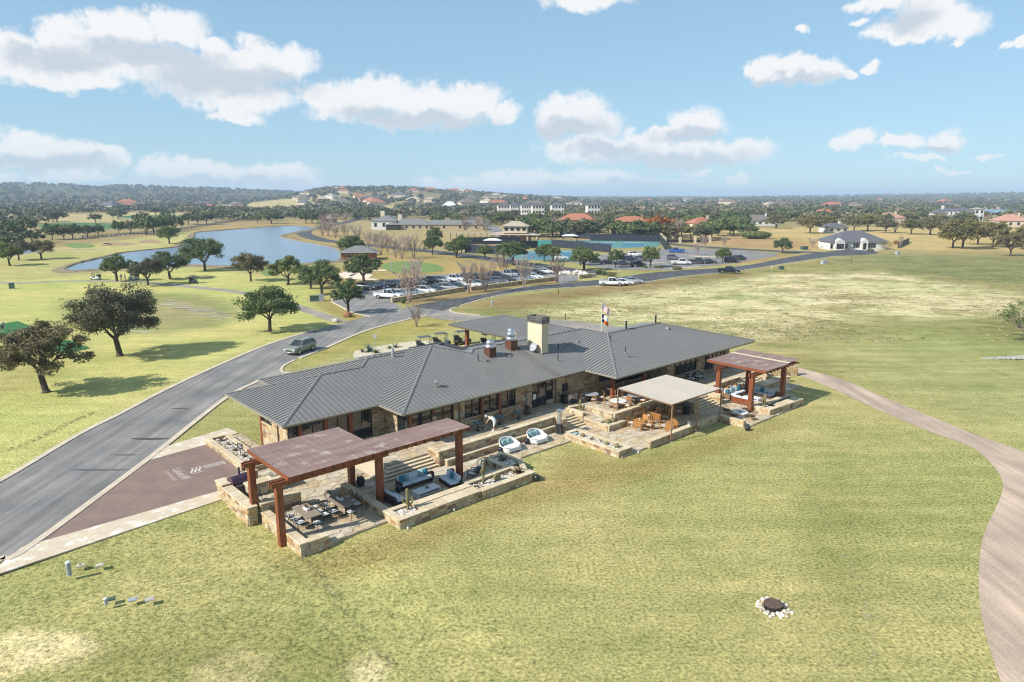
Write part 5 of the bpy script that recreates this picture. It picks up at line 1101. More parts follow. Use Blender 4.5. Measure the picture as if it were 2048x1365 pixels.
# ================================================================ shade canopy
cn = thing_uv('shade_canopy', 'beige fabric shade canopy on thin brown poles over the teak tables', 'canopy', 18.45, -12.65, 0)
CQ = [(18.4, -12.6), (25.85, -12.65), (26.25, -6.4), (19.0, -6.35)]; CZ = 3.3
def cq(s_, t_):
 a, b, c, d = [Vector(p) for p in CQ]; p = (a * (1 - s_) + b * s_) * (1 - t_) + (d * (1 - s_) + c * s_) * t_; return p.x - 18.45, p.y + 12.65
for i in range(2):
 for j in range(2):
  mb = MB(); N = 6; vs = []
  for b in range(N + 1):
   for a in range(N + 1):
    s_, t_ = (i + a / N) / 2, (j + b / N) / 2; x, y = cq(s_, t_)
    vs.append((x, y, CZ - 0.05 * math.sin(math.pi * a / N) * math.sin(math.pi * b / N) + 0.03 * (1 - abs(2 * s_ - 1)) * (1 - abs(2 * t_ - 1))))
  mb.add(vs, [(b * (N + 1) + a, b * (N + 1) + a + 1, (b + 1) * (N + 1) + a + 1, (b + 1) * (N + 1) + a) for b in range(N) for a in range(N)]); mb.build('fabric_panel', 'canopy_fabric', cn, smooth=True)
cs = [cq(0, 0), cq(1, 0), cq(1, 1), cq(0, 1)]
for a, b in ((0, 1), (1, 2), (2, 3), (3, 0)): MB().beam((*cs[a], CZ - 0.06), (*cs[b], CZ - 0.06), 0.07, 0.08).build('frame_rail', 'canopy_pole', cn)
MB().beam((*cq(0.5, 0), CZ - 0.08), (*cq(0.5, 1), CZ - 0.08), 0.05, 0.05).build('frame_rail', 'canopy_pole', cn)
for s_, t_, zb in ((0, 0, 0), (0.5, 0, 0), (1, 0, 0), (0, 1, 0.8), (0.68, 1, 0.1), (1, 1, 0.1)):
 x, y = cq(s_, t_); 
 if t_ == 0: y -= 0.08
 MB().box(x, y, zb, 0.09, 0.09, CZ - 0.1 - zb).build('pole', 'canopy_pole', cn); MB().box(x, y, zb, 0.3, 0.3, 0.04).build('foot_plate', 'plinth', cn)
# ================================================================ furniture prototypes
HID = []
def proto(name, label, cat, group=None):
 t = thing(name, label, cat, (0, 0, -50), 0, group); HID.append(t); t['used'] = 0; return t
def put(p, u, v, z, rot, label, group=None, scale=None):
 """place a thing of this kind on the terrace: the first call moves the prototype itself"""
 if not p['used']:
  p['used'] = 1; KIDS[p.name] = list(p.children)
  for ch_ in p.children: KIDS[ch_.name] = list(ch_.children)
  o = p; o.location = W(u, v, z); o.rotation_euler = (0, 0, RZ + rot); o['label'] = label
  if group: o['group'] = group
  if scale: o.scale = (scale,) * 3
  return o
 o = copy_tree(p, W(u, v, z), RZ + rot, label, group, scale)
 if 'used' in o: del o['used']
 return o
def rounded(mb, cx, cy, z, sx, sy, h, r=0.06, mi=0):
 """cushion: box with softened edges"""
 prof = [(1 - r / max(sx, sy) * 2, 0), (1, r), (1, h - r), (1 - r / max(sx, sy) * 2, h)]
 vs = []
 for k, zz in prof:
  for x, y in ((-1, -1), (0, -1.03), (1, -1), (1.03, 0), (1, 1), (0, 1.03), (-1, 1), (-1.03, 0)): vs.append((cx + x * sx / 2 * k, cy + y * sy / 2 * k, z + zz))
 n = 8; mb.add(vs, [tuple(range(n - 1, -1, -1)), tuple(range(3 * n, 4 * n))] + [(j * n + i, j * n + (i + 1) % n, (j + 1) * n + (i + 1) % n, (j + 1) * n + i) for j in range(3) for i in range(n)], mi); return mb
def tilt(mb, ang, axis='Y', at=(0, 0, 0)):
 M_ = Matrix.Translation(at) @ Matrix.Rotation(ang, 4, axis) @ Matrix.Translation((-at[0], -at[1], -at[2])); mb.v = [tuple(M_ @ Vector(p)) for p in mb.v]; return mb
def pillow(parent, x, y, z, s, m, rz=0, lean=0.35):
 mb = MB(); n = 6
 for i in range(n + 1):
  for j in range(n + 1):
   pass
 vs = []; 
 for sd in (-1, 1):
  for i in range(5):
   for j in range(5):
    a, b = i / 4 * 2 - 1, j / 4 * 2 - 1; th = 0.09 * (1 - a ** 4) * (1 - b ** 4) + 0.005; vs.append((sd * th, a * s / 2 * (1 - 0.07 * (1 - b * b) * 0), b * s / 2))
 fs = [(i * 5 + j, i * 5 + j + 1, (i + 1) * 5 + j + 1, (i + 1) * 5 + j) for i in range(4) for j in range(4)]
 mb.add(vs, [f for f in fs] + [tuple(25 + k for k in f[::-1]) for f in fs])
 edge = [i * 5 for i in range(5)] + [20 + j for j in range(1, 5)] + [i * 5 + 4 for i in (3, 2, 1, 0)] + [j for j in (3, 2, 1)]
 for a, b in zip(edge, edge[1:] + edge[:1]): mb.f.append((a, b, b + 25, a + 25)); mb.mi.append(0)
 M_ = Matrix.Rotation(rz, 4, 'Z') @ Matrix.Rotation(-lean, 4, 'Y'); mb.v = [tuple(M_ @ Vector(p) + Vector((x, y, z + s / 2))) for p in mb.v]
 return mb.build('pillow', m, parent, smooth=True)
wc = proto('dining_chair', 'x', 'chair', 'chairs at the dining tables')
for x in (-0.21, 0.23):
 for y in (-0.21, 0.21): MB().bar((x, y, 0.44), (x * 1.15, y * 1.15, 0), 0.014, n=5).build('leg', 'black_metal', wc)
MB().lathe([(0.26, 0.42), (0.28, 0.44), (0.26, 0.455)], n=14).build('seat', 'black_metal', wc)
rounded(MB(), 0.02, 0, 0.455, 0.42, 0.42, 0.06, 0.02).build('cushion', 'white_fabric', wc)
mb = MB(); hoop = [(-0.24 - 0.10 * math.sin(a) * 1, 0.27 * math.cos(a), 0.46 + 0.46 * math.sin(a)) for a in np.linspace(0, math.pi, 11)]; mb.tube(hoop, 0.016, n=5)
for k in range(-2, 3):
 y = k * 0.09; h = 0.46 * math.sqrt(max(0, 1 - (y / 0.27) ** 2)); mb.bar((-0.24, y, 0.46), (-0.24 - 0.1 * h / 0.46, y, 0.46 + h), 0.007, n=4)
for z in (0.14, 0.26, 0.37):
 w = 0.27 * math.sqrt(max(0, 1 - (z / 0.46) ** 2)); mb.bar((-0.24 - 0.1 * z / 0.46, -w, 0.46 + z), (-0.24 - 0.1 * z / 0.46, w, 0.46 + z), 0.007, n=4)
mb.build('backrest', 'black_metal', wc)
MB().tube([(-0.28, 0.27, 0.62), (0.0, 0.29, 0.64), (0.2, 0.26, 0.46)], 0.012, n=5).build('armrest', 'black_metal', wc); MB().tube([(-0.28, -0.27, 0.62), (0.0, -0.29, 0.64), (0.2, -0.26, 0.46)], 0.012, n=5).build('armrest', 'black_metal', wc)
dt = proto('dining_table', 'x', 'table', 'dining tables')
for k in range(5): MB().bbox(-0.53 + k * 0.212, -0.53 + (k + 1) * 0.212 - 0.008, -1.06, 1.06, 0.71, 0.75).build('plank', 'table_wood', dt)
MB().bbox(-0.45, 0.45, -0.95, 0.95, 0.65, 0.708).build('apron', 'black_metal', dt)
for y in (-0.7, 0.7):
 MB().box(0, y, 0, 0.6, 0.08, 0.06).build('foot', 'black_metal', dt); MB().box(0, y, 0.06, 0.1, 0.1, 0.6).build('leg', 'black_metal', dt)
cp = proto('table_planter', 'x', 'planter box', 'table planters')
MB().box(0, 0, 0, 0.2, 0.5, 0.15, top=1.1).build('box', 'white_paint', cp)
mb = MB()
for k in range(26):
 a = rs.uniform(0, 6.28); r = rs.uniform(0.03, 0.14); mb.bar((0, rs.uniform(-0.2, 0.2), 0.14), (r * math.cos(a), rs.uniform(-0.24, 0.24), 0.2 + rs.uniform(0.04, 0.16)), 0.028, 0.008, n=4)
mb.build('succulents', 'dry_leaf', cp)
for ti, (tu, tv, nm) in enumerate(((-11.2, -6.0, 'left'), (-8.88, -6.05, 'right'))):
 put(dt, tu, tv, ZL + 0.014, 0, f'{nm} of two long grey wood dining tables under the left pergola')
 put(cp, tu + 0.05, tv + 0.15, ZL + 0.767, 0.1, f'white box of dark succulents on the {nm} dining table')
 for sd, sname in ((-1, 'left'), (1, 'right')):
  for k in range(3):
   put(wc, tu + sd * (0.80 + rs.uniform(-0.04, 0.1)), tv + (k - 1) * 0.66 + rs.uniform(-0.05, 0.05), ZL + 0.014, (0 if sd < 0 else math.pi) + rs.uniform(-0.2, 0.2), f'black wire-back chair, {ORD[2 - k]} from the back on the {sname} side of the {nm} dining table')
 put(wc, tu + 0.0, tv + 1.42, ZL + 0.014, -math.pi / 2 + 0.1, f'black wire-back chair at the far end of the {nm} dining table')
 put(wc, tu - 0.02, tv - 1.45, ZL + 0.014, math.pi / 2 + 0.25, f'black wire-back chair at the near end of the {nm} dining table')
def sofa(label, u, v, rot, L=2.3, z=ZL, pillows=(), frame='dark_wicker', group='lounge sofas', D=0.85, arms=True):
 t = thing_uv('sofa', label, 'sofa', u, v, z + 0.014, rot, group)
 MB().bbox(-D / 2, D / 2, -L / 2, L / 2, 0.06, 0.28).build('base', frame, t)
 tilt(MB().bbox(-D / 2 - 0.04, -D / 2 + 0.05, -L / 2, L / 2, 0.1, 0.66), -0.14, 'Y', (-D / 2, 0, 0.1)).build('back_frame', frame, t)
 if arms:
  for s_ in (-1, 1): MB().bbox(-D / 2, D / 2 - 0.05, s_ * L / 2 - 0.04, s_ * L / 2 + 0.04, 0.06, 0.56).build('arm', frame, t)
 n = max(2, round(L / 0.95))
 for k in range(n):
  y = -L / 2 + L * (k + 0.5) / n
  rounded(MB(), 0.05, y, 0.285, D - 0.12, L / n - 0.03, 0.16).build('seat_cushion', 'blue_white_fabric', t, smooth=False)
  b = rounded(MB(), 0, y, 0.44, 0.16, L / n - 0.04, 0.40); tilt(b.shift(-D / 2 + 0.14, 0), -0.2, 'Y', (-D / 2 + 0.14, 0, 0.44)).build('back_cushion', 'blue_white_fabric', t)
 for (y, m, s_) in pillows: pillow(t, -D / 2 + 0.30, y, 0.46, s_, m, rs.uniform(-0.4, 0.4), 0.4)
 for x in (-D / 2 + 0.06, D / 2 - 0.06):
  for y in (-L / 2 + 0.08, L / 2 - 0.08): MB().box(x, y, 0, 0.07, 0.07, 0.06).build('leg', 'black_metal', t)
 return t
sofa('three-seat dark wicker sofa with teal pillows facing the white coffee table', -2.85, -5.75, -math.pi / 2, 2.6, pillows=((-0.95, 'teal_fabric', 0.45), (-0.6, 'teal_pattern', 0.38), (0.7, 'teal_pattern', 0.4), (1.0, 'teal_fabric', 0.45)))
sofa('white cushioned two-seat sofa with one teal pillow by the right pergola post of the lounge', -0.95, -7.4, math.pi - 0.12, 1.75, pillows=((0.05, 'teal_fabric', 0.46),), arms=False)
sofa('two-seat sofa with dark back turned to the cactus planter', -5.5, -7.3, 0.05, 1.6, pillows=((0.1, 'teal_fabric', 0.4),), arms=False)
ct = thing_uv('coffee_table', 'low white slatted coffee table in the left lounge', 'coffee table', -3.1, -7.55, ZL + 0.014, 0.04)
MB().bbox(-0.95, 0.95, -0.42, 0.42, 0.3, 0.36).build('top', 'white_paint', ct)
for s_ in (-1, 1): MB().box(s_ * 0.9, 0, 0, 0.07, 0.8, 0.3).build('leg', 'white_paint', ct)
MB().bbox(-0.86, 0.86, -0.38, 0.38, 0.06, 0.1).build('shelf', 'white_paint', ct); MB().bbox(-0.86, 0.86, 0.34, 0.38, 0.1, 0.3).build('back_panel', 'black_metal', ct)
def tuft(name, label, cat, u, v, z, n, h, w, m, spread=1.0, group=None, curve=0.35):
 """rosette of strap leaves"""
 t = thing_uv(name, label, cat, u, v, z, 0, group); mb = MB()
 for k in range(n):
  a = rs.uniform(0, 2 * math.pi); e = rs.uniform(0.35, 1.45) if spread else rs.uniform(0.9, 1.5); L = h * rs.uniform(0.7, 1.1); d = Vector((math.cos(a), math.sin(a), 0)); sd = Vector((-d.y, d.x, 0)); pts = []
  for s_ in (0, 0.35, 0.7, 1.0):
   ang = e - curve * s_ * 1.2; r = L * s_; pts.append((d * (r * math.cos(ang) * spread) + Vector((0, 0, r * math.sin(max(ang, 0.05)))), w * (1 - s_ ** 2) * (0.7 + 0.6 * (s_ < 0.5)) + 0.004))
  vs = []
  for p, ww in pts: vs += [p - sd * ww, p + sd * ww - Vector((0, 0, 0)) ]
  mb.add(vs, [(2 * i, 2 * i + 1, 2 * i + 3, 2 * i + 2) for i in range(3)])
 mb.build('leaves', m, t); MB().lathe([(w * 2.2, -0.05), (w * 1.5, h * 0.18), (0.01, h * 0.25)], n=7).build('heart', m, t)
 return t
tuft('table_plant', 'small green plant on the white coffee table', 'plant', -3.0, -7.5, ZL + 0.375, 22, 0.22, 0.02, 'green_leaf')
st = proto('garden_stool', 'x', 'stool', 'dark drum stools')
MB().lathe([(0.17, 0), (0.22, 0.12), (0.235, 0.24), (0.22, 0.36), (0.17, 0.47)], n=14).build('drum', 'navy_glaze' if 'navy_glaze' in MATS else 'black_metal', st, smooth=True); MB().lathe([(0.16, 0.47), (0.16, 0.485)], n=14).build('lid', 'black_metal', st)
for u, v, lb in ((-4.45, -6.1, 'black drum stool at the left end of the teal-pillow sofa'), (-1.25, -5.55, 'black drum stool at the right end of the teal-pillow sofa'), (5.85, -5.2, 'dark drum stool left of the nearer daybed'), (8.8, -5.15, 'dark drum stool between the two daybeds'), (0.15, -6.2, 'black drum stool behind the right post of the left pergola')):
 put(st, u, v, ZL + 0.014, 0, lb)
def frame_chair(label, u, v, rot, fm, z=ZL):
 t = thing_uv('armchair', label, 'armchair', u, v, z + 0.014, rot, 'single armchairs')
 for s_ in (-1, 1):
  MB().tube([(0.34, s_ * 0.36, 0), (0.34, s_ * 0.36, 0.6), (-0.38, s_ * 0.36, 0.62), (-0.38, s_ * 0.36, 0)], 0.03, n=4).build('arm_frame', fm, t)
 MB().bbox(-0.34, 0.34, -0.35, 0.35, 0.26, 0.31).build('seat_frame', fm, t); rounded(MB(), 0.02, 0, 0.31, 0.66, 0.62, 0.14).build('seat_cushion', 'white_fabric', t)
 b = rounded(MB(), 0, 0, 0.42, 0.14, 0.62, 0.42); tilt(b.shift(-0.3, 0), -0.25, 'Y', (-0.3, 0, 0.42)).build('back_cushion', 'charcoal_fabric' if 'charcoal_fabric' in MATS else 'dark_wicker', t)
 pillow(t, -0.12, 0, 0.44, 0.36, 'teal_pattern', 0.2)
 return t
frame_chair('brown framed armchair with dark back beside the cactus planter', 1.1, -7.6, math.pi / 2 + 0.5, 'brown_wicker')
def egg_chair(label, u, v, rot, z=ZL, cush=True):
 t = thing_uv('egg_chair', label, 'wicker chair', u, v, z + 0.014, rot, 'open wicker chairs')
 mb = MB(); ring = [(-0.1 + 0.42 * math.cos(a), 0.45 * math.sin(a), 0.62 + 0.30 * -math.cos(a)) for a in np.linspace(0, 2 * math.pi, 15)]; mb.tube(ring, 0.025, n=5)
 low = [(0.03 + 0.26 * math.cos(a), 0.28 * math.sin(a), 0.33) for a in np.linspace(0, 2 * math.pi, 15)]
 for k in range(14): mb.bar(ring[k], low[k], 0.012, n=4)
 mb.build('shell', 'brown_wicker', t); MB().lathe([(0.28, 0.31), (0.3, 0.34), (0.27, 0.36)], cx=0.03, n=14).build('seat', 'brown_wicker', t)
 if cush: rounded(MB(), 0.03, 0, 0.355, 0.44, 0.46, 0.1).build('cushion', 'white_fabric' if cush is True else cush, t)
 for x in (-0.16, 0.22):
  for y in (-0.2, 0.2): MB().bar((x, y, 0.33), (x * 1.3, y * 1.3, 0), 0.02, n=5).build('leg', 'brown_wicker', t)
 return t
e_ = egg_chair('open rattan chair with white cushion in the corner of the left lounge', 2.35, -7.0, math.pi * 1.05); pillow(e_, -0.12, 0, 0.45, 0.36, 'teal_pattern')
def daybed(label, u, v, rot):
 t = thing_uv('daybed', label, 'daybed', u, v, ZL + 0.014, rot, 'white wicker daybeds')
 mb = MB(); N = 17; A = np.linspace(R(35), R(325), N); vs = []
 for k, a in enumerate(A):
  h = 0.50 + 0.42 * max(0, -math.cos(a)) ** 0.8; 
  for r in (0.80, 0.74):
   vs += [(r * math.cos(a) * 0.95, r * math.sin(a) * 1.08, 0.12), (r * 1.04 * math.cos(a) * 0.95, r * 1.04 * math.sin(a) * 1.08, h)]
 fs = []
 for k in range(N - 1):
  o = 4 * k; fs += [(o, o + 4, o + 5, o + 1), (o + 2, o + 3, o + 7, o + 6), (o + 1, o + 5, o + 7, o + 3)]
 mb.add(vs, fs); mb.build('wicker_back', 'white_wicker', t)
 rail = [(0.80 * 1.05 * math.cos(a) * 0.95, 0.80 * 1.05 * math.sin(a) * 1.08, 0.52 + 0.42 * max(0, -math.cos(a)) ** 0.8) for a in A]; MB().tube(rail, 0.035, n=6).build('rim', 'white_paint', t)
 pts = [(0.72 * math.cos(a) * 0.95, 0.72 * math.sin(a) * 1.08) for a in np.linspace(R(52), R(308), 13)] + [(0.62, -0.72), (0.68, -0.6), (0.68, 0.6), (0.62, 0.72)]
 MB().prism(pts, 0.13, 0.24).build('base', 'white_paint', t); MB().prism([(x * 0.97, y * 0.97) for x, y in pts], 0.245, 0.42).build('mattress', 'white_fabric', t)
 for x, y in ((0.6, 0.65), (0.6, -0.65), (-0.5, 0.55), (-0.5, -0.55)): MB().box(x, y, 0, 0.08, 0.08, 0.13).build('leg', 'white_paint', t)
 for y in (-0.36, -0.12, 0.14, 0.38): pillow(t, -0.42 + rs.uniform(-0.04, 0.08), y, 0.43, 0.42, 'teal_pattern', rs.uniform(-0.3, 0.3), 0.45)
 return t
mat('white_wicker', (0.70, 0.69, 0.66), var=0.3, scale=26, rough=0.8, bump=0.5)
daybed('white round-backed wicker daybed with teal pillows, nearer of the two on the terrace strip', 6.75, -5.25, -math.pi / 2)
daybed('white round-backed wicker daybed with teal pillows, farther one beside the patio heater', 9.8, -5.3, -math.pi / 2)
def heater(label, u, v, z, rot=0.2):
 t = thing_uv('patio_heater', label, 'patio heater', u, v, z + 0.014, rot, 'pyramid patio heaters')
 MB().box(0, 0, 0.03, 0.50, 0.50, 0.86, top=0.80).build('gas_cabinet', 'black_metal', t)
 MB().box(0, 0, 0, 0.54, 0.54, 0.03).build('base', 'steel', t); MB().bar((0, 0, 0.9), (0, 0, 2.0), 0.055, 0.05, n=10).build('glass_tube', 'clear_tube', t)
 for x in (-1, 1):
  for y in (-1, 1): MB().bar((x * 0.25, y * 0.25, 0.02), (x * 0.09, y * 0.09, 2.08), 0.016, n=4).build('corner_rod', 'steel', t)
 for s_ in range(4):
  mb = MB(); a = s_ * math.pi / 2; c_, n_ = math.cos(a), math.sin(a)
  vs = [(0.195, -0.19), (0.195, 0.19), (0.095, 0.09), (0.095, -0.09)]; zz = (0.92, 0.92, 2.0, 2.0); mb.poly([(x * c_ - y * n_, x * n_ + y * c_, z_) for (x, y), z_ in zip(vs, zz)]); mb.build('guard', 'clear_tube', t)
 MB().box(0, 0, 2.08, 0.3, 0.3, 0.05).build('burner', 'steel', t); MB().box(0, 0, 2.16, 0.62, 0.62, 0.06, top=0.3).build('reflector', 'steel', t)
 MB().box(0, 0, 2.0, 0.24, 0.24, 0.08).build('collar', 'steel', t)
 return t
mat('clear_tube', (0.30, 0.33, 0.35), rough=0.15, metal=0.3); MATS['clear_tube'].node_tree.nodes['Principled BSDF'].inputs['Alpha'].default_value = 0.45
heater('steel pyramid patio heater standing at the foot of the middle steps', 12.65, -5.15, ZL)
heater('steel pyramid patio heater by the clubhouse double door', 12.75, -0.95, ZU)
heater('steel pyramid patio heater by the glazed corner, seen over the pergola roof', 2.4, -0.9, ZU)
def rtable(label, u, v, z, r, m, group, h=0.73, base='black_metal'):
 t = thing_uv('round_table', label, 'table', u, v, z + 0.014, rs.uniform(0, 1), group)
 MB().lathe([(r - 0.02, h - 0.03), (r, h - 0.02), (r, h), (r - 0.02, h + 0.01)], n=24).build('top', m, t); MB().bar((0, 0, 0.03), (0, 0, h - 0.03), 0.045, n=8).build('stem', base, t); MB().lathe([(r * 0.5, 0), (r * 0.48, 0.03), (0.06, 0.06)], n=12).build('foot', base, t)
 return t
bc_ = proto('bistro_chair', 'x', 'chair', 'bentwood chairs by the windows')
MB().lathe([(0.21, 0.43), (0.22, 0.45), (0.2, 0.47)], n=12).build('seat', 'brown_wicker', bc_)
for x, y in ((0.17, 0.16), (0.17, -0.16), (-0.17, 0.16), (-0.17, -0.16)): MB().bar((x, y, 0.44), (x * 1.2, y * 1.2, 0), 0.017, n=5).build('leg', 'teak', bc_)
MB().tube([(-0.18, 0.2, 0.45)] + [(-0.24, 0.2 * math.cos(a), 0.68 + 0.2 * math.sin(a)) for a in np.linspace(0, math.pi, 7)] + [(-0.18, -0.2, 0.45)], 0.017, n=5).build('backrest', 'teak', bc_)
for k, u in enumerate((6.6, 9.1, 11.3)):
 rtable(f'dark tiled bistro table in front of the clubhouse windows, {ORD[k]} from the left', u, -1.35, ZU, 0.42, 'blue_tile', 'bistro tables')
 c_ = thing_uv('table_candle', f'small white glass on the {ORD[k]} bistro table from the left', 'candle glass', u - 0.05, -1.3, ZU + 0.755, 0, 'table glasses'); MB().lathe([(0.03, 0), (0.045, 0.08), (0.045, 0.11)], n=8).build('glass', 'white_paint', c_); MB().lathe([(0.035, 0.11), (0.01, 0.13)], n=8).build('wax', 'cream_wall', c_)
 for j, (a, w_) in enumerate(((0.3, 'right'), (math.pi - 0.2, 'left'))):
  put(bc_, u + 0.68 * math.cos(a), -1.35 + 0.68 * math.sin(a), ZU + 0.014, a + math.pi, f'bentwood bistro chair at the {w_} of the {ORD[k]} window table')
pc_ = proto('porch_chair', 'x', 'chair', 'chairs round the porch tables')
MB().bbox(-0.22, 0.22, -0.22, 0.22, 0.40, 0.44).build('seat', 'teak', pc_); rounded(MB(), 0.01, 0, 0.44, 0.4, 0.4, 0.05, 0.02).build('cushion', 'white_fabric', pc_)
for x in (-0.2, 0.2):
 for y in (-0.2, 0.2): MB().bar((x, y, 0.42), (x * 1.08, y * 1.08, 0), 0.02, n=5).build('leg', 'teak', pc_)
MB().tube([(-0.21, 0.21, 0.42), (-0.28, 0.22, 0.86), (-0.28, -0.22, 0.86), (-0.21, -0.21, 0.42)], 0.02, n=5).build('back_frame', 'teak', pc_)
for k in range(3): MB().bbox(-0.275, -0.25, -0.2, 0.2, 0.56 + k * 0.1, 0.61 + k * 0.1).build('slat', 'teak', pc_)
for k, (u, v, lb, m) in enumerate(((20.3, -1.95, 'grey round table nearest the steel grill on the porch', 'stone_top'), (23.6, -1.9, 'grey round table in the deep shade behind the porch post', 'stone_top'), (20.5, -5.2, 'white-topped round table behind the planter parapet', 'white_paint'), (23.2, -5.1, 'grey round table behind the canopy pole', 'stone_top'))):
 rtable(lb, u, v, ZU, 0.78, m, 'round porch tables')
 for j in range(5):
  a = j * 2 * math.pi / 5 + 0.4 + k; put(pc_, u + 1.02 * math.cos(a), v + 1.02 * math.sin(a), ZU + 0.014, a + math.pi, f'slatted chair, {ORD[j]} counter-clockwise round the {lb.split(" ", 1)[1]}', 'chairs round the porch tables')
tuft('table_plant', 'small dark centrepiece plant on the white-topped round table', 'plant', 20.5, -5.2, ZU + 0.755, 16, 0.2, 0.02, 'dry_leaf')
tk = proto('teak_chair', 'x', 'chair', 'teak chairs under the canopy')
MB().bbox(-0.24, 0.26, -0.26, 0.26, 0.38, 0.42).build('seat', 'teak', tk); rounded(MB(), 0.02, 0, 0.42, 0.46, 0.46, 0.07, 0.02).build('cushion', 'white_fabric', tk)
for x in (-0.22, 0.24):
 for y in (-0.27, 0.27): MB().box(x, y, 0, 0.05, 0.05, 0.62 if x > 0 else 0.42).build('leg', 'teak', tk)
for s_ in (-1, 1): MB().bbox(-0.26, 0.28, s_ * 0.27 - 0.03, s_ * 0.27 + 0.03, 0.61, 0.64).build('armrest', 'teak', tk)
tilt(MB().bbox(-0.28, -0.245, -0.27, 0.27, 0.42, 0.92), -0.16, 'Y', (-0.26, 0, 0.42)).build('backrest', 'teak', tk)
tt = proto('teak_table', 'x', 'table', 'square teak tables')
for k in range(6): MB().bbox(-0.47 + k * 0.157, -0.47 + (k + 1) * 0.157 - 0.008, -0.47, 0.47, 0.70, 0.735).build('slat', 'teak', tt)
for x in (-0.4, 0.4):
 for y in (-0.4, 0.4): MB().box(x, y, 0, 0.07, 0.07, 0.7).build('leg', 'teak', tt)
MB().bbox(-0.42, 0.42, -0.42, 0.42, 0.62, 0.698).build('apron', 'teak', tt)
for k, (u, v, lb, sides) in enumerate(((19.1, -8.9, 'left teak table nearest the barrel-cactus planter', (0, 1, 2, 3)), (20.6, -11.3, 'teak table nearest the lawn wall', (0, 1, 2)), (21.9, -8.6, 'middle teak table against the parapet', (0, 1, 2, 3)), (24.3, -8.4, 'right teak table nearest the black bin', (0, 1, 2, 3)))):
 r0 = 0.35 + 0.1 * k; put(tt, u, v, ZL + 0.014, r0, f'square orange {lb}')
 c_ = thing_uv('table_candle', f'small white glass on the {lb}', 'candle glass', u + 0.05, v + 0.1, ZL + 0.755, 0, 'table glasses'); MB().lathe([(0.04, 0), (0.055, 0.1), (0.055, 0.14)], n=8).build('glass', 'white_paint', c_); MB().lathe([(0.04, 0.14), (0.01, 0.16)], n=8).build('wax', 'cream_wall', c_)
 for j in sides:
  a = r0 + j * math.pi / 2 + rs.uniform(-0.12, 0.12); put(tk, u + 0.82 * math.cos(a), v + 0.82 * math.sin(a), ZL + 0.014, a + math.pi, f'teak armchair with white seat, {["right", "back", "left", "front"][j]} side of the {lb}')
b_ = thing_uv('litter_bin', 'black round bin at the foot of the stairs under the canopy', 'bin', 25.6, -9.3, ZL); MB().lathe([(0.30, 0), (0.32, 0.05), (0.32, 0.85), (0.30, 0.9)], n=16).build('drum', 'black_metal', b_); MB().lathe([(0.33, 0.9), (0.33, 0.94), (0.2, 0.98)], n=16).build('lid', 'black_metal', b_)
gr = thing_uv('gas_grill', 'stainless gas grill with black lid against the porch stone wall', 'grill', 18.6, -0.85, ZU + 0.014)
MB().bbox(-0.65, 0.65, -0.33, 0.3, 0.08, 0.85).build('cabinet', 'steel', gr)
for s_ in (-1, 1): MB().bbox(s_ * 0.85 - 0.2, s_ * 0.85 + 0.2, -0.33, 0.3, 0.1, 0.84).build('side_burner', 'black_metal', gr)
MB().ext([(-0.33, 0), (0.3, 0), (0.3, 0.2), (0.1, 0.38), (-0.2, 0.34), (-0.33, 0.12)], -0.62, 0.62).build('lid', 'black_metal', gr)
o = gr.children[-1]; o.rotation_euler = (0, 0, math.pi / 2); o.location = (0, 0, 0.85)
for x in (-0.32, 0.32): MB().box(x, -0.345, 0.15, 0.58, 0.02, 0.6).build('door', 'steel', gr)
for x in (-0.55, 0.55):
 for y in (-0.25, 0.25): MB().bar((x - 0.03, y, 0.045), (x + 0.03, y, 0.045), 0.045, n=8).build('caster', 'rubber', gr)
sm = thing_uv('barrel_smoker', 'purple-brown barrel smoker in the outdoor kitchen corner', 'smoker', -12.75, 1.25, ZL, 0.15)
m_ = MB().bar((-0.62, 0, 0.95), (0.62, 0, 0.95), 0.42, n=20); m_.build('barrel', 'grill_purple', sm, smooth=False)
MB().bar((0.63, 0, 0.95), (0.66, 0, 0.95), 0.40, n=20).build('end_plate', 'black_metal', sm)
MB().lathe([(0.14, 0.5), (0.14, 0.62)], n=10).build('drain', 'black_metal', sm); MB().bar((0.25, 0.3, 1.25), (0.25, 0.3, 1.75), 0.07, n=10).build('stack', 'black_metal', sm)
for x in (-0.5, 0.5):
 for y in (-0.25, 0.25): MB().bar((x, y, 0.62), (x, y * 1.3, 0), 0.03).build('leg', 'black_metal', sm)
MB().bbox(-0.5, 0.5, -0.62, -0.42, 0.78, 0.81).build('shelf', 'steel', sm)
k_ = thing_uv('stock_pot', 'steel tray and jug standing on the barbecue counter', 'cookware', -10.6, 0.45, 1.03); MB().box(-0.1, 0, 0, 0.3, 0.25, 0.12).build('tray', 'steel', k_); MB().lathe([(0.08, 0), (0.09, 0.2), (0.05, 0.26)], cx=0.25, n=10).build('jug', 'steel', k_)
w_ = thing_uv('wire_chair', 'single wire chair beside the barrel smoker', 'chair', -12.35, -0.9, ZL + 0.014, 0.4)
for x in (-0.2, 0.2):
 for y in (-0.2, 0.2): MB().bar((x, y, 0.44), (x * 1.1, y * 1.1, 0), 0.014, n=4).build('leg', 'black_metal', w_)
MB().lathe([(0.24, 0.43), (0.24, 0.46)], n=12).build('seat', 'black_metal', w_); MB().tube([(-0.22, 0.25 * math.cos(a), 0.46 + 0.4 * math.sin(a)) for a in np.linspace(0, math.pi, 9)], 0.015, n=4).build('backrest', 'black_metal', w_)
sofa('long white sofa at the back of the right pergola lounge', 34.4, -9.25, -math.pi / 2, 3.0, pillows=((-1.2, 'teal_fabric', 0.42), (-0.5, 'teal_pattern', 0.42), (0.5, 'teal_pattern', 0.42), (1.0, 'teal_fabric', 0.42)), frame='brown_wicker', arms=True)
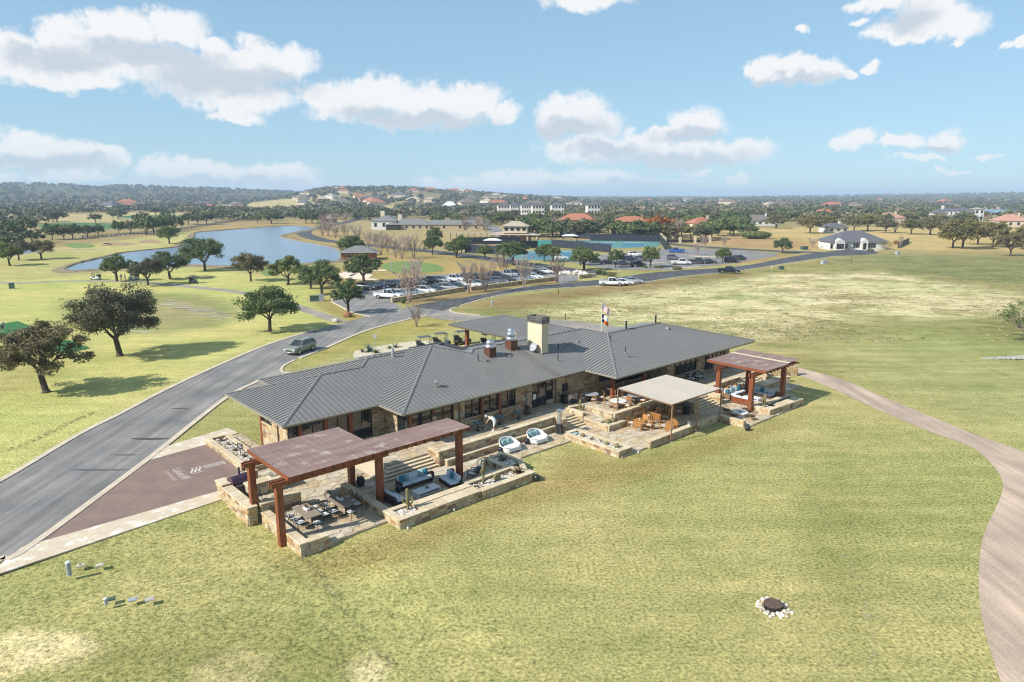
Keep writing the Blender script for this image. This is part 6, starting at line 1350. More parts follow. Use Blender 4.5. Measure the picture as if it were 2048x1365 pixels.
sofa('white sofa at the right of the right pergola lounge with teal pillow', 36.4, -11.2, math.pi, 2.4, pillows=((-0.1, 'teal_fabric', 0.45),), arms=False)
sofa('sofa with orange-brown panelled back facing away at the front left of the right lounge', 32.6, -11.2, 0.0, 2.0, frame='timber', arms=False)
ct = thing_uv('coffee_table', 'low white coffee table in the middle of the right lounge', 'coffee table', 34.5, -11.2, ZL + 0.014, 0.0); MB().bbox(-0.42, 0.42, -0.8, 0.8, 0.28, 0.34).build('top', 'white_paint', ct)
for s_ in (-1, 1): MB().box(0, s_ * 0.74, 0, 0.78, 0.07, 0.28).build('leg', 'white_paint', ct)
MB().bbox(-0.38, 0.38, -0.7, 0.7, 0.05, 0.09).build('shelf', 'white_paint', ct)
rt = thing_uv('round_coffee_table', 'round white fire table among the wicker chairs at the east corner', 'table', 28.75, -13.1, ZL + 0.014, 0, None); MB().lathe([(0.7, 0.36), (0.75, 0.38), (0.75, 0.44), (0.72, 0.46)], n=26).build('top', 'white_paint', rt); MB().lathe([(0.5, 0), (0.42, 0.1), (0.5, 0.36)], n=18).build('drum', 'white_paint', rt); MB().lathe([(0.14, 0.46), (0.1, 0.52)], n=10).build('burner', 'black_metal', rt)
for a, lb in ((R(100), 'behind'), (R(185), 'left of'), (R(10), 'right of'), (R(262), 'in front of')):
 egg_chair(f'low brown wicker tub chair {lb} the round white fire table', 28.75 + 1.35 * math.cos(a), -13.1 + 1.35 * math.sin(a), a + math.pi, cush='dark_wicker')
def club_chair(label, u, v, rot, z=ZL, group='wicker club chairs'):
 t = thing_uv('club_chair', label, 'armchair', u, v, z + 0.014, rot, group); MB().bbox(-0.38, 0.38, -0.38, 0.38, 0.05, 0.3).build('base', 'teak', t)
 for s_ in (-1, 1): MB().bbox(-0.4, 0.34, s_ * 0.36 - 0.05, s_ * 0.36 + 0.05, 0.05, 0.6).build('arm', 'teak', t)
 MB().bbox(-0.43, -0.33, -0.4, 0.4, 0.05, 0.78).build('back', 'teak', t); rounded(MB(), 0.03, 0, 0.3, 0.66, 0.6, 0.15).build('cushion', 'white_fabric', t); pillow(t, -0.18, 0, 0.45, 0.42, 'teal_pattern', 0.15); return t
for k, (u, v) in enumerate(((32.1, -8.55), (33.9, -8.45), (35.7, -8.5), (37.2, -8.5))):
 pass
for k, u in enumerate((31.9, 33.4, 35.1, 36.7)): club_chair(f'brown club chair with teal pillow, {ORD[k]} from the left below the porch parapet', u, -8.55 + 0.0, -math.pi / 2 + rs.uniform(-0.2, 0.2), ZL)
for k, u in enumerate((33.6, 35.0)): frame_chair(f'dark framed porch armchair, {ORD[k]} from the left in front of the right windows', u, -4.4, -math.pi / 2, 'dark_wicker', ZU)
tuft('potted_plant', 'leafy pot plant between the two dark porch armchairs', 'pot plant', 34.3, -4.1, ZU + 0.3, 26, 0.55, 0.03, 'green_leaf'); o = bpy.data.objects.get('potted_plant'); MB().lathe([(0.16, -0.3), (0.22, 0.0), (0.2, 0.02)], n=10).build('pot', 'black_metal', o)
# ================================================================ planter plants
def cactus(label, u, v, z, h, arms, r=0.11):
 t = thing_uv('saguaro_cactus', label, 'cactus', u, v, z, rs.uniform(0, 3), None)
 def ribbed(pts, r):
  mb = MB(); n = 16
  for i, (p, q) in enumerate(zip(pts[:-1], pts[1:])):
   d = (Vector(q) - Vector(p)).normalized(); a = d.orthogonal().normalized(); b = d.cross(a); vs = []
   for c, e in ((Vector(p), 0), (Vector(q), 1)):
    k = 1.0 if not (i == len(pts) - 2 and e) else 0.35
    for j in range(n): rr_ = r * k * (1.0 if j % 2 else 0.8); vs.append(c + (a * math.cos(2 * math.pi * j / n) + b * math.sin(2 * math.pi * j / n)) * rr_)
   mb.add(vs, [(j, (j + 1) % n, n + (j + 1) % n, n + j) for j in range(n)] + [tuple(range(n, 2 * n))])
  return mb
 ribbed([(0, 0, -0.1), (0, 0, h * 0.5), (0, 0, h - 0.1), (0, 0, h)], r).build('trunk', 'cactus', t)
 for a, zz, L, out in arms:
  x, y = math.cos(a), math.sin(a); ribbed([(0, 0, zz), (x * out, y * out, zz + 0.06), (x * out * 1.15, y * out * 1.15, zz + L * 0.6), (x * out * 1.12, y * out * 1.12, zz + L)], r * 0.62).build('arm', 'cactus', t)
 return t
cactus('tall cactus with upturned arms in the planter at the lounge corner', -5.95, -9.55, 0.45, 1.55, ((0.4, 0.55, 0.5, 0.28), (3.4, 0.5, 0.55, 0.28), (1.9, 0.6, 0.4, 0.25)))
cactus('taller plain cactus with a short arm in the long lounge planter', 0.35, -9.6, 0.42, 1.75, ((2.0, 0.9, 0.35, 0.2), (5.0, 0.95, 0.3, 0.2)), 0.1)
cactus('pale cactus column in the stepped planter below the grill', 17.2, -3.4, 0.5, 1.45, ((0.5, 0.5, 0.4, 0.2), (3.6, 0.4, 0.5, 0.22)), 0.1)
cactus('two-armed cactus in the planter in front of the right pergola', 31.95, -13.8, 0.45, 1.35, ((0.0, 0.45, 0.6, 0.25),), 0.13)
def barrel(label, u, v, z, r):
 t = thing_uv('barrel_cactus', label, 'cactus', u, v, z, 0, 'barrel cacti'); mb = MB(); n = 20; m = 7
 vs = [(r * math.sin(math.pi * (j + 0.3) / (m + 0.3)) * (1.06 if k % 2 else 0.9) * math.cos(2 * math.pi * k / n), r * math.sin(math.pi * (j + 0.3) / (m + 0.3)) * (1.06 if k % 2 else 0.9) * math.sin(2 * math.pi * k / n), r * 0.85 - r * math.cos(math.pi * (j + 0.3) / (m + 0.3))) for j in range(m + 1) for k in range(n)]
 mb.add(vs, [(j * n + k, j * n + (k + 1) % n, (j + 1) * n + (k + 1) % n, (j + 1) * n + k) for j in range(m) for k in range(n)]); mb.build('body', 'cactus', t)
 sp_ = MB()
 for k in range(40):
  a, e = rs.uniform(0, 6.28), rs.uniform(0.1, 1.5); d = Vector((math.cos(a) * math.cos(e), math.sin(a) * math.cos(e), math.sin(e))); sp_.bar(d * r + Vector((0, 0, r * 0.85)), d * r * 1.18 + Vector((0, 0, r * 0.85)), 0.008, 0.003, n=3, cap=False)
 sp_.build('spines', 'dry_leaf', t)
for u, v, z, r, lb in ((1.55, -9.7, 0.42, 0.27, 'round barrel cactus in the middle of the long lounge planter'), (16.9, -7.0, 0.5, 0.26, 'left barrel cactus at the front of the stepped planter'), (17.4, -7.1, 0.5, 0.28, 'right barrel cactus at the front of the stepped planter'), (12.95, -7.6, 0.38, 0.2, 'small barrel cactus next to the teal cushion'), (13.1, -11.2, 0.38, 0.22, 'barrel cactus at the lawn end of the low planter'), (13.0, -10.2, 0.38, 0.18, 'small barrel cactus in the middle of the low planter')): barrel(lb, u, v, z, r)
for u, v, z, n, h, w, m, lb in ((3.55, -9.75, 0.42, 60, 0.85, 0.03, 'dry_leaf', 'large spiky yucca at the lawn corner of the long lounge planter'), (4.3, -7.2, 0.42, 50, 0.7, 0.03, 'dry_leaf', 'spiky yucca in the narrow planter by the daybeds'), (2.5, -9.5, 0.42, 30, 0.4, 0.025, 'dry_leaf', 'low dry grass tuft beside the barrel cactus of the lounge planter'), (-0.35, -9.7, 0.42, 34, 0.42, 0.03, 'dry_leaf', 'low dry tuft at the fire-table end of the lounge planter'), (4.6, -6.7, 0.42, 26, 0.4, 0.025, 'dry_leaf', 'small dry tuft near the nearer daybed'),
  (16.9, -4.6, 0.5, 44, 0.65, 0.03, 'dry_leaf', 'upright yucca in the stepped planter by the middle steps'), (17.2, -5.9, 0.5, 40, 0.5, 0.03, 'dry_leaf', 'spiky tuft between yucca and barrel cacti'), (17.6, -6.4, 0.5, 26, 0.4, 0.025, 'dry_leaf', 'small tuft behind the barrel cacti'), (12.95, -8.6, 0.38, 34, 0.42, 0.03, 'dry_leaf', 'brown tuft in the low planter, nearer the steps'), (13.05, -9.5, 0.38, 30, 0.4, 0.03, 'dry_leaf', 'brown tuft in the low planter, middle'),
  (-10.1, 5.6, 0.3, 50, 0.8, 0.03, 'dry_leaf', 'big dry yucca at the near end of the forecourt planter'), (-10.0, 7.2, 0.3, 36, 0.5, 0.03, 'dry_leaf', 'dry tuft beside the small black sign'), (-10.1, 9.0, 0.3, 36, 0.5, 0.03, 'dry_leaf', 'dry tuft in the middle of the forecourt planter'), (-10.0, 10.6, 0.3, 36, 0.45, 0.03, 'dry_leaf', 'dry tuft third from the far end of the forecourt planter'), (-10.1, 12.0, 0.3, 36, 0.5, 0.03, 'dry_leaf', 'dry tuft at the far end of the forecourt planter')):
 tuft('yucca', lb, 'yucca', u, v, z, n, h, w, m, group='dry planter plants')
pot = thing_uv('plant_pot', 'black pot with a dry plant at the inner post of the left pergola', 'plant pot', -5.85, -3.35, ZL + 0.014); MB().lathe([(0.18, 0), (0.3, 0.2), (0.32, 0.4), (0.26, 0.55), (0.29, 0.6)], n=14).build('pot', 'black_metal', pot, smooth=True)
mb = MB()
for k in range(24):
 a = rs.uniform(0, 6.28); mb.bar((0, 0, 0.55), (0.28 * math.cos(a), 0.28 * math.sin(a), 0.55 + rs.uniform(0.15, 0.5)), 0.02, 0.005, n=3, cap=False)
mb.build('stems', 'dry_leaf', pot)
cu_ = thing_uv('cushion', 'teal and white cushion lying in the low planter', 'cushion', 12.9, -6.8, 0.40, 0.4); rounded(MB(), 0, 0, 0, 0.8, 0.4, 0.16, 0.04).build('pad', 'teal_pattern', cu_); MB().box(0, 0.21, 0.06, 0.78, 0.02, 0.03).build('piping', 'white_fabric', cu_)
for k, (u, v, s_) in enumerate(((-6.6, -9.9, 0.2), (-6.3, -9.45, 0.16), (-5.7, -9.3, 0.2), (-6.75, -9.5, 0.13), (-0.1, -9.9, 0.14), (2.1, -9.9, 0.15))):
 mb = MB().ball(0, 0, 0.05, s_ * 1.2, s_, s_ * 0.7, n=7, m=4); mb.v = [(x * rs.uniform(0.85, 1.15), y * rs.uniform(0.85, 1.15), z * rs.uniform(0.8, 1.1)) for x, y, z in mb.v]
 o = mb.build('rock', 'rock', None, W(u, v, 0.45), rs.uniform(0, 3)); tag(o, f'pale rock in the {"cactus planter at the lounge corner" if k < 4 else "long lounge planter"}, {["largest left one", "one behind the cactus", "right one", "small left one", "left one", "right one"][k]}', 'rock', 'planter rocks')
sn = thing_uv('notice_sign', 'small black notice board on a stake in the forecourt planter', 'sign', -10.1, 7.9, 0.3, R(-70)); MB().box(0, 0, 0, 0.04, 0.04, 0.6).build('stake', 'black_metal', sn); MB().box(0, 0, 0.55, 0.6, 0.03, 0.42).build('board', 'black_metal', sn)
for k in range(3): MB().box(0, -0.018, 0.66 + k * 0.1, 0.42 - 0.08 * k, 0.006, 0.03).build('text_line', 'white_paint', sn)
pl_ = thing_uv('bollard_light', 'bronze bollard light beside the forecourt corner', 'bollard light', -11.5, 3.6, 0.05); MB().bar((0, 0, 0), (0, 0, 0.8), 0.11, n=12).build('post', 'timber_dark', pl_); MB().lathe([(0.16, 0.8), (0.17, 0.86), (0.05, 0.92)], n=12).build('hood', 'black_metal', pl_)
for u, v, lb in ((4.3, -10.95, 'black globe lamp on the lawn at the corner of the lounge planter'), (25.9, -15.5, 'black globe lamp on the lawn at the corner of the east terrace')):
 t = thing_uv('globe_lamp', lb, 'globe lamp', u, v, 0, 0, 'black globe lamps'); MB().ball(0, 0, 0.26, 0.26, 0.26, 0.26, n=16, m=10).build('globe', 'black_metal', t, smooth=True); MB().lathe([(0.16, 0), (0.14, 0.05)], n=12).build('base', 'black_metal', t)
for k, (u, v) in enumerate(((-6.9, -10.95), (-3.2, -10.85), (0.1, -10.85), (2.4, -10.85), (14.3, -12.45), (32.0, -15.2))):
 t = thing_uv('spot_light', f'small white garden spot light on the lawn, {ORD[k]} from the left along the walls', 'garden light', u, v, 0, 0, 'garden spot lights'); MB().lathe([(0.05, 0.03), (0.07, 0.05), (0.07, 0.15), (0.03, 0.18)], n=8).build('head', 'white_paint', t); MB().bar((0, 0, -0.05), (0, 0, 0.06), 0.015).build('spike', 'black_metal', t)
gp = thing_uv('gift_pots', 'white flower pot on the low wall by the canopy pole', 'flower pot', 21.6, -12.3, 0.66); MB().lathe([(0.1, 0), (0.13, 0.2)], n=10).build('pot', 'white_paint', gp)
mb = MB()
for k in range(18): mb.ball(rs.uniform(-0.12, 0.12), rs.uniform(-0.12, 0.12), 0.22 + rs.uniform(0, 0.12), 0.045, 0.045, 0.04, n=5, m=3)
mb.build('blossoms', 'flag_white', gp)
# ================================================================ people
def person(label, loc, rz, joints, edges, zones, group=None):
 """one skinned body: joints name -> (x,y,z,r); zones colour each limb"""
 import bmesh
 names = list(joints); bm = bmesh.new(); ly = bm.verts.layers.skin.verify(); vv = {}
 for n_ in names:
  x, y, z, r = joints[n_]; v = bm.verts.new((x, y, z)); v[ly].radius = (r, r); v[ly].use_root = n_ == 'pelvis'; vv[n_] = v
 for a, b in edges: bm.edges.new((vv[a], vv[b]))
 me = bpy.data.meshes.new('p'); bm.to_mesh(me); bm.free(); o = bpy.data.objects.new('p', me); C.objects.link(o)
 o.modifiers.new('s', 'SKIN'); ss = o.modifiers.new('b', 'SUBSURF'); ss.levels = 1; ss.render_levels = 1
 dg = bpy.context.evaluated_depsgraph_get(); dg.update(); body = bpy.data.meshes.new_from_object(o.evaluated_get(dg)); bpy.data.objects.remove(o)
 mats_ = sorted(set(zones.values())); body.materials.clear()
 for m_ in mats_: body.materials.append(MATS[m_])
 segs = [(Vector(joints[a][:3]), Vector(joints[b][:3]), zones.get((a, b), 'skin')) for a, b in edges]
 for p in body.polygons:
  c = p.center; best = min(segs, key=lambda s_: (c - (s_[0] + (s_[1] - s_[0]) * max(0, min(1, (c - s_[0]).dot(s_[1] - s_[0]) / max(1e-9, (s_[1] - s_[0]).length_squared))))).length)
  p.material_index = mats_.index(best[2]); p.use_smooth = True
 t = thing('person', label, 'person', loc, rz, group); link('body', body, t); return t
PE = [('pelvis', 'waist'), ('waist', 'chest'), ('chest', 'neck'), ('neck', 'head'), ('head', 'crown'), ('chest', 'sl'), ('sl', 'el'), ('el', 'hl'), ('chest', 'sr'), ('sr', 'er'), ('er', 'hr'), ('pelvis', 'pl'), ('pl', 'kl'), ('kl', 'al'), ('al', 'tl'), ('pelvis', 'pr'), ('pr', 'kr'), ('kr', 'ar'), ('ar', 'tr')]
def zone(top, legs, shoes='white_paint', sleeves=None, calf='skin'):
 z = {e: 'skin' for e in PE}
 for e in (('pelvis', 'waist'), ('waist', 'chest'), ('chest', 'sl'), ('chest', 'sr')): z[e] = top
 if sleeves: z[('sl', 'el')] = z[('sr', 'er')] = sleeves
 for e in (('pelvis', 'pl'), ('pelvis', 'pr'), ('pl', 'kl'), ('pr', 'kr')): z[e] = legs
 for e in (('kl', 'al'), ('kr', 'ar')): z[e] = calf
 for e in (('al', 'tl'), ('ar', 'tr')): z[e] = shoes
 return z
bend = dict(pelvis=(-0.26, 0, 0.95, 0.19), waist=(-0.10, 0, 1.08, 0.185), chest=(0.16, 0, 1.20, 0.19), neck=(0.36, 0, 1.22, 0.07), head=(0.48, 0, 1.22, 0.10), crown=(0.58, 0, 1.20, 0.085), sl=(0.20, 0.2, 1.12, 0.08), el=(0.40, 0.23, 0.86, 0.05), hl=(0.56, 0.2, 0.62, 0.04), sr=(0.20, -0.2, 1.12, 0.08), er=(0.38, -0.23, 0.86, 0.05), hr=(0.52, -0.18, 0.60, 0.04), pl=(-0.24, 0.11, 0.86, 0.125), kl=(-0.14, 0.12, 0.47, 0.085), al=(-0.16, 0.12, 0.09, 0.05), tl=(0.02, 0.13, 0.045, 0.045), pr=(-0.24, -0.11, 0.86, 0.125), kr=(-0.10, -0.12, 0.47, 0.085), ar=(-0.08, -0.12, 0.09, 0.05), tr=(0.10, -0.13, 0.045, 0.045))
gx, gy, _ = G(985, 862, ZU)
pp = person('person in white shirt, shorts and cap bending over a chair on the upper terrace', (gx, gy, ZU + 0.014), R(168), bend, PE, zone('white_fabric', 'white_fabric'))
MB().ball(0.54, 0, 1.26, 0.125, 0.115, 0.10, n=10, m=6).build('cap', 'white_fabric', pp, smooth=True); MB().box(0.66, 0, 1.19, 0.1, 0.16, 0.02).build('cap_peak', 'white_fabric', pp)
MB().ball(0.47, 0, 1.25, 0.10, 0.10, 0.09, n=10, m=6).build('hair', 'dark_wicker', pp, smooth=True)
for s_ in (-1, 1):
 mb = MB(); hx, hy, hz = (0.56, 0.2, 0.62) if s_ > 0 else (0.52, -0.18, 0.60)
 for k in range(4): mb.tube([(hx + 0.01, hy + (k - 1.5) * 0.02, hz - 0.03), (hx + 0.03, hy + (k - 1.5) * 0.022, hz - 0.08 - 0.006 * (k in (1, 2))), (hx + 0.01, hy + (k - 1.5) * 0.02, hz - 0.115)], 0.0095, n=5)
 mb.tube([(hx - 0.01, hy - s_ * 0.03, hz - 0.01), (hx + 0.03, hy - s_ * 0.055, hz - 0.05), (hx + 0.045, hy - s_ * 0.045, hz - 0.085)], 0.0105, n=5); mb.build('fingers', 'skin', pp)
bk = thing('spray_bottle', 'pale blue bucket standing on the floor in front of the bending person', 'bucket', (gx - 0.62, gy + 0.12, ZU + 0.014), 0); MB().lathe([(0.13, 0), (0.16, 0.3), (0.17, 0.31)], n=12).build('pail', 'paint_pale blue', bk); MB().tube([(-0.16, 0, 0.3), (-0.1, 0, 0.45), (0.1, 0, 0.45), (0.16, 0, 0.3)], 0.012).build('handle', 'white_paint', bk)
bk.name = 'bucket'
stand = dict(pelvis=(0, 0, 0.98, 0.15), waist=(0, 0, 1.12, 0.14), chest=(0.02, 0, 1.34, 0.15), neck=(0.03, 0, 1.52, 0.06), head=(0.05, 0, 1.64, 0.09), crown=(0.05, 0, 1.73, 0.085), sl=(0.02, 0.2, 1.42, 0.07), el=(0.10, 0.26, 1.15, 0.05), hl=(0.30, 0.12, 1.02, 0.04), sr=(0.02, -0.2, 1.42, 0.07), er=(0.10, -0.26, 1.15, 0.05), hr=(0.30, -0.06, 0.98, 0.04), pl=(0, 0.11, 0.90, 0.115), kl=(0.03, 0.13, 0.5, 0.08), al=(0, 0.14, 0.09, 0.05), tl=(0.16, 0.16, 0.045, 0.045), pr=(0, -0.11, 0.90, 0.115), kr=(0.03, -0.13, 0.5, 0.08), ar=(0, -0.14, 0.09, 0.05), tr=(0.16, -0.16, 0.045, 0.045))
golf = dict(stand); golf.update(waist=(0.03, 0, 1.10, 0.14), chest=(0.20, 0, 1.28, 0.15), neck=(0.31, 0, 1.42, 0.06), head=(0.38, 0, 1.50, 0.09), crown=(0.43, 0, 1.57, 0.085), sl=(0.22, 0.2, 1.32, 0.07), sr=(0.22, -0.2, 1.32, 0.07), el=(0.34, 0.16, 1.08, 0.05), er=(0.34, -0.16, 1.08, 0.05), hl=(0.42, 0.03, 0.86, 0.04), hr=(0.42, -0.03, 0.80, 0.04))
for (px, py, rz, J, top, legs, lb) in ((6, 664, R(-20), golf, 'paint_silver', 'black_metal', 'golfer in grey shirt and dark shorts stooping beside the green tee mat'), (243, 563, R(120), stand, 'cream_wall', 'cream_wall', 'person in pale clothes standing left of the middle golf cart'), (251, 562.5, R(200), stand, 'white_fabric', 'fence_wood', 'person in white shirt standing close to the middle golf cart')):
 g_ = G(px, py); p_ = person(lb, g_, rz, J, PE, zone(top, legs, sleeves=top), 'golfers')
 MB().ball(J['crown'][0], 0, J['crown'][2] + 0.02, 0.115, 0.105, 0.07, n=9, m=5).build('cap', 'white_fabric', p_, smooth=True)
 for s_, hn in ((1, 'hl'), (-1, 'hr')):
  hx, hy, hz = J[hn][:3]; mb = MB()
  for k in range(4): mb.tube([(hx + 0.02, hy + (k - 1.5) * 0.018, hz - 0.01), (hx + 0.06, hy + (k - 1.5) * 0.018, hz - 0.04), (hx + 0.05, hy + (k - 1.5) * 0.016, hz - 0.08)], 0.009, n=4)
  mb.tube([(hx, hy - s_ * 0.03, hz), (hx + 0.04, hy - s_ * 0.05, hz - 0.03)], 0.010, n=4); mb.build('fingers', 'skin', p_)
 if J is golf:
  g2 = thing('golf_club', 'golf club held by the stooping golfer', 'golf club', g_, rz); MB().bar((0.43, 0, 0.98), (0.95, 0.05, 0.04), 0.012, n=5).build('shaft', 'steel', g2); MB().box(0.97, 0.07, 0.0, 0.06, 0.12, 0.05).build('club_head', 'black_metal', g2)
# ================================================================ small things on the lawn
def at_px(name, label, cat, px, py, rz=0, group=None): return thing(name, label, cat, G(px, py), rz, group)
b_ = at_px('bollard', 'tall white plastic marker post on the left lawn', 'post', 139, 1151); MB().lathe([(0.13, 0), (0.13, 0.72), (0.12, 0.75)], n=14).build('tube', 'utility_grey', b_); MB().lathe([(0.135, 0.75), (0.135, 0.8), (0.1, 0.83)], n=14).build('cap', 'white_paint', b_)
b_ = at_px('bollard', 'short white pipe stub on the left lawn', 'post', 212, 1209); MB().lathe([(0.09, 0), (0.09, 0.3)], n=12).build('tube', 'utility_grey', b_); MB().lathe([(0.1, 0.3), (0.1, 0.34), (0.07, 0.36)], n=12).build('cap', 'white_paint', b_)
for k, (px, py, m, lb) in enumerate(((161, 1132, 'concrete', 'square concrete valve cover with dark hole beside the tall marker post'), (200, 1131, 'concrete', 'pale square valve cover right of the concrete one'), (222, 1199, 'utility_green', 'green valve lid beside the short pipe stub'), (266, 1200, 'utility_grey', 'blue-grey valve lid, middle of the lower row'), (299, 1200, 'plinth', 'pale grey valve lid at the right of the lower row'))):
 b_ = at_px('valve_cover', lb, 'valve cover', px, py, 0.5, 'irrigation valve covers'); MB().box(0, 0, 0, 0.42, 0.34, 0.045).build('frame', m, b_); MB().box(0, 0, 0.045, 0.32, 0.24, 0.02).build('lid', m, b_)
 if k == 0: MB().box(0, 0, 0.066, 0.12, 0.1, 0.004).build('hole', 'black_metal', b_)
fp = at_px('fire_pit', 'rusty round lidded fire ring on the front lawn', 'fire pit', 1546, 1216); MB().lathe([(0.44, 0), (0.44, 0.22), (0.4, 0.23)], n=28).build('ring', 'black_metal', fp); MB().lathe([(0.46, 0.23), (0.46, 0.27), (0.44, 0.275)], n=28).build('lid', 'rust_lid', fp) if 'rust_lid' in MATS else MB().lathe([(0.46, 0.23), (0.46, 0.27), (0.44, 0.275)], n=28).build('lid', 'timber_dark', fp)
fx, fy, _ = G(1546, 1216)
k = 0
for ring_, n_ in ((0.58, 16), (0.74, 20), (0.9, 12)):
 for j in range(n_):
  a = 2 * math.pi * j / n_ + rs.uniform(-0.1, 0.1)
  if ring_ > 0.8 and not (-2.6 < ((a + math.pi) % (2 * math.pi)) - math.pi < -0.2): continue
  s_ = rs.uniform(0.075, 0.12); mb = MB().ball(0, 0, s_ * 0.4, s_ * 1.2, s_, s_ * 0.8, n=6, m=4); mb.v = [(x * rs.uniform(0.8, 1.2), y * rs.uniform(0.8, 1.2), z * rs.uniform(0.8, 1.2)) for x, y, z in mb.v]
  o = mb.build('rock', 'rock', None, (fx + ring_ * math.cos(a), fy + ring_ * math.sin(a), 0), a); tag(o, 'pale rock in the ring round the rusty fire pit', 'rock', 'rocks round the fire pit')
# ================================================================ trees
def quads_mesh(name, cen, t1, t2, m):
 n = len(cen); co = np.empty((n, 4, 3)); co[:, 0] = cen - t1; co[:, 1] = cen - t2 * 0.9; co[:, 2] = cen + t1; co[:, 3] = cen + t2 * 0.9
 me = bpy.data.meshes.new(name); me.vertices.add(4 * n); me.vertices.foreach_set('co', co.ravel()); me.loops.add(4 * n); me.loops.foreach_set('vertex_index', np.arange(4 * n, dtype=np.int32))
 me.polygons.add(n); me.polygons.foreach_set('loop_start', np.arange(n, dtype=np.int32) * 4); me.materials.append(MATS[m]); me.update(calc_edges=True); return me
def crown_mesh(seed, H, Wd, nleaf, ls, m, nclump=70, low=0.30, flat=0.42, ragged=0.16):
 g = np.random.default_rng(seed); c = []
 while len(c) < nclump:
  p = g.normal(size=3); p /= np.linalg.norm(p)
  if p[2] < -0.55: continue
  r = g.uniform(0.45, 1.0) ** 0.6; r *= 1 + 0.18 * math.sin(3 * math.atan2(p[1], p[0]) + seed) + g.uniform(-ragged, ragged)
  c.append((p[0] * Wd / 2 * r * 0.88, p[1] * Wd / 2 * r * 0.88, H * 0.60 + p[2] * H * flat * r * 0.86))
 c = np.array(c); c[:, 2] = np.maximum(c[:, 2], H * low)
 k = g.integers(0, nclump, nleaf); rad = (0.095 * Wd) * g.uniform(0.6, 1.35, nclump)
 d = g.normal(size=(nleaf, 3)); d /= np.linalg.norm(d, axis=1)[:, None]; rr_ = g.uniform(0, 1, nleaf) ** 0.5
 cen = c[k] + d * (rad[k] * rr_)[:, None] * np.array([1.15, 1.15, 0.72])
 s = g.random(nleaf) < 0.05; cen[s] += d[s] * (rad[k][s] * 0.45)[:, None] + np.array([0, 0, 0.1])
 nrm = d * 0.7 + g.normal(size=(nleaf, 3)) * 0.7 + np.array([0, 0, 0.5]); nrm /= np.linalg.norm(nrm, axis=1)[:, None]
 a = np.cross(nrm, g.normal(size=(nleaf, 3))); a /= np.linalg.norm(a, axis=1)[:, None]; b = np.cross(nrm, a); L = ls * g.uniform(0.6, 1.3, nleaf)[:, None]
 return quads_mesh('crown', cen, a * L * 0.62, b * L * 0.40, m), c
def limb(mb, p, q, r0, r1, bend, g, n=4, sides=6):
 p, q = Vector(p), Vector(q); mid = (p + q) / 2 + Vector((g.uniform(-bend, bend), g.uniform(-bend, bend), -bend * 0.3)); prev = p; rp = r0
 for k in range(1, n + 1):
  t = k / n; c = p * (1 - t) ** 2 + mid * 2 * t * (1 - t) + q * t * t; r = r0 + (r1 - r0) * t; mb.bar(prev, c, rp, r, n=sides, cap=False); prev, rp = c, r
def trunk_mesh(seed, H, Wd, tips, m, fork=0.26, r=None, nl=5, lean=(0, 0)):
 g = random.Random(seed); mb = MB(); r = r or 0.032 * H + 0.02; f = Vector((lean[0], lean[1], H * fork)); limb(mb, (0, 0, -0.1), f, r * 1.25, r, 0.05 * H * 0.3, g, 4, 8)
 mb.lathe([(r * 1.9, -0.05), (r * 1.35, 0.15), (r * 1.2, 0.3)], n=8); tips = [Vector(t) for t in tips]; g.shuffle(tips); groups = {}
 for t in tips: groups.setdefault(int((math.atan2(t.y, t.x) + math.pi) / (2 * math.pi) * nl) % nl, []).append(t)
 for k, ts in groups.items():
  c = sum(ts, Vector()) / len(ts); hub = f + (c - f) * 0.45; limb(mb, f - Vector((0, 0, 0.05)), hub, r * 0.62, r * 0.40, 0.07 * H, g, 4, 6)
  for t in ts[:6]:
   h2 = hub + (t - hub) * g.uniform(0.4, 0.6) + Vector((0, 0, 0.02 * H)); limb(mb, hub, h2, r * 0.34, r * 0.2, 0.05 * H, g, 2, 5); limb(mb, h2, t, r * 0.2, r * 0.06, 0.04 * H, g, 2, 4)
 return mb.mesh('trunk', m, smooth=True)
OAKS = {}
def oak_var(key, seed, H, Wd, nleaf, ls, m, **kw):
 lean = kw.pop('lean', (0, 0)); bark = kw.pop('bark', 'bark'); fork = kw.pop('fork', 0.26)
 cm, c = crown_mesh(seed, H, Wd, nleaf, ls, m, **kw); OAKS[key] = (cm, trunk_mesh(seed, H, Wd, c, bark, lean=lean, fork=fork), H, Wd)
def tree(key, loc, H, Wd, rz, label, group=None, name='oak_tree'):
 cm, tm, h0, w0 = OAKS[key]; t = thing(name, label, 'tree', loc, rz, group); t.scale = (Wd / w0, Wd / w0, H / h0); link('trunk', tm, t); link('crown', cm, t); return t
oak_var('near1', 1, 8.0, 8.6, 17000, 0.23, 'leaf_brown', nclump=75, ragged=0.3, lean=(-0.35, 0.1), fork=0.30)
oak_var('near2', 2, 9.2, 10.6, 24000, 0.23, 'leaf_brown', nclump=110, ragged=0.26, lean=(-0.3, 0))
oak_var('mid1', 3, 6.6, 8.6, 13000, 0.25, 'leaf_oak', nclump=75, lean=(0.1, 0))
oak_var('mid2', 4, 6.6, 8.0, 11000, 0.26, 'leaf_oak', nclump=55, low=0.36, lean=(-0.15, 0))
oak_var('mid3', 5, 6.4, 6.0, 10000, 0.24, 'leaf_oak', nclump=65, low=0.22)
oak_var('mid4', 6, 8.0, 11.0, 12000, 0.30, 'leaf_oak', nclump=90, low=0.36)
oak_var('mid5', 7, 7.0, 9.0, 10000, 0.28, 'leaf_brown', nclump=60, low=0.38, ragged=0.25)
oak_var('olive1', 8, 9.0, 13.0, 5500, 0.55, 'leaf_olive', nclump=90, low=0.3)
oak_var('olive2', 9, 8.0, 10.0, 4500, 0.5, 'leaf_olive', nclump=70, low=0.24)
oak_var('far1', 12, 8.0, 10.0, 1500, 0.8, 'leaf_far', nclump=45, low=0.15)
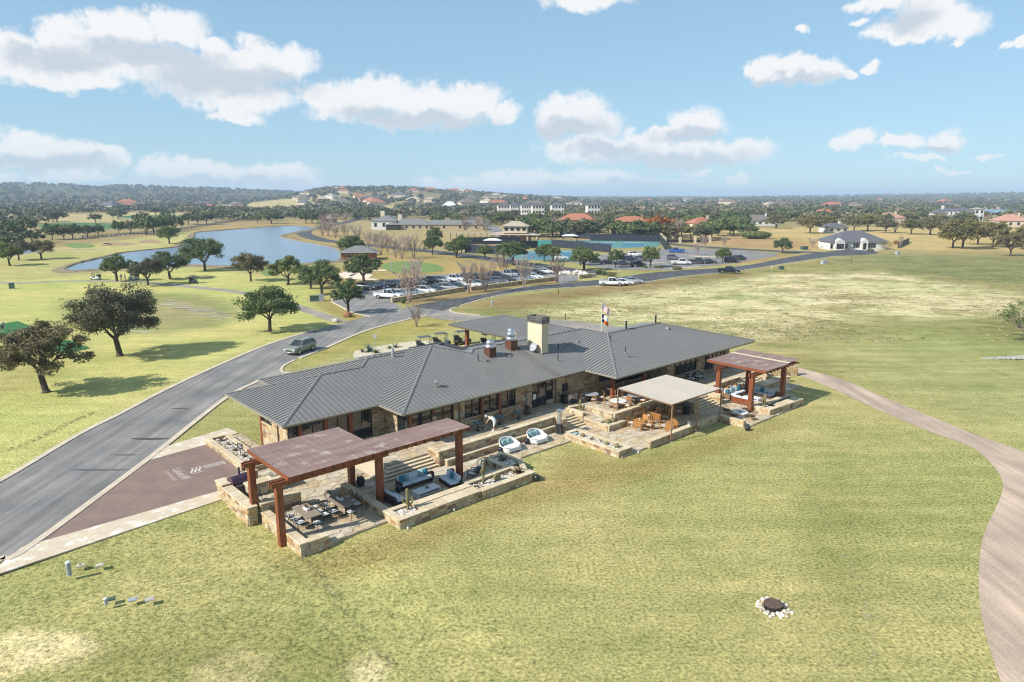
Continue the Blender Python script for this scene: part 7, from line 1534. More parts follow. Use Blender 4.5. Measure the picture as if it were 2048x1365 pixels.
oak_var('far2', 13, 7.0, 11.0, 1500, 0.8, 'leaf_oak', nclump=45, low=0.15)
oak_var('far3', 14, 8.0, 9.0, 1400, 0.8, 'leaf_olive', nclump=40, low=0.15)
oak_var('orange', 15, 9.0, 12.0, 2600, 0.7, 'leaf_orange', nclump=60, low=0.15)
def bare_mesh(seed, H, Wd, stems=8, m='twig'):
 g = random.Random(seed); mt, mc = MB(), MB(); rv = lambda k: Vector((g.uniform(-k, k), g.uniform(-k, k), g.uniform(-k * 0.3, k)))
 for k in range(stems):
  a = 2 * math.pi * k / stems + g.uniform(-0.4, 0.4); sp = g.uniform(0.12, 0.40) * Wd; top = Vector((math.cos(a) * sp, math.sin(a) * sp, H * g.uniform(0.74, 0.95))); base = Vector((0.15 * math.cos(a), 0.15 * math.sin(a), -0.05))
  mid = base * 0.4 + top * 0.6 + Vector((-math.cos(a), -math.sin(a), 0)) * sp * 0.25; pt = lambda t: base * (1 - t) ** 2 + mid * 2 * t * (1 - t) + top * t * t
  for j in range(6): mt.bar(pt(j / 6), pt((j + 1) / 6), 0.085 - 0.009 * j, 0.076 - 0.009 * j, n=5, cap=False)
  for j in range(11):
   t = 0.34 + 0.64 * j / 10; p = pt(t); d = ((pt(min(1, t + 0.05)) - pt(t - 0.05)).normalized() * 0.8 + rv(0.8)).normalized(); q = p + d * H * g.uniform(0.10, 0.20); mc.bar(p, q, 0.038, 0.026, n=4, cap=False)
   for i in range(7):
    p2 = p + (q - p) * g.uniform(0.3, 1.0); d2 = (d + rv(0.75)).normalized(); q2 = p2 + d2 * H * g.uniform(0.07, 0.13); mc.bar(p2, q2, 0.026, 0.016, n=3, cap=False)
    if i % 2: mc.bar(q2, q2 + (d2 + rv(0.7)).normalized() * H * 0.07, 0.018, 0.012, n=3, cap=False)
 return mt.mesh('trunk', 'bark_pale'), mc.mesh('crown', m)
BARE = [bare_mesh(40 + k, 6.6, 7.0 + 0.6 * k, m='twig' if k % 2 == 0 else 'twig_grey') for k in range(4)]
def bare(k, loc, H, Wd, rz, label, group=None, name='bare_tree'):
 t = thing(name, label, 'tree', loc, rz, group); t.scale = (Wd / 7.5, Wd / 7.5, H / 6.6); link('trunk', BARE[k % 4][0], t); link('crown', BARE[k % 4][1], t); return t
for i, (px, py, H, Wd, key, rz, lb) in enumerate((
  (93, 785, 7.7, 8.8, 'near1', 0.3, 'forked brown-leaved oak nearest the left edge, in front of the green mat'), (240, 712, 9.0, 10.6, 'near2', 1.0, 'broad brown-green oak with dense crown left of the road'),
  (540, 663, 6.7, 8.8, 'mid1', 0.0, 'dark green oak beside the road near the parked SUV'), (697, 628, 6.4, 5.6, 'mid3', 0.5, 'small round oak on the dry verge at the car park entrance'), (644, 590, 6.8, 9.0, 'mid1', 2.0, 'dark oak behind the green utility box'),
  (728, 567, 6.8, 10.2, 'mid2', 1.2, 'spreading oak beside the sand at the car park end'), (576, 569, 6.6, 8.2, 'mid2', 2.6, 'open-limbed oak on the shore, third left of the car park'), (502, 563, 6.9, 8.0, 'mid5', 0.4, 'thin oak on the shore in front of open water'),
  (410, 542, 9.0, 12.4, 'mid4', 0.9, 'largest oak on the near lake shore'), (341, 559, 6.8, 9.5, 'mid2', 0.2, 'leaning oak right of the middle golf cart'), (296, 571, 6.3, 8.2, 'mid5', 2.2, 'grey-green oak on the cart path right of the carts'), (234, 563, 6.7, 6.8, 'mid3', 1.1, 'narrow oak between two golf carts'),
  (339, 488, 7.6, 10.2, 'mid4', 2.0, 'oak on the far bank at the lake narrows'), (83, 519, 6.3, 8.9, 'mid5', 1.4, 'bushy oak by the small pond at left'), (38, 521, 6.3, 7.5, 'mid5', 2.9, 'second oak from the left edge by the pond'), (20, 532, 6.6, 8.0, 'mid2', 0.7, 'leaning oak at the left edge by the pond'),
  (622, 578, 5.4, 5.6, 'mid3', 2.2, 'low oak half hidden behind the dark oak of the utility box'), (700, 512, 6.6, 9.6, 'mid1', 0.8, 'oak standing in front of the small lakeside hut'),
  (865, 510, 6.4, 7.2, 'mid1', 0.3, 'round oak right of the bare grove'), (913, 516, 6.2, 8.0, 'mid3', 1.5, 'oak on the street verge, second right of the bare grove'), (923, 506, 6.0, 7.0, 'mid1', 2.2, 'oak just behind the verge oak near the courts'), (970, 518, 4.8, 5.4, 'mid3', 0.5, 'small oak on the street verge before the tennis courts'), (868, 492, 7.2, 7.0, 'mid1', 1.0, 'dark oak behind the street right of the bare grove'),
  (1026, 531, 7.4, 8.6, 'mid3', 0.9, 'tall dense oak in front of the tennis fence'), (1008, 524, 6.0, 6.0, 'mid1', 1.9, 'oak at the left of the tall dense court oak'), (1088, 523, 5.2, 6.8, 'mid1', 0.6, 'oak before the green practice wall'), (1106, 524, 5.0, 6.0, 'mid3', 2.0, 'oak right of the green practice wall'),
  (1168, 541, 6.3, 8.0, 'mid3', 0.4, 'round oak at the junction beside the yellow rocks'), (1160, 531, 5.4, 5.5, 'mid1', 1.8, 'oak just behind the junction oak'), (1231, 536, 5.4, 5.0, 'mid3', 1.0, 'oak between parked sedans in the far car park'), (1301, 535, 6.2, 6.0, 'mid3', 2.4, 'oak on the gravel bed by the far car park'), (1444, 526, 4.4, 5.2, 'mid1', 0.2, 'small dark oak by the jeeps in the far car park'), (1565, 507, 5.2, 7.0, 'mid1', 1.3, 'lone dark oak on the grass by the junction at right'),
  (1620, 467, 10.0, 15.0, 'olive1', 0.3, 'big olive-brown oak alone in the tan field'), (1552, 457, 8.0, 14.0, 'olive2', 1.2, 'low olive-brown oak left in the tan field'), (1655, 462, 8.5, 13.0, 'olive2', 2.0, 'olive oak beside the white wall in the tan field'), (1708, 463, 9.0, 13.0, 'olive1', 0.8, 'green olive oak rising behind the white ranch house'), (1735, 462, 9.5, 14.0, 'olive1', 2.1, 'dark olive oak behind the ranch house roof'),
  (1771, 466, 7.6, 11.0, 'olive2', 0.5, 'brown oak right behind the ranch house'), (1822, 469, 8.2, 12.0, 'olive1', 1.7, 'olive oak behind the dark fence'), (1860, 470, 8.5, 14.0, 'olive2', 0.1, 'olive oak left of the large right-hand grove'),
  (1925, 498, 11.5, 15.5, 'olive1', 0.7, 'huge spreading oak of the right-hand grove'), (1905, 497, 9.0, 11.0, 'olive2', 2.6, 'left oak of the right-hand grove'), (1985, 495, 10.0, 12.0, 'olive1', 2.5, 'leaning oak with open trunk in the right-hand grove'), (2020, 513, 8.2, 9.0, 'mid5', 0.6, 'grey thin oak in front of the right-hand grove'), (2052, 500, 9.0, 11.0, 'olive2', 1.9, 'oak cut by the right edge of the photo'), (1955, 490, 9.0, 12.0, 'olive2', 0.9, 'oak at the back of the right-hand grove'))):
 tree(key, G(px, py), H, Wd, rz, lb)
for i, (px, py, H, Wd, key) in enumerate(((6, 488, 9.5, 17, 'far2'), (50, 470, 9.5, 16, 'far2'), (105, 480, 7.5, 9, 'far2'), (128, 480, 6.5, 8, 'far1'), (146, 478, 7, 10, 'far2'), (175, 475, 6, 9, 'far1'), (197, 473, 6, 8, 'far2'), (238, 468, 7, 7.5, 'far2'), (262, 468, 7, 8, 'far1'), (293, 470, 9.5, 13, 'far2'), (308, 469, 9.5, 14, 'far2'), (330, 465, 9, 12, 'far2'), (352, 461, 9, 13, 'far2'), (377, 450, 8, 11, 'far2'), (396, 450, 8, 12, 'far2'), (413, 450, 9, 12, 'far2'), (432, 444, 8, 10, 'far2'), (447, 439, 8, 10, 'far2'), (466, 437, 8, 11, 'far2'), (486, 433, 8, 11, 'far2'), (515, 447, 7, 8, 'far2'), (543, 448, 9, 17, 'far2'), (612, 448, 8.5, 11, 'far2'), (624, 446, 9, 13, 'far1'), (636, 447, 8.5, 11, 'far2'), (20, 500, 6, 11, 'far2'), (65, 488, 6, 10, 'far1'), (-20, 500, 8, 14, 'far2'))):
 tree(key, G(px, py), H, Wd, i * 1.3, f'dark oak, {ORD[i % 20]} from the left in the row by the lake fence' if i < 20 else f'dark oak beyond the lake, {["on the sandy point", "widest above the water", "left of the gazebo", "middle one by the gazebo", "right one by the gazebo", "left edge low bush", "left edge second bush", "left edge outermost"][i - 20]}', 'oaks beyond the lake')
for i, (px, py, H, Wd, lb) in enumerate(((819, 604, 6.8, 8.6, 'wide bare tree at the near end of the car park wall'), (938, 586, 6.6, 6.6, 'bare tree standing in the gap of the car park wall'), (970, 583, 6.8, 6.8, 'bare tree just right of the car park wall gap'), (1048, 574, 6.6, 6.6, 'bare tree in the middle of the right car park wall'), (1114, 566, 6.2, 5.6, 'bare tree at the right end of the car park wall'), (832, 573, 6.6, 5.0, 'thin bare tree among the back row of cars'), (1007, 553, 5.8, 6.6, 'bare tree behind the back row of cars'),
  (762, 510, 6.6, 7.4, 'bare tree of the grove, front left'), (775, 506, 6.6, 7.0, 'bare tree of the grove, behind the front left one'), (791, 516, 6.8, 7.2, 'bare tree of the grove, front middle'), (804, 519, 6.8, 7.6, 'bare tree of the grove, foremost one'), (828, 517, 6.8, 7.6, 'bare tree of the grove, front right'), (737, 495, 6.4, 7.2, 'bare tree of the grove, left back'), (752, 498, 6.4, 7.2, 'bare tree of the grove, second in the back'), (815, 504, 6.4, 7.2, 'bare tree of the grove, right back'),
  (645, 472, 7.4, 9.0, 'bare tree of the street row by the lake, first from the left'), (656, 474, 7.4, 9.0, 'bare tree of the street row by the lake, second from the left'), (671, 477, 7.0, 8.0, 'bare tree of the street row by the lake, third from the left'), (690, 478, 7.0, 8.0, 'bare tree of the street row by the lake, fourth from the left'), (716, 483, 7.0, 8.0, 'bare tree of the street row by the lake, fifth from the left'), (648, 458, 8.5, 12, 'bare tree at the bend of the lake street, left'), (668, 452, 8.5, 12, 'bare tree at the bend of the lake street, middle'), (690, 449, 8.5, 12, 'bare tree at the bend of the lake street, right'),
  (1394, 511, 4.2, 4.4, 'small bare tree on the island of the far car park'), (1409, 498, 4.6, 5.0, 'small bare tree behind the far car park, left'), (1448, 493, 4.0, 5.0, 'small bare tree behind the far car park, right'), (1625, 497, 4.2, 5.0, 'small reddish bare tree left of the ranch house'), (1800, 500, 5.2, 2.6, 'thin pale sapling right of the ranch house'), (1790, 466, 8.0, 10, 'grey bare tree behind the ranch house'), (833, 654, 3.4, 4.0, 'low bare shrub beyond the clubhouse roof'))):
 bare(i, G(px, py), H, Wd, i * 0.9, lb)
t = thing('bare_tree', 'half-bare leaning tree reaching in from the right edge', 'tree', G(2066, 690), 0); cm, c = crown_mesh(77, 4.6, 7.5, 1900, 0.22, 'leaf_oak', nclump=40, low=0.3, ragged=0.5); link('crown', cm, t)
link('trunk', trunk_mesh(77, 4.6, 7.5, [tuple(x) for x in c] + [(-4.2, 0.2, 1.2), (-3.6, -0.8, 2.2), (-3.0, 0.6, 0.9)], 'bark_grey', fork=0.12, r=0.2, nl=7), t); t.scale = (1.2, 1.2, 1.35)
def shrub(px, py, w, h, m, label, name='shrub', n=700, ls=0.12, loc=None, d=None):
 g = np.random.default_rng(int(px * 7 + py)); k = g.normal(size=(n, 3)); k /= np.linalg.norm(k, axis=1)[:, None]; r = g.uniform(0.4, 1, n) ** 0.5; cen = k * r[:, None] * np.array([w / 2, (d or w) / 2, h / 2]) + np.array([0, 0, h * 0.5]); cen[:, 2] = np.maximum(cen[:, 2], 0.02)
 nr_ = k + g.normal(size=(n, 3)) * 0.6; nr_ /= np.linalg.norm(nr_, axis=1)[:, None]; a = np.cross(nr_, g.normal(size=(n, 3))); a /= np.linalg.norm(a, axis=1)[:, None]; b = np.cross(nr_, a)
 t = thing(name, label, 'shrub', loc or G(px, py), 0); link('foliage', quads_mesh('foliage', cen, a * ls, b * ls * 0.7, m), t); mb = MB()
 for q in range(6): mb.bar((0, 0, -0.05), (w * 0.2 * math.cos(q), w * 0.2 * math.sin(q), h * 0.5), 0.03, 0.01, n=4, cap=False)
 mb.build('stems', 'bark_grey', t); return t
for px, py, w, h, m, lb in ((1197, 549, 1.6, 1.4, 'leaf_oak', 'green spiky shrub at the junction bed, left'), (1207, 551, 1.4, 1.2, 'leaf_oak', 'green shrub at the junction bed, middle'), (1222, 553, 3.0, 1.1, 'leaf_olive', 'golden grass clump at the junction bed'), (1354, 540, 3.0, 1.0, 'leaf_olive', 'round tan shrub at the far car park entrance'), (1321, 537, 1.6, 0.9, 'leaf_brown', 'small shrub on the gravel bed of the far car park'), (1312, 536, 1.3, 0.6, 'leaf_oak', 'dark low shrub on the gravel bed, right'), (1290, 536, 1.3, 0.6, 'leaf_oak', 'dark low shrub on the gravel bed, left'), (806, 607, 1.0, 1.0, 'leaf_oak', 'green yucca shrub at the near end of the car park wall'),
   (1650, 498, 3.0, 1.5, 'leaf_brown', 'brown shrub at the left corner of the ranch house'), (1692, 499, 2.4, 1.8, 'leaf_brown', 'reddish shrub beside the ranch house bay window'), (1678, 500, 2.6, 0.9, 'leaf_brown', 'low brown shrub before the bay window'), (1772, 500, 4.5, 3.6, 'leaf_olive', 'yellowish small tree-shrub at the right front of the ranch house'), (1792, 489, 2.6, 1.6, 'leaf_orange', 'red shrub beside the dark fence'), (1741, 503, 2.6, 0.9, 'leaf_oak', 'dark low shrub before the ranch house door')):
 shrub(px, py, w, h, m, lb)
hd = shrub(1512, 478, 15, 3.6, 'leaf_oak', 'long clipped dark hedge at the edge of the tan field', 'hedge', 3500, 0.35, d=6)
hd['category'] = 'hedge'
bedp = cr(GP([(706, 712), (712, 703), (735, 698), (765, 692), (800, 687), (835, 683), (870, 683), (880, 690), (850, 700), (800, 712), (760, 720), (715, 720), (706, 712)]), 3)
sheet('gravel_bed', bedp, 0.05, 'gravel_bed'); 
for (px, py, n, h, w, m, lb) in ((738, 704, 34, 1.5, 0.09, 'agave_leaf', 'large blue agave in the gravel bed beyond the left roof'), (725, 705, 40, 0.7, 0.04, 'green_leaf', 'small green clump left of the blue agave'), (752, 707, 44, 0.8, 0.04, 'green_leaf', 'green clump right of the blue agave'), (790, 696, 50, 0.9, 0.045, 'green_leaf', 'spiky green clump in the middle of the gravel bed'), (779, 698, 34, 0.7, 0.04, 'green_leaf', 'small palm-like clump in the gravel bed')):
 x, y, _ = G(px, py); u, v = toUV(x, y); tuft('agave', lb, 'agave', u, v, 0.05, n, h, w, m, group='gravel bed plants')
mat('limestone', (0.34, 0.32, 0.29), var=0.7, scale=3, rough=0.95, bump=0.4)
# ================================================================ vehicles
def loft(stations):
 """car body: stations (x, half width, bottom, top)"""
 mb = MB(); vs = []
 for x, w, zb, zt in stations:
  h = zt - zb; half = [(w * 0.86, zb), (w * 0.98, zb + h * 0.14), (w, zb + h * 0.5), (w * 0.97, zb + h * 0.82), (w * 0.88, zt - 0.01), (w * 0.5, zt + 0.015)]
  vs += [(x, y, z) for y, z in half] + [(x, -y, z) for y, z in half[::-1]]
 n = 12; m = len(stations)
 mb.add(vs, [(i * n + k, i * n + (k + 1) % n, (i + 1) * n + (k + 1) % n, (i + 1) * n + k) for i in range(m - 1) for k in range(n)] + [tuple(range(n - 1, -1, -1)), tuple(range((m - 1) * n, m * n))]); return mb
CARS = {
 'sedan': dict(L=4.75, body=[(-2.36, .78, .42, .84), (-2.28, .87, .26, .97), (-1.6, .90, .22, 1.0), (-.4, .91, .21, .97), (.95, .91, .21, .93), (1.7, .89, .22, .82), (2.2, .82, .24, .70), (2.36, .70, .36, .60)], cab=[(-1.75, .98), (-1.05, 1.42), (-.1, 1.45), (1.0, .93)], wb=(-1.38, 1.42), r=.33),
 'suv': dict(L=4.8, body=[(-2.38, .82, .45, 1.0), (-2.30, .90, .30, 1.12), (-1.6, .93, .26, 1.13), (0, .94, .25, 1.08), (1.05, .93, .25, 1.05), (1.8, .91, .27, .97), (2.25, .85, .30, .85), (2.38, .74, .40, .72)], cab=[(-2.25, 1.12), (-1.95, 1.62), (.15, 1.68), (1.1, 1.06)], wb=(-1.42, 1.42), r=.37),
 'pickup': dict(L=5.8, body=[(-2.9, .90, .52, 1.12), (-2.84, .97, .42, 1.16), (-1.0, .98, .38, 1.16), (.2, .99, .36, 1.14), (1.2, .98, .36, 1.14), (2.2, .96, .38, 1.08), (2.75, .92, .42, .98), (2.9, .84, .50, .88)], cab=[(-.75, 1.16), (-.60, 1.86), (.75, 1.88), (1.5, 1.15)], wb=(-1.85, 1.85), r=.42)}
def car_proto(kind, colour):
 d = CARS[kind]; t = thing('parked_car' if kind != 'pickup' else 'pickup_truck', 'x', 'car' if kind != 'pickup' else 'pickup', (0, 0, -60)); pm = 'paint_' + colour
 body = loft(d['body']).build('body', pm, t, smooth=False); W_ = d['body'][3][1]; (x0, z0), (x1, z1), (x2, z2), (x3, z3) = d['cab']; wb, wt = W_ * 0.88, W_ * 0.70
 def side(x, z, w): return (x, w, z), (x, -w, z)
 mb = MB(); vs = [*side(x0, z0 - 0.05, wb), *side(x1, z1, wt), *side(x2, z2, wt), *side(x3, z3 - 0.05, wb)]
 mb.add(vs, [(0, 1, 3, 2), (4, 5, 7, 6), (0, 2, 4, 6), (1, 7, 5, 3), (0, 6, 7, 1)]); mb.build('windows', 'glass', t)
 rf = MB(); rf.add([(x1 - 0.02, wt + .015, z1 + .005), (x1 - 0.02, -wt - .015, z1 + .005), (x2 + .02, -wt - .015, z2 + .005), (x2 + .02, wt + .015, z2 + .005), (x1 + .1, wt * .8, z1 + .05), (x1 + .1, -wt * .8, z1 + .05), (x2 - .1, -wt * .8, z2 + .05), (x2 - .1, wt * .8, z2 + .05)], [(4, 5, 6, 7), (0, 1, 5, 4), (1, 2, 6, 5), (2, 3, 7, 6), (3, 0, 4, 7)]); rf.build('roof', pm, t)
 for s_ in (-1, 1):
  xm = (x1 + x2) / 2
  for p_, q_, r_ in (((x3, s_ * wb, z3 - .03), (x2, s_ * wt, z2), .045), ((x0, s_ * wb, z0 - .03), (x1, s_ * wt, z1), .07 if kind != 'suv' else .1), ((xm - .1, s_ * (wb + .01), z0 - .05), (xm, s_ * (wt + .01), z1), .04)): MB().bar(p_, q_, r_, n=4).build('pillar', pm, t)
 for xw in d['wb']:
  for s_ in (-1, 1):
   w = MB().bar((xw, s_ * (W_ - .20), d['r']), (xw, s_ * (W_ + .012), d['r']), d['r'], n=16).build('wheel', 'rubber', t); MB().bar((xw, s_ * (W_ - .05), d['r']), (xw, s_ * (W_ + .02), d['r']), d['r'] * .62, n=10).build('rim', 'steel', w)
 L2 = d['L'] / 2; zf = d['body'][-2][3] - .14; zr = d['body'][1][3] - .2
 for s_ in (-1, 1):
  MB().box(L2 - .14, s_ * (W_ - .26), zf - .05, .2, .34, .14, top=.8).build('headlight', 'lamp_glass', t); MB().box(-L2 + .07, s_ * (W_ - .16), zr - .1, .14, .22, .2).build('taillight', 'tail_red', t); MB().box(x3 - .12, s_ * (W_ + .08), z3 - .02, .12, .2, .13).build('mirror', pm, t)
 MB().box(L2 - .06, 0, zf - .14, .1, .9, .16).build('grille', 'black_metal', t); MB().box(L2 - .02, 0, .38 if kind != 'pickup' else .5, .05, .5, .11).build('number_plate', 'white_paint', t)
 if kind == 'pickup':
  MB().bbox(-2.78, -.82, -.80, .80, 1.10, 1.178).build('bed_floor', 'rubber', t)
  for s_ in (-1, 1): MB().bbox(-2.86, -.8, s_ * .89 - .08, s_ * .89 + .08, 1.12, 1.26).build('bed_rail', pm, t)
  MB().bbox(-2.9, -2.8, -.9, .9, 1.1, 1.26).build('tailgate', pm, t)
 if kind == 'suv':
  for s_ in (-1, 1): MB().bar((-1.6, s_ * wt * .9, 1.74), (0, s_ * wt * .9, 1.76), .02, n=4).build('roof_rail', 'black_metal', t)
 t['used'] = 0; return t
CP = {}
def car(kind, colour, loc, heading, label, group=None):
 """heading clockwise from +Y"""
 key = (kind, colour); rz = R(90 - heading)
 if key not in CP:
  CP[key] = p = car_proto(kind, colour); KIDS[p.name] = list(p.children)
  for ch_ in p.children: KIDS[ch_.name] = list(ch_.children)
  p.location = loc; p.rotation_euler = (0, 0, rz); p['label'] = label
  if group: p['group'] = group
  del p['used']; return p
 o = copy_tree(CP[key], loc, rz, label, group)
 if group is None and 'group' in o: del o['group']
 return o
def zc(p, z): return (p[0], p[1], z)
car('suv', 'sage', zc(G(601, 705), 0.03), 200, 'sage green SUV driving on the road left of the clubhouse')
w0, w1 = Vector(G(788, 602)[:2]), Vector(G(1108, 558)[:2]); wd = (w1 - w0).normalized(); wn = Vector((-wd.y, wd.x))
front = [('pickup', 'white', 'white pickup at the near end of the front row by the wall'), ('sedan', 'silver', 'silver sedan next to the white pickup, front row'), ('sedan', 'pale blue', 'pale blue sedan behind the wide bare tree, front row'), ('suv', 'white', 'white SUV, fourth in the front row'), ('sedan', 'charcoal', 'charcoal sedan, fifth in the front row'), ('suv', 'silver', 'silver SUV, sixth in the front row'), ('sedan', 'charcoal', 'charcoal sedan, seventh in the front row before the wall gap'), ('pickup', 'white', 'white pickup right of the wall gap'), ('sedan', 'grey', 'grey sedan right after the second white pickup'), ('suv', 'grey', 'grey SUV, tenth in the front row'), ('suv', 'grey', 'grey SUV, eleventh in the front row'), ('suv', 'charcoal', 'charcoal SUV, twelfth in the front row'), ('sedan', 'silver', 'silver sedan, thirteenth in the front row'), ('sedan', 'pale blue', 'pale blue sedan behind the third bare tree of the wall'), ('sedan', 'white', 'white sedan at the far end of the front row')]
for k, (kd, cl, lb) in enumerate(front):
 p = w0 + wd * (1.2 + k * 3.22) + wn * 3.3; car(kd, cl, (p.x, p.y, 0.02), 101 + rs.uniform(-3, 3), lb, 'cars in the front row by the wall')
back = [('suv', 'charcoal', 'charcoal SUV at the near end of the back row'), ('sedan', 'navy', 'navy sedan, second in the back row'), ('suv', 'black', 'black SUV, third in the back row'), ('sedan', 'charcoal', 'charcoal sedan, fourth in the back row'), ('suv', 'grey', 'grey SUV, fifth in the back row'), ('pickup', 'black', 'black pickup left of the white back-row pickup'), ('suv', 'silver', 'silver SUV beside the white back-row pickup'), ('pickup', 'white', 'white pickup in the middle of the back row'), ('pickup', 'charcoal', 'charcoal pickup right of the white back-row pickup'), ('suv', 'dark red', 'dark red SUV, tenth in the back row'), ('sedan', 'navy', 'navy sedan, eleventh in the back row'), ('suv', 'black', 'black SUV, twelfth in the back row'), ('pickup', 'silver', 'silver pickup near the right bare trees, back row'), ('suv', 'black', 'black SUV right of the silver pickup, back row'), ('suv', 'charcoal', 'charcoal SUV, fifteenth in the back row'), ('sedan', 'black', 'black sedan, sixteenth in the back row'), ('sedan', 'white', 'white sedan near the right end of the back row'), ('pickup', 'maroon', 'maroon pickup at the right end of the back row')]
b0, b1 = Vector(G(733, 580)[:2]), Vector(G(1110, 546)[:2]); bd = (b1 - b0) / (len(back) - 1)
for k, (kd, cl, lb) in enumerate(back):
 p = b0 + bd * k; car(kd, cl, (p.x, p.y, 0.02), 104 + rs.uniform(-4, 4), lb, 'cars in the back row')
for kd, cl, px, py, hd_, lb in (('pickup', 'white', 1223, 572, 97, 'white pickup parked on the grass edge by the road'), ('sedan', 'white', 1247, 570, 97, 'white sedan behind the roadside white pickup'), ('sedan', 'silver', 1266, 567, 98, 'silver sedan at the end of the roadside three'), ('pickup', 'black', 1457, 547, 97, 'black pickup parked alone by the road at right'),
   ('sedan', 'black', 1216, 529, 95, 'black sedan in the far car park, left of the small oak'), ('sedan', 'charcoal', 1247, 531, 95, 'charcoal sedan right of the small oak in the far car park'), ('suv', 'black', 1276, 534, 60, 'black SUV nearest the gravel bed in the far car park'), ('suv', 'navy', 1261, 523, 95, 'navy SUV behind the charcoal sedan in the far car park'), ('suv', 'white', 1270, 513, 95, 'white SUV farthest left in the far car park'), ('suv', 'grey', 1283, 523, 95, 'grey SUV half hidden by the gravel bed oak'), ('suv', 'charcoal', 1192, 526, 95, 'charcoal SUV behind the junction oak'), ('sedan', 'white', 1122, 519, 95, 'white sedan behind the court trees'),
   ('suv', 'grey', 1347, 520, 95, 'grey SUV alone in the middle of the far car park'), ('pickup', 'white', 1362, 530, 95, 'white pickup at the front of the far car park'), ('pickup', 'charcoal', 1396, 528, 95, 'charcoal pickup next to the white far pickup'), ('sedan', 'black', 1418, 527, 95, 'black car at the right of the far pickups'), ('pickup', 'blue', 1352, 506, 275, 'bright blue pickup alone at the back of the far car park'), ('suv', 'black', 1462, 524, 60, 'black off-roader right of the small dark oak'), ('suv', 'charcoal', 1479, 521, 60, 'charcoal off-roader beside the black one')):
 car(kd, cl, zc(G(px, py), 0.03 if py > 540 else 0.02), hd_, lb)
def cart(label, loc, rz, body='cart_white', bag=True):
 t = thing('golf_cart', label, 'golf cart', loc, rz, 'golf carts')
 loft([(-1.15, .55, .35, .75), (-1.05, .58, .3, .85), (-.35, .58, .28, .82), (-.2, .58, .25, .45), (.5, .58, .25, .42), (.7, .56, .28, .80), (1.1, .5, .32, .74), (1.2, .42, .4, .6)]).build('body', body, t)
 MB().box(-.45, 0, .82, .5, 1.05, .1).build('seat', 'black_metal', t); tilt(MB().box(-.72, 0, .92, .1, 1.05, .42), -.15, 'Y', (-.72, 0, .92)).build('backrest', 'black_metal', t)
 for x, dx in ((.75, -.12), (-.95, .06)):
  for y in (-.5, .5): MB().bar((x, y, .7), (x + dx, y, 1.82), .022, n=5).build('strut', 'black_metal', t)
 MB().box(-.16, 0, 1.82, 1.75, 1.2, .07, top=.92).build('roof', 'cart_roof', t); MB().add([(.74, -.48, .85), (.74, .48, .85), (.65, .48, 1.78), (.65, -.48, 1.78)], [(0, 1, 2, 3)]).build('windscreen', 'clear_tube', t)
 MB().tube([(.7, .25, .78), (.42, .25, 1.0)], .02).build('steering_column', 'black_metal', t); MB().lathe([(.15, 0), (.16, .02), (.15, .03)], cx=.42, cy=.25, cz=1.0, n=12).build('steering_wheel', 'black_metal', t)
 for x in (-.8, .8):
  for y in (-.5, .5): w = MB().bar((x, y - .09, .23), (x, y + .09, .23), .23, n=12).build('wheel', 'rubber', t); MB().bar((x, y - .1, .23), (x, y + .1, .23), .11, n=8).build('rim', 'steel', w)
 if bag:
  for y, m in ((-.25, 'black_metal'), (.25, 'utility_green')): MB().bar((-1.0, y, .5), (-1.2, y, 1.35), .13, .15, n=8).build('golf_bag', m, t)
 return t
cart('white golf cart, left of three on the path by the lake', G(192, 560), R(170)); cart('golf cart between the narrow oak and the grey-green oak', G(268, 560), R(175)); cart('dark golf cart, right of three on the path', G(387, 567), R(-40), 'paint_charcoal')
cart('golf cart behind the clubhouse roof, first from the left', W(23.6, 30.6), RZ - 0.3, 'paint_charcoal'); cart('golf cart behind the clubhouse roof, second from the left', W(26.6, 31.0), RZ - 0.25, 'paint_charcoal'); cart('golf cart under the left edge of the cart shelter', W(29.6, 30.2), RZ - 0.2, 'paint_charcoal'); cart('golf cart in the middle of the cart shelter', W(31.2, 26.2), RZ - 0.2, 'cart_white')
for k, (u, v, m, lb) in enumerate(((27.8, 24.8, 'white_paint', 'white round tub beside the stone pier of the cart shelter'), (30.0, 22.8, 'white_paint', 'white box tub under the cart shelter'))):
 t = thing_uv('storage_tub', lb, 'tub', u, v, 0.0); MB().lathe([(.4, 0), (.46, .5), (.48, .55)], n=16).build('tub', m, t); MB().lathe([(.49, .55), (.49, .6), (.2, .66)], n=16).build('lid', m, t)
t = thing_uv('recycling_bin', 'blue wheeled bin under the cart shelter', 'bin', 32.2, 23.2, 0); MB().box(0, 0, .08, .6, .7, 1.0, top=1.12).build('body', 'plastic_blue', t); MB().box(0, 0, 1.08, .72, .82, .08).build('lid', 'plastic_blue', t)
for s_ in (-.28, .28): MB().bar((s_ - .04, .35, .1), (s_ + .04, .35, .1), .1, n=10).build('wheel', 'rubber', t)
fx, fy, _ = G(1202, 691)
fp_ = thing('flagpole', 'white flagpole behind the right roof with two flags', 'flagpole', (fx, fy, 0)); MB().bar((0, 0, 0), (0, 0, 6.2), .06, .035, n=8).build('pole', 'white_paint', fp_); MB().ball(0, 0, 6.26, .07, .07, .07).build('finial', 'steel', fp_); MB().lathe([(.25, 0), (.2, .1), (.08, .14)], n=10).build('base', 'plinth', fp_)
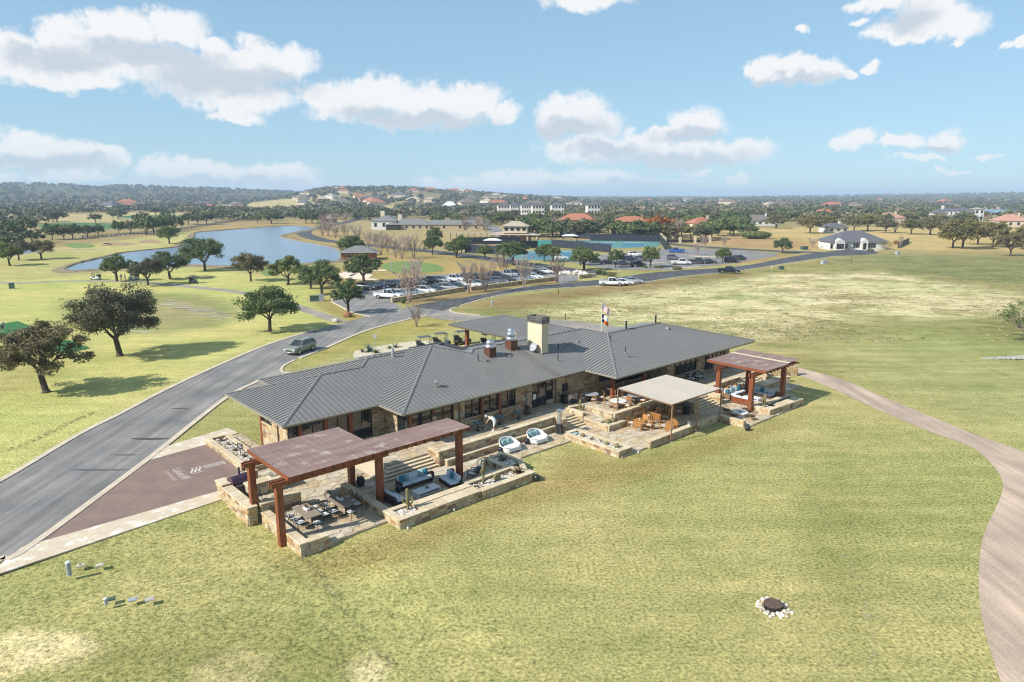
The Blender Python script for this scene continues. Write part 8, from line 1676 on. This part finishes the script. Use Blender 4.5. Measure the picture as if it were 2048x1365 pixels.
def cloth(zt, L, hgt, droop, nx, nz, pick, name, label, mats_):
 t = thing(name, label, 'flag', (fx, fy, zt), R(-10), 'flags on the pole')
 def P(i, j): a, b = i / nx, j / nz; return (0.05 + L * a * 0.6, .10 * math.sin(a * 7 + b), -hgt * b - droop * a ** 1.3 + .04 * math.sin(a * 9))
 parts = {}
 for i in range(nx):
  for j in range(nz): parts.setdefault(pick((i + .5) / nx, (j + .5) / nz), MB()).poly([P(i, j), P(i, j + 1), P(i + 1, j + 1), P(i + 1, j)])
 for (pn, m), mb in parts.items(): mb.build(pn, m, t)
 return t, P
us, P = cloth(5.95, 1.7, 1.1, 0.9, 20, 13, lambda a, b: ('canton', 'flag_blue') if a < .4 and b < 7 / 13 else (('red_stripes', 'flag_red') if int(b * 13) % 2 == 0 else ('white_stripes', 'flag_white')), 'flag', 'red, white and blue stars and stripes flag, upper on the pole', None)
mb = MB()
for i in range(6):
 for j in range(5):
  x, y, z = P(20 * (.03 + i * .065), 13 * (.05 + j * .10)); mb.box(x, y - .02, z - .025, .05, .01, .05)
mb.build('stars', 'flag_white', us)
tx, P = cloth(4.4, 1.5, 1.15, 0.65, 12, 8, lambda a, b: ('blue_band', 'flag_blue') if a < .36 else (('white_band', 'flag_white') if b < .5 else ('red_band', 'flag_orange')), 'flag', 'blue, white and red lone-star flag, lower on the pole', None)
x, y, z = P(12 * .18, 4); star = [(x + (.16 if k % 2 == 0 else .065) * math.sin(k * math.pi / 5), y - .13, z + (.16 if k % 2 == 0 else .065) * math.cos(k * math.pi / 5)) for k in range(10)]
MB().add([(x, y - .13, z)] + star, [(0, 1 + k, 1 + (k + 1) % 10) for k in range(10)]).build('star', 'flag_white', tx)
def low_wall(label, a, b, h=0.85, th=0.45):
 A, B = Vector(G(*a)), Vector(G(*b)); d = B - A; t = thing('stone_wall', label, 'stone wall', A, math.atan2(d.y, d.x), 'car park walls'); L = d.length
 MB().bbox(0, L, -th / 2, th / 2, 0, h).build('core', 'stone_wall_far', t); stone_face(t, (0, -th / 2), (L, -th / 2), 0, h, hs=(.22, .4), ls=(.4, 1.0)); caps_along(t, (0, 0), (L, 0), h, th + .1, .08, (.9, 1.6)); return t
low_wall('stone wall along the car park, longer part left of the gap', (783, 606), (928, 582.5)); low_wall('stone wall along the car park, right of the gap', (941, 582), (1111, 561)); low_wall('short stone wall at the junction bed', (1157, 558), (1190, 554))
A = G(1120, 549); t = thing('rock_bank', 'bank of pale yellow boulders beside the junction oak', 'rock bank', A, 0)
for k in range(46):
 x, y = rs.uniform(0, 7.5), rs.uniform(-1.2, 1.6); s_ = rs.uniform(.25, .6); mb = MB().ball(0, 0, 0, s_ * 1.2, s_, s_ * .8, n=7, m=4); mb.v = [(a * rs.uniform(.85, 1.15), b * rs.uniform(.85, 1.15), c * rs.uniform(.85, 1.15)) for a, b, c in mb.v]; mb.build('boulder', 'rock', t, (x, y, s_ * .3 + max(0, y * .25)))
for px, py, s_, m, lb in ((696, 634, .75, 'rust_wall', 'square reddish boulder at the foot of the small round oak'), (672, 645, .6, 'rock', 'mossy boulder where the cart path meets the road')):
 mb = MB().ball(0, 0, s_ * .4, s_ * 1.1, s_, s_ * .75, n=8, m=5); mb.v = [(a * rs.uniform(.9, 1.1), b * rs.uniform(.9, 1.1), max(-.02, c * rs.uniform(.9, 1.1))) for a, b, c in mb.v]; tag(mb.build('boulder', m, None, G(px, py), .4), lb, 'boulder')
A = G(1966, 718); t = thing('rock_ledge', 'long pale rock ledge in the meadow at the right edge', 'rock ledge', A, -0.05)
for k in range(26):
 x = k * .24 + rs.uniform(-.1, .1); s_ = .16 + .018 * k; mb = MB().ball(0, 0, 0, s_ * 1.3, s_, s_ * .7, n=7, m=4); mb.v = [(a * rs.uniform(.8, 1.2), b * rs.uniform(.8, 1.2), c * rs.uniform(.8, 1.2)) for a, b, c in mb.v]; mb.build('rock_piece', 'limestone', t, (x, rs.uniform(-.12, .12), s_ * .3))
for px, py, sx, sz, m, lb in ((629, 603, 1.7, 1.0, 'utility_green', 'green utility box under the dark oak by the car park'), (643, 603, .9, 1.3, 'utility_grey', 'grey meter cabinet next to the green utility box'), (985, 612, .45, .95, 'plinth', 'white utility pedestal on the verge by the driveway'), (1562, 540, 1.3, .9, 'utility_green', 'green utility box on the meadow by the road'), (1648, 528, 1.6, .9, 'utility_grey', 'pale utility box in the meadow before the ranch house'), (1795, 509, 1.3, .8, 'utility_grey', 'small pale utility box right of the ranch house'), (24, 578, .9, 1.2, 'utility_green', 'green box beside the cart path at the left edge'), (1608, 500, 2.4, 1.2, 'utility_green', 'dark box at the street corner left of the ranch house')):
 t = thing('utility_box', lb, 'utility box', G(px, py), .3); MB().box(0, 0, .06, sx, sx * .7, sz).build('cabinet', m, t); MB().box(0, 0, 0, sx * 1.15, sx * .85, .06).build('plinth', 'plinth', t); MB().box(0, 0, sz + .06, sx * 1.04, sx * .74, .05).build('lid', m, t)
for px, py, h, m, lb in ((1131, 640, 1.0, 'black_metal', 'thin dark post in the meadow behind the chimney'), (1117, 588, .8, 'black_metal', 'thin dark post on the verge by the road'), (1543, 539, .9, 'white_paint', 'white marker post by the road left of the green box'), (1703, 526, 1.6, 'black_metal', 'dark post in the meadow before the ranch house'), (891, 588, .9, 'white_paint', 'white post at the left car park wall'), (951, 579, .9, 'white_paint', 'white post at the car park wall gap'), (1023, 571, .9, 'white_paint', 'white post in front of the middle of the wall'), (1096, 561, .9, 'white_paint', 'white post near the right end of the wall'), (1188, 555, .9, 'white_paint', 'white post at the junction bed'), (1270, 537, .9, 'white_paint', 'white post on the gravel bed of the far car park')):
 t = thing('marker_post', lb, 'post', G(px, py), 0); MB().bar((0, 0, 0), (0, 0, h), .06, n=6).build('post', m, t); MB().lathe([(.08, h), (.08, h + .05), (.02, h + .1)], n=6).build('cap', m, t)
sgx = G(751, 697); t = thing('road_sign', 'small round sign on a post in the gravel bed', 'sign', sgx, R(200)); MB().bar((0, 0, 0), (0, 0, 1.5), .03).build('post', 'utility_grey', t); MB().bar((0, -.02, 1.7), (0, .02, 1.7), .3, n=16).build('disc', 'white_paint', t)
lp = at_px('lamp_post', 'thin lamp post beside the practice green', 'lamp post', 784, 548); MB().bar((0, 0, 0), (0, 0, 6.0), .07, .05).build('pole', 'utility_grey', lp); MB().bar((0, 0, 6.0), (.9, 0, 6.15), .04).build('arm', 'utility_grey', lp); MB().box(1.0, 0, 6.08, .5, .2, .1).build('lamp_head', 'utility_grey', lp)
# ================================================================ houses and the town beyond
def hipcap(mb, w, d, z, rise, ov=.6, gable=False, cx=0, cy=0):
 a, b = w / 2 + ov, d / 2 + ov; r = 0 if gable else min(a, b); 
 if a >= b: e = [(-a + (r if not gable else 0), 0), (a - (r if not gable else 0), 0)]
 else: e = [(0, -b + (r if not gable else 0)), (0, b - (r if not gable else 0))]
 if abs(e[0][0] - e[1][0]) + abs(e[0][1] - e[1][1]) < .1: e[1] = (e[0][0] + .1, e[0][1])
 vs = [(-a, -b, z), (a, -b, z), (a, b, z), (-a, b, z), (*e[0], z + rise), (*e[1], z + rise)]
 f = [(0, 1, 5, 4), (1, 2, 5), (2, 3, 4, 5), (3, 0, 4), (3, 2, 1, 0)] if a >= b else [(0, 1, 4), (1, 2, 5, 4), (2, 3, 5), (3, 0, 4, 5), (3, 2, 1, 0)]
 return mb.add([(x + cx, y + cy, zz) for x, y, zz in vs], f)
def wing(t, cx, cy, w, d, h, rise, wm, rm, nwin=0, storeys=1, gable=False, z=0, side=True, ov=.6):
 wl = MB().bbox(cx - w / 2, cx + w / 2, cy - d / 2, cy + d / 2, z, z + h).build('wall', wm, t); rf = hipcap(MB(), w, d, z + h, rise, ov, gable, cx, cy).build('roof', rm, t)
 sh = h / storeys
 for s_ in range(storeys):
  for k in range(nwin):
   x = cx - w / 2 + w * (k + .5) / nwin; ww = min(1.6, w / nwin * .55); wi = MB().box(x, cy - d / 2 - .04, z + s_ * sh + sh * .32, ww + .2, .12, sh * .5).build('window', 'white_wall', t); MB().box(x, cy - d / 2 - .07, z + s_ * sh + sh * .35, ww, .10, sh * .44).build('pane', 'glass', wi)
 return rf
def house(label, px, py, rz, name='house', cat='house', group=None):
 x, y, _ = G(px, py); return thing(name, label, cat, (x, y, tz(x, y)), rz, group)
t = house('long stone lodge with grey metal roofs beyond the bare grove', 815, 460, -.05, 'lodge', 'lodge')
wing(t, -14, 8, 15, 18, 5.2, 3.4, 'white_wall', 'roof_metal', 3, gable=False); wing(t, 2, 4, 24, 13, 3.1, 3.4, 'stone_wall_far', 'roof_metal', 6); wing(t, 27, 4, 38, 11, 3.1, 2.6, 'stone_wall_far', 'roof_metal', 4); wing(t, -8, 0, 8, 8, 3.1, 1.6, 'glass', 'roof_metal')
for x, h in ((-16, 11), (-5.5, 8.8)): MB().box(x, 6, 0, 2.4, 1.8, h).build('chimney', 'cream_wall', t)
t = house('small rust-brown hut with grey hip roof on the lake shore', 716, 521, .1, 'lakeside_hut', 'hut'); wing(t, 0, 4, 10.5, 8, 2.4, 2.0, 'rust_wall', 'roof_metal', 2, ov=.9)
t = house('two-storey tennis pavilion with tan hip roof', 1025, 484, -.1, 'pavilion', 'pavilion'); 
for x in (-9, -5, -1, 3, 7, 11):
 for y in (-4, 4): MB().box(x, y, 0, .7, .7, 3.2).build('column', 'cream_wall', t)
hipcap(MB(), 22, 9, 3.2, 1.3, .5, cx=1).build('lower_roof', 'tan_roof', t); wing(t, 1.5, 0, 10.5, 7, 3.0, 2.1, 'cream_wall', 'tan_roof', 4, z=4.0, ov=1.0); MB().bbox(-5, 8, -2, 3, 0, 3.1).build('core_wall', 'brick_wall', t)
t = house('pergola walkway left of the tennis pavilion', 950, 478, -.05, 'walkway', 'walkway'); MB().bbox(-12, 12, -1.6, 1.6, 2.9, 3.1).build('roof', 'tan_roof', t)
for k in range(9): MB().box(-11.5 + k * 2.9, -1.4, 0, .3, .3, 2.9).build('post', 'fence_wood', t)
t = house('white ranch house with dark grey hip roof at the end of the road', 1718, 500, .03, 'ranch_house'); wing(t, 1.5, 8.5, 20, 14, 3.0, 3.8, 'white_wall', 'shingle_grey', 0, ov=.7); wing(t, -8.2, 3.5, 7, 8, 3.0, 2.2, 'white_wall', 'shingle_grey', 0)
for x, w, lb in ((-8.2, 3.6, 0), (2.2, 2.6, 1)):
 MB().box(x, (-.9 if x < 0 else .9), 0, w, 1.2, 3.1).build('gable_bay', 'white_wall', t); y0 = -1.5 if x < 0 else .3
 MB().add([(x - w / 2 - .2, y0 - .05, 3.1), (x + w / 2 + .2, y0 - .05, 3.1), (x, y0 - .05, 4.3), (x - w / 2 - .2, y0 + 5, 3.1), (x + w / 2 + .2, y0 + 5, 3.1), (x, y0 + 5, 4.3)], [(0, 1, 2), (0, 2, 5, 3), (2, 1, 4, 5)]).build('gable', 'white_wall', t)
 if x < 9:
  for k in range(3 if lb == 0 else 1): MB().box(x + (k - 1) * .95 if lb == 0 else x, y0 - .03, .5 if lb == 0 else 0, .8 if lb == 0 else 1.2, .1, 1.9 if lb == 0 else 2.5).build('window' if lb == 0 else 'door', 'glass', t)
for x in (-1.2, -.2, .7, 4.6, 5.6, 6.6): MB().box(x, 1.42, .7, .75, .12, 1.7).build('window', 'glass', t)
for x in (-11.0, -5.2): MB().box(x, -.55, .6, .8, .12, 1.6).build('window', 'glass', t)
sheet('driveway', GP([(1698, 501), (1715, 497), (1745, 497), (1760, 502), (1730, 504)]), .03, 'concrete')
for a, b, lb in (((1795, 497), (1818, 485), 'dark board fence right of the ranch house'), ((1645, 492), (1662, 488), 'brown board fence left of the ranch house')):
 A, B = Vector(G(*a)), Vector(G(*b)); d = B - A; t = thing('board_fence', lb, 'fence', A, math.atan2(d.y, d.x)); n = int(d.length / .5)
 for k in range(n): MB().bbox(k * .5, k * .5 + .47, -.03, .03, 0, 2.0 + .04 * (k % 2)).build('board', 'fence_wood', t)
for px, py, w, d, h, st, rise, wm, rm, nw, lb in ((1152, 463, 22, 14, 6.4, 2, 3.6, 'rust_wall', 'terracotta', 5, 'red-walled villa with terracotta hip roof among trees'), (1178, 464, 11, 9, 4.4, 1, 2.6, 'rust_wall', 'terracotta', 3, 'low terracotta-roofed wing right of the red villa'), (1264, 469, 20, 13, 6.5, 2, 2.8, 'brick_wall', 'terracotta', 5, 'broad brown house with pinkish tile roof behind the courts'), (1337, 477, 6.5, 6.5, 4.6, 1, 1.8, 'cream_wall', 'terracotta', 3, 'small gatehouse with terracotta roof right of the courts'), (1411, 463, 15, 12, 4.4, 1, 3.4, 'cream_wall', 'terracotta', 4, 'house with bright terracotta roof left of the hedge'), (1520, 452, 21, 14, 3.2, 1, 4.0, 'white_wall', 'shingle_brown', 5, 'low grey-brown roofed house at the edge of the tan field'), (2028, 455, 18, 14, 4.0, 1, 4.2, 'cream_wall', 'pink_tile', 4, 'pink tile-roofed house at the right edge'), (1786, 447, 18, 13, 4.0, 1, 3.6, 'cream_wall', 'pink_tile', 3, 'pink tile roof showing behind the oaks right of the ranch house'), (1340, 431, 22, 14, 4.0, 1, 3.6, 'cream_wall', 'pink_tile', 4, 'far house with salmon roof above the gatehouse'), (1283, 429, 20, 12, 4.0, 1, 3.4, 'cream_wall', 'pink_tile', 3, 'far house with cream roof above the orange tree'), (1676, 466, 12, 9, 3.0, 1, 2.2, 'white_wall', 'shingle_grey', 3, 'white-walled house behind the olive oaks'), (900, 421, 20, 14, 5.0, 1, 6.0, 'white_wall', 'white_wall', 3, 'white pyramid-roofed house beyond the lodge'), (1445, 424, 16, 10, 4, 1, 3, 'cream_wall', 'terracotta', 3, 'far chimneyed house with orange roof in the woods'), (1460, 412, 26, 16, 5, 1, 4, 'rust_wall', 'terracotta', 4, 'far red-roofed house high in the woods'), (1650, 437, 16, 10, 5, 1, 3, 'rust_wall', 'terracotta', 3, 'red-roofed house behind the big olive oak'), (657, 446, 8, 6, 3, 1, 2.4, 'fence_wood', 'tan_roof', 0, 'small gazebo at the head of the lake')):
 t = house(lb, px, py, rs.uniform(-.3, .3), group='houses of the estate'); wing(t, 0, d / 2, w, d, h, rise, wm, rm, nw, st); MB().box(w * .28, d * .5, h, 1.0, 1.0, rise + .9).build('chimney', wm, t)
for k, (px, py, w) in enumerate(((1008, 437, 10.5), (1030, 436, 8), (1053, 437, 8.5), (1077, 438, 10.5), (1116, 437, 11), (1188, 438, 11))):
 t = house(f'white three-storey house with grey roof, {ORD[k]} from the left in the row', px, py, .1, group='white three-storey houses'); wing(t, 0, 6, w, 10, 11.5, 2.4, 'white_wall', 'shingle_grey', 4, 3)
t = house('large white mansion with grey roofs and long balconies at right', 1915, 443, -.15, 'mansion', 'mansion'); wing(t, 0, 6, 26, 12, 8.0, 2.2, 'white_wall', 'shingle_grey', 8, 2); wing(t, -14, 4, 8, 9, 6.4, 3.0, 'white_wall', 'shingle_grey', 2, 2); wing(t, 15, 4, 7, 8, 9.5, 1.2, 'white_wall', 'tan_roof', 2, 2)
MB().bbox(-9, 15, -2.4, .0, 3.9, 4.2).build('balcony', 'white_wall', t); MB().box(-9.5, 6, 8, 1.6, 1.6, 4).build('chimney', 'white_wall', t)
for k in range(8): MB().box(-8.6 + k * 3.3, -2.2, 0, .4, .4, 8).build('column', 'white_wall', t)
rh = random.Random(5); wl_ = ['white_wall', 'cream_wall', 'cream_wall', 'brick_wall']; rl_ = ['shingle_grey', 'shingle_brown', 'terracotta', 'tan_roof', 'shingle_brown']
spots = [(rh.uniform(600, 1020), rh.uniform(396, 414)) for k in range(42)] + [(rh.uniform(1020, 1900), rh.uniform(401, 421)) for k in range(30)] + [(rh.uniform(60, 600), rh.uniform(403, 424)) for k in range(10)]
for k, (px, py) in enumerate(spots):
 x, y, _ = G(px, max(py, 403)); sc_ = rh.uniform(.9, 1.5)
 if k < 42:   # on the slope of the house-covered hill
  a = az_px(px); dd = rh.uniform(950, 1800); x, y = dd * math.sin(a), dd * math.cos(a)
 t = thing('far_house', 'small distant house on the ' + ('house-covered hill' if k < 42 else 'wooded plain'), 'house', (x, y, tz(x, y)), rh.uniform(-.6, .6), 'distant houses'); w, d = rh.uniform(14, 24) * sc_, rh.uniform(10, 15) * sc_; wing(t, 0, 0, w, d, rh.uniform(3.5, 7) * sc_, rh.uniform(2.5, 4) * sc_, rh.choice(wl_), rh.choice(rl_))
# ================================================================ tennis courts
for nm, q, m in (('tennis_court', [(1030, 503), (1185, 500), (1160, 524), (1010, 520)], 'court_green'), ('tennis_court', [(1120, 482), (1320, 480), (1318, 494), (1160, 500)], 'court_green'), ('tennis_court', [(880, 488), (1000, 490), (990, 505), (880, 497)], 'sandy_soil')): sheet(nm, GP(q), .03, m)
for q in ([(1060, 505), (1110, 504), (1095, 518), (1040, 517)], [(1124, 504), (1165, 503), (1150, 516), (1108, 517)], [(1248, 486), (1290, 486), (1286, 494), (1240, 495)], [(1180, 485), (1230, 485), (1222, 493), (1168, 493)]):
 sheet('court_surface', GP(q), .05, 'court_blue'); sheet('court_line', GP([q[0], q[1], ((q[1][0], q[1][1] + .5)), (q[0][0], q[0][1] + .5)]), .06, 'white_paint')
def screen_fence(label, a, b, h=3.0):
 A, B = Vector(G(*a)), Vector(G(*b)); d = B - A; t = thing('court_fence', label, 'fence', A, math.atan2(d.y, d.x), 'tennis court fences'); n = max(2, int(d.length / 3.2)); s_ = d.length / n
 for k in range(n + 1): MB().bar((k * s_, 0, 0), (k * s_, 0, h + .5), .07, n=6).build('post', 'black_metal', t)
 for k in range(n): MB().bbox(k * s_ + .08, (k + 1) * s_ - .08, -.015, .015, .1, h).build('windscreen', 'windscreen', t)
 MB().bar((0, 0, h + .4), (d.length, 0, h + .4), .04, n=5).build('rail', 'black_metal', t)
for a, b, lb in (((922, 490), (1040, 488), 'dark screened fence behind the left court'), ((930, 506), (1000, 510), 'dark screened fence at the near left court corner'), ((1040, 498), (1100, 496), 'dark screened fence left of the green wall'), ((1102, 494), (1222, 506), 'long dark screened fence across the middle of the courts'), ((1180, 482), (1320, 484), 'dark screened fence behind the right court'), ((1120, 474), (1182, 479), 'dark screened fence by the back court'), ((1320, 484), (1330, 500), 'dark screened fence at the right end of the courts')): screen_fence(lb, a, b)
t = thing('practice_wall', 'bright teal-green tennis practice wall', 'wall', G(1089, 499), .05); MB().bbox(-2.6, 2.6, -.15, .15, 0, 3.4).build('panel', 'teal_wall', t); MB().bbox(-2.6, 2.6, -.17, -.151, .95, 1.0).build('net_line', 'white_paint', t)
for px, py, lb in ((1140, 484, 'pale shade roof over the bench of the back court'), (985, 494, 'pale shade roof by the left court')):
 t = thing('bench_shelter', lb, 'shelter', G(px, py), 0); hipcap(MB(), 7, 4, 2.6, .8, .2).build('roof', 'white_wall', t)
 for x in (-3, 3):
  for y in (-1.6, 1.6): MB().bar((x, y, 0), (x, y, 2.6), .06).build('post', 'black_metal', t)
A, t = None, thing('gate_wall', 'white gate piers and low iron fence right of the courts', 'fence', G(1330, 487), .03)
for k in range(4): MB().box(k * 6.5, 0, 0, 1.0, 1.0, 2.6).build('pier', 'cream_wall', t)
MB().bbox(.5, 19, -.03, .03, .3, 1.6).build('railing', 'black_metal', t)
pts_ = cr(GP([(165, 477), (259, 471), (366, 460), (440, 448), (500, 438), (525, 435)]), 6); t = thing('rail_fence', 'dark rail fence along the track beyond the lake', 'fence', (*pts_[0], 0), 0)
tot = 0; P0_ = Vector(pts_[0]); rail = MB()
for a, b in zip(pts_[:-1], pts_[1:]):
 a, b = Vector(a), Vector(b); n = max(1, round((b - a).length / 3.0))
 for k in range(n): p = a + (b - a) * k / n - P0_; MB().box(p.x, p.y, 0, .22, .22, 1.5).build('post', 'fence_wood', t)
 for z in (.5, .9, 1.3): MB().beam((*(a - P0_), z), (*(b - P0_), z), .05, .16).build('rail', 'fence_wood', t)
ribbon('road', pts_, 7, .03, 'asphalt_lot', 0, -6)
# ================================================================ woods
def rtree(px, py, label, group, lo=6, hi=9, keys=('far1', 'far2', 'far3', 'far1', 'far2')):
 x, y, _ = G(px, py); k = rh.choice(keys); h = rh.uniform(lo, hi); tree(k, (x, y, tz(x, y)), h, h * rh.uniform(1.2, 1.7), rh.uniform(0, 6), label, group)
for (x0, x1, y0, y1, n, keys) in ((640, 760, 432, 442, 12, ('far2', 'far1')), (740, 1000, 426, 438, 36, ('far2', 'far1')), (870, 1010, 440, 457, 20, ('far1', 'far2')), (1050, 1115, 464, 478, 12, ('far2',)), (1110, 1240, 464, 477, 20, ('far2', 'far1')), (1240, 1430, 468, 482, 24, ('far1', 'far2', 'far3')), (1000, 1240, 442, 460, 34, ('far1', 'far3', 'far2')), (1240, 1500, 438, 460, 40, ('far1', 'far3', 'far2')), (1420, 1500, 466, 476, 6, ('far2',)), (1500, 1760, 430, 446, 24, ('far2', 'far1')), (1760, 2048, 432, 450, 26, ('far1', 'far2', 'far3')), (0, 520, 428, 446, 20, ('far1', 'far2')), (520, 660, 430, 440, 10, ('far1', 'far2', 'far3'))):
 for k in range(n): rtree(rh.uniform(x0, x1), rh.uniform(y0, y1), 'distant oak in the woods ' + ('behind the lodge' if x1 <= 1010 and x0 >= 640 else 'behind the tennis courts' if x1 <= 1500 and x0 >= 1000 else 'beyond the tan field' if x0 >= 1420 else 'beyond the lake'), 'oaks of the distant woods', keys=keys)
for k in range(26):
 px, py = rh.choice(((rh.uniform(900, 1010), rh.uniform(445, 465)), (rh.uniform(1060, 1420), rh.uniform(462, 480)), (rh.uniform(860, 1000), rh.uniform(440, 450)))); bare(k, G(px, py), rh.uniform(6, 9), rh.uniform(7, 11), k, 'bare grey tree in the wooded belt round the courts', 'bare trees of the wooded belt')
tree('orange', G(1315, 474), 10.5, 17, 0, 'orange autumn tree right of the courts'); tree('orange', G(1193, 470), 8, 10, 1, 'reddish autumn tree behind the middle of the courts')
def woodland(name, n, d0, d1, seed, exclude):
 g = np.random.default_rng(seed); a = g.uniform(-.72, .72, n); d = d0 * (d1 / d0) ** g.uniform(0, 1, n); x, y = d * np.sin(a), d * np.cos(a); keep = np.ones(n, bool)
 for p in exclude: keep &= poly_sd(x, y, GP(p)) < 0
 dens = np.sin(x / 90 + 1.7 * np.sin(y / 160)) + np.sin(y / 120 + 1.3 * np.sin(x / 110)); keep &= dens + g.uniform(-1.2, 1.6, n) > -.6
 x, y, d = x[keep], y[keep], d[keep]; n = len(x); z = terrain(x, y); h = g.uniform(5, 9, n) * (1 + d / 9000); w = h * g.uniform(.55, .95, n)
 q = np.where(d < 1300, 70, np.where(d < 2400, 34, 18)); idx = np.repeat(np.arange(n), q); N = len(idx); k = g.normal(size=(N, 3)); k /= np.linalg.norm(k, axis=1)[:, None]; k[:, 2] = np.abs(k[:, 2]) * 1.1 - .25
 cen = k * (g.uniform(.55, 1.0, N))[:, None] * np.stack([w, w, h * .55], 1)[idx] + np.stack([x, y, z + h * .38], 1)[idx]; nr_ = k + g.normal(size=(N, 3)) * .5 + np.array([0, 0, .3]); nr_ /= np.linalg.norm(nr_, axis=1)[:, None]
 a = np.cross(nr_, g.normal(size=(N, 3))); a /= np.linalg.norm(a, axis=1)[:, None]; b = np.cross(nr_, a); L = (w * np.where(d < 1300, .24, np.where(d < 2400, .36, .5)))[idx] * g.uniform(.6, 1.3, N)
 return stuff(link(name, quads_mesh(name, cen, a * L[:, None], b * L[:, None] * .8, 'leaf_wood')))
leaf_mat('leaf_wood', [(0.055, 0.075, 0.042), (0.10, 0.115, 0.06), (0.15, 0.145, 0.085), (0.07, 0.085, 0.05), (0.18, 0.145, 0.105), (0.09, 0.11, 0.058)], 0.0)
EXC = [[(30, 432), (300, 424), (420, 428), (420, 440), (200, 448), (30, 445)], [(380, 412), (560, 409), (640, 418), (560, 424), (400, 422)], [(1900, 410), (2400, 408), (2400, 445), (1930, 440)], [(700, 413), (960, 411), (980, 420), (760, 424)]]
woodland('woods', 10000, 600, 6500, 3, EXC); woodland('hill_woods', 5200, 900, 3600, 8, EXC[:2])
# ================================================================ air
hz = MB().bbox(-42000, 42000, -42000, 42000, -1.6, 96).build('haze', 'roof_dark'); hz.data.materials.clear(); stuff(hz)
hm = bpy.data.materials.new('air'); hm.use_nodes = True; hm.node_tree.nodes.clear(); ho = hm.node_tree.nodes.new('ShaderNodeOutputMaterial'); hv = hm.node_tree.nodes.new('ShaderNodeVolumePrincipled')
hv.inputs['Color'].default_value = (0.64, 0.81, 1.0, 1); hv.inputs['Density'].default_value = 0.00019; hm.node_tree.links.new(hv.outputs[0], ho.inputs['Volume']); hz.data.materials.append(hm)
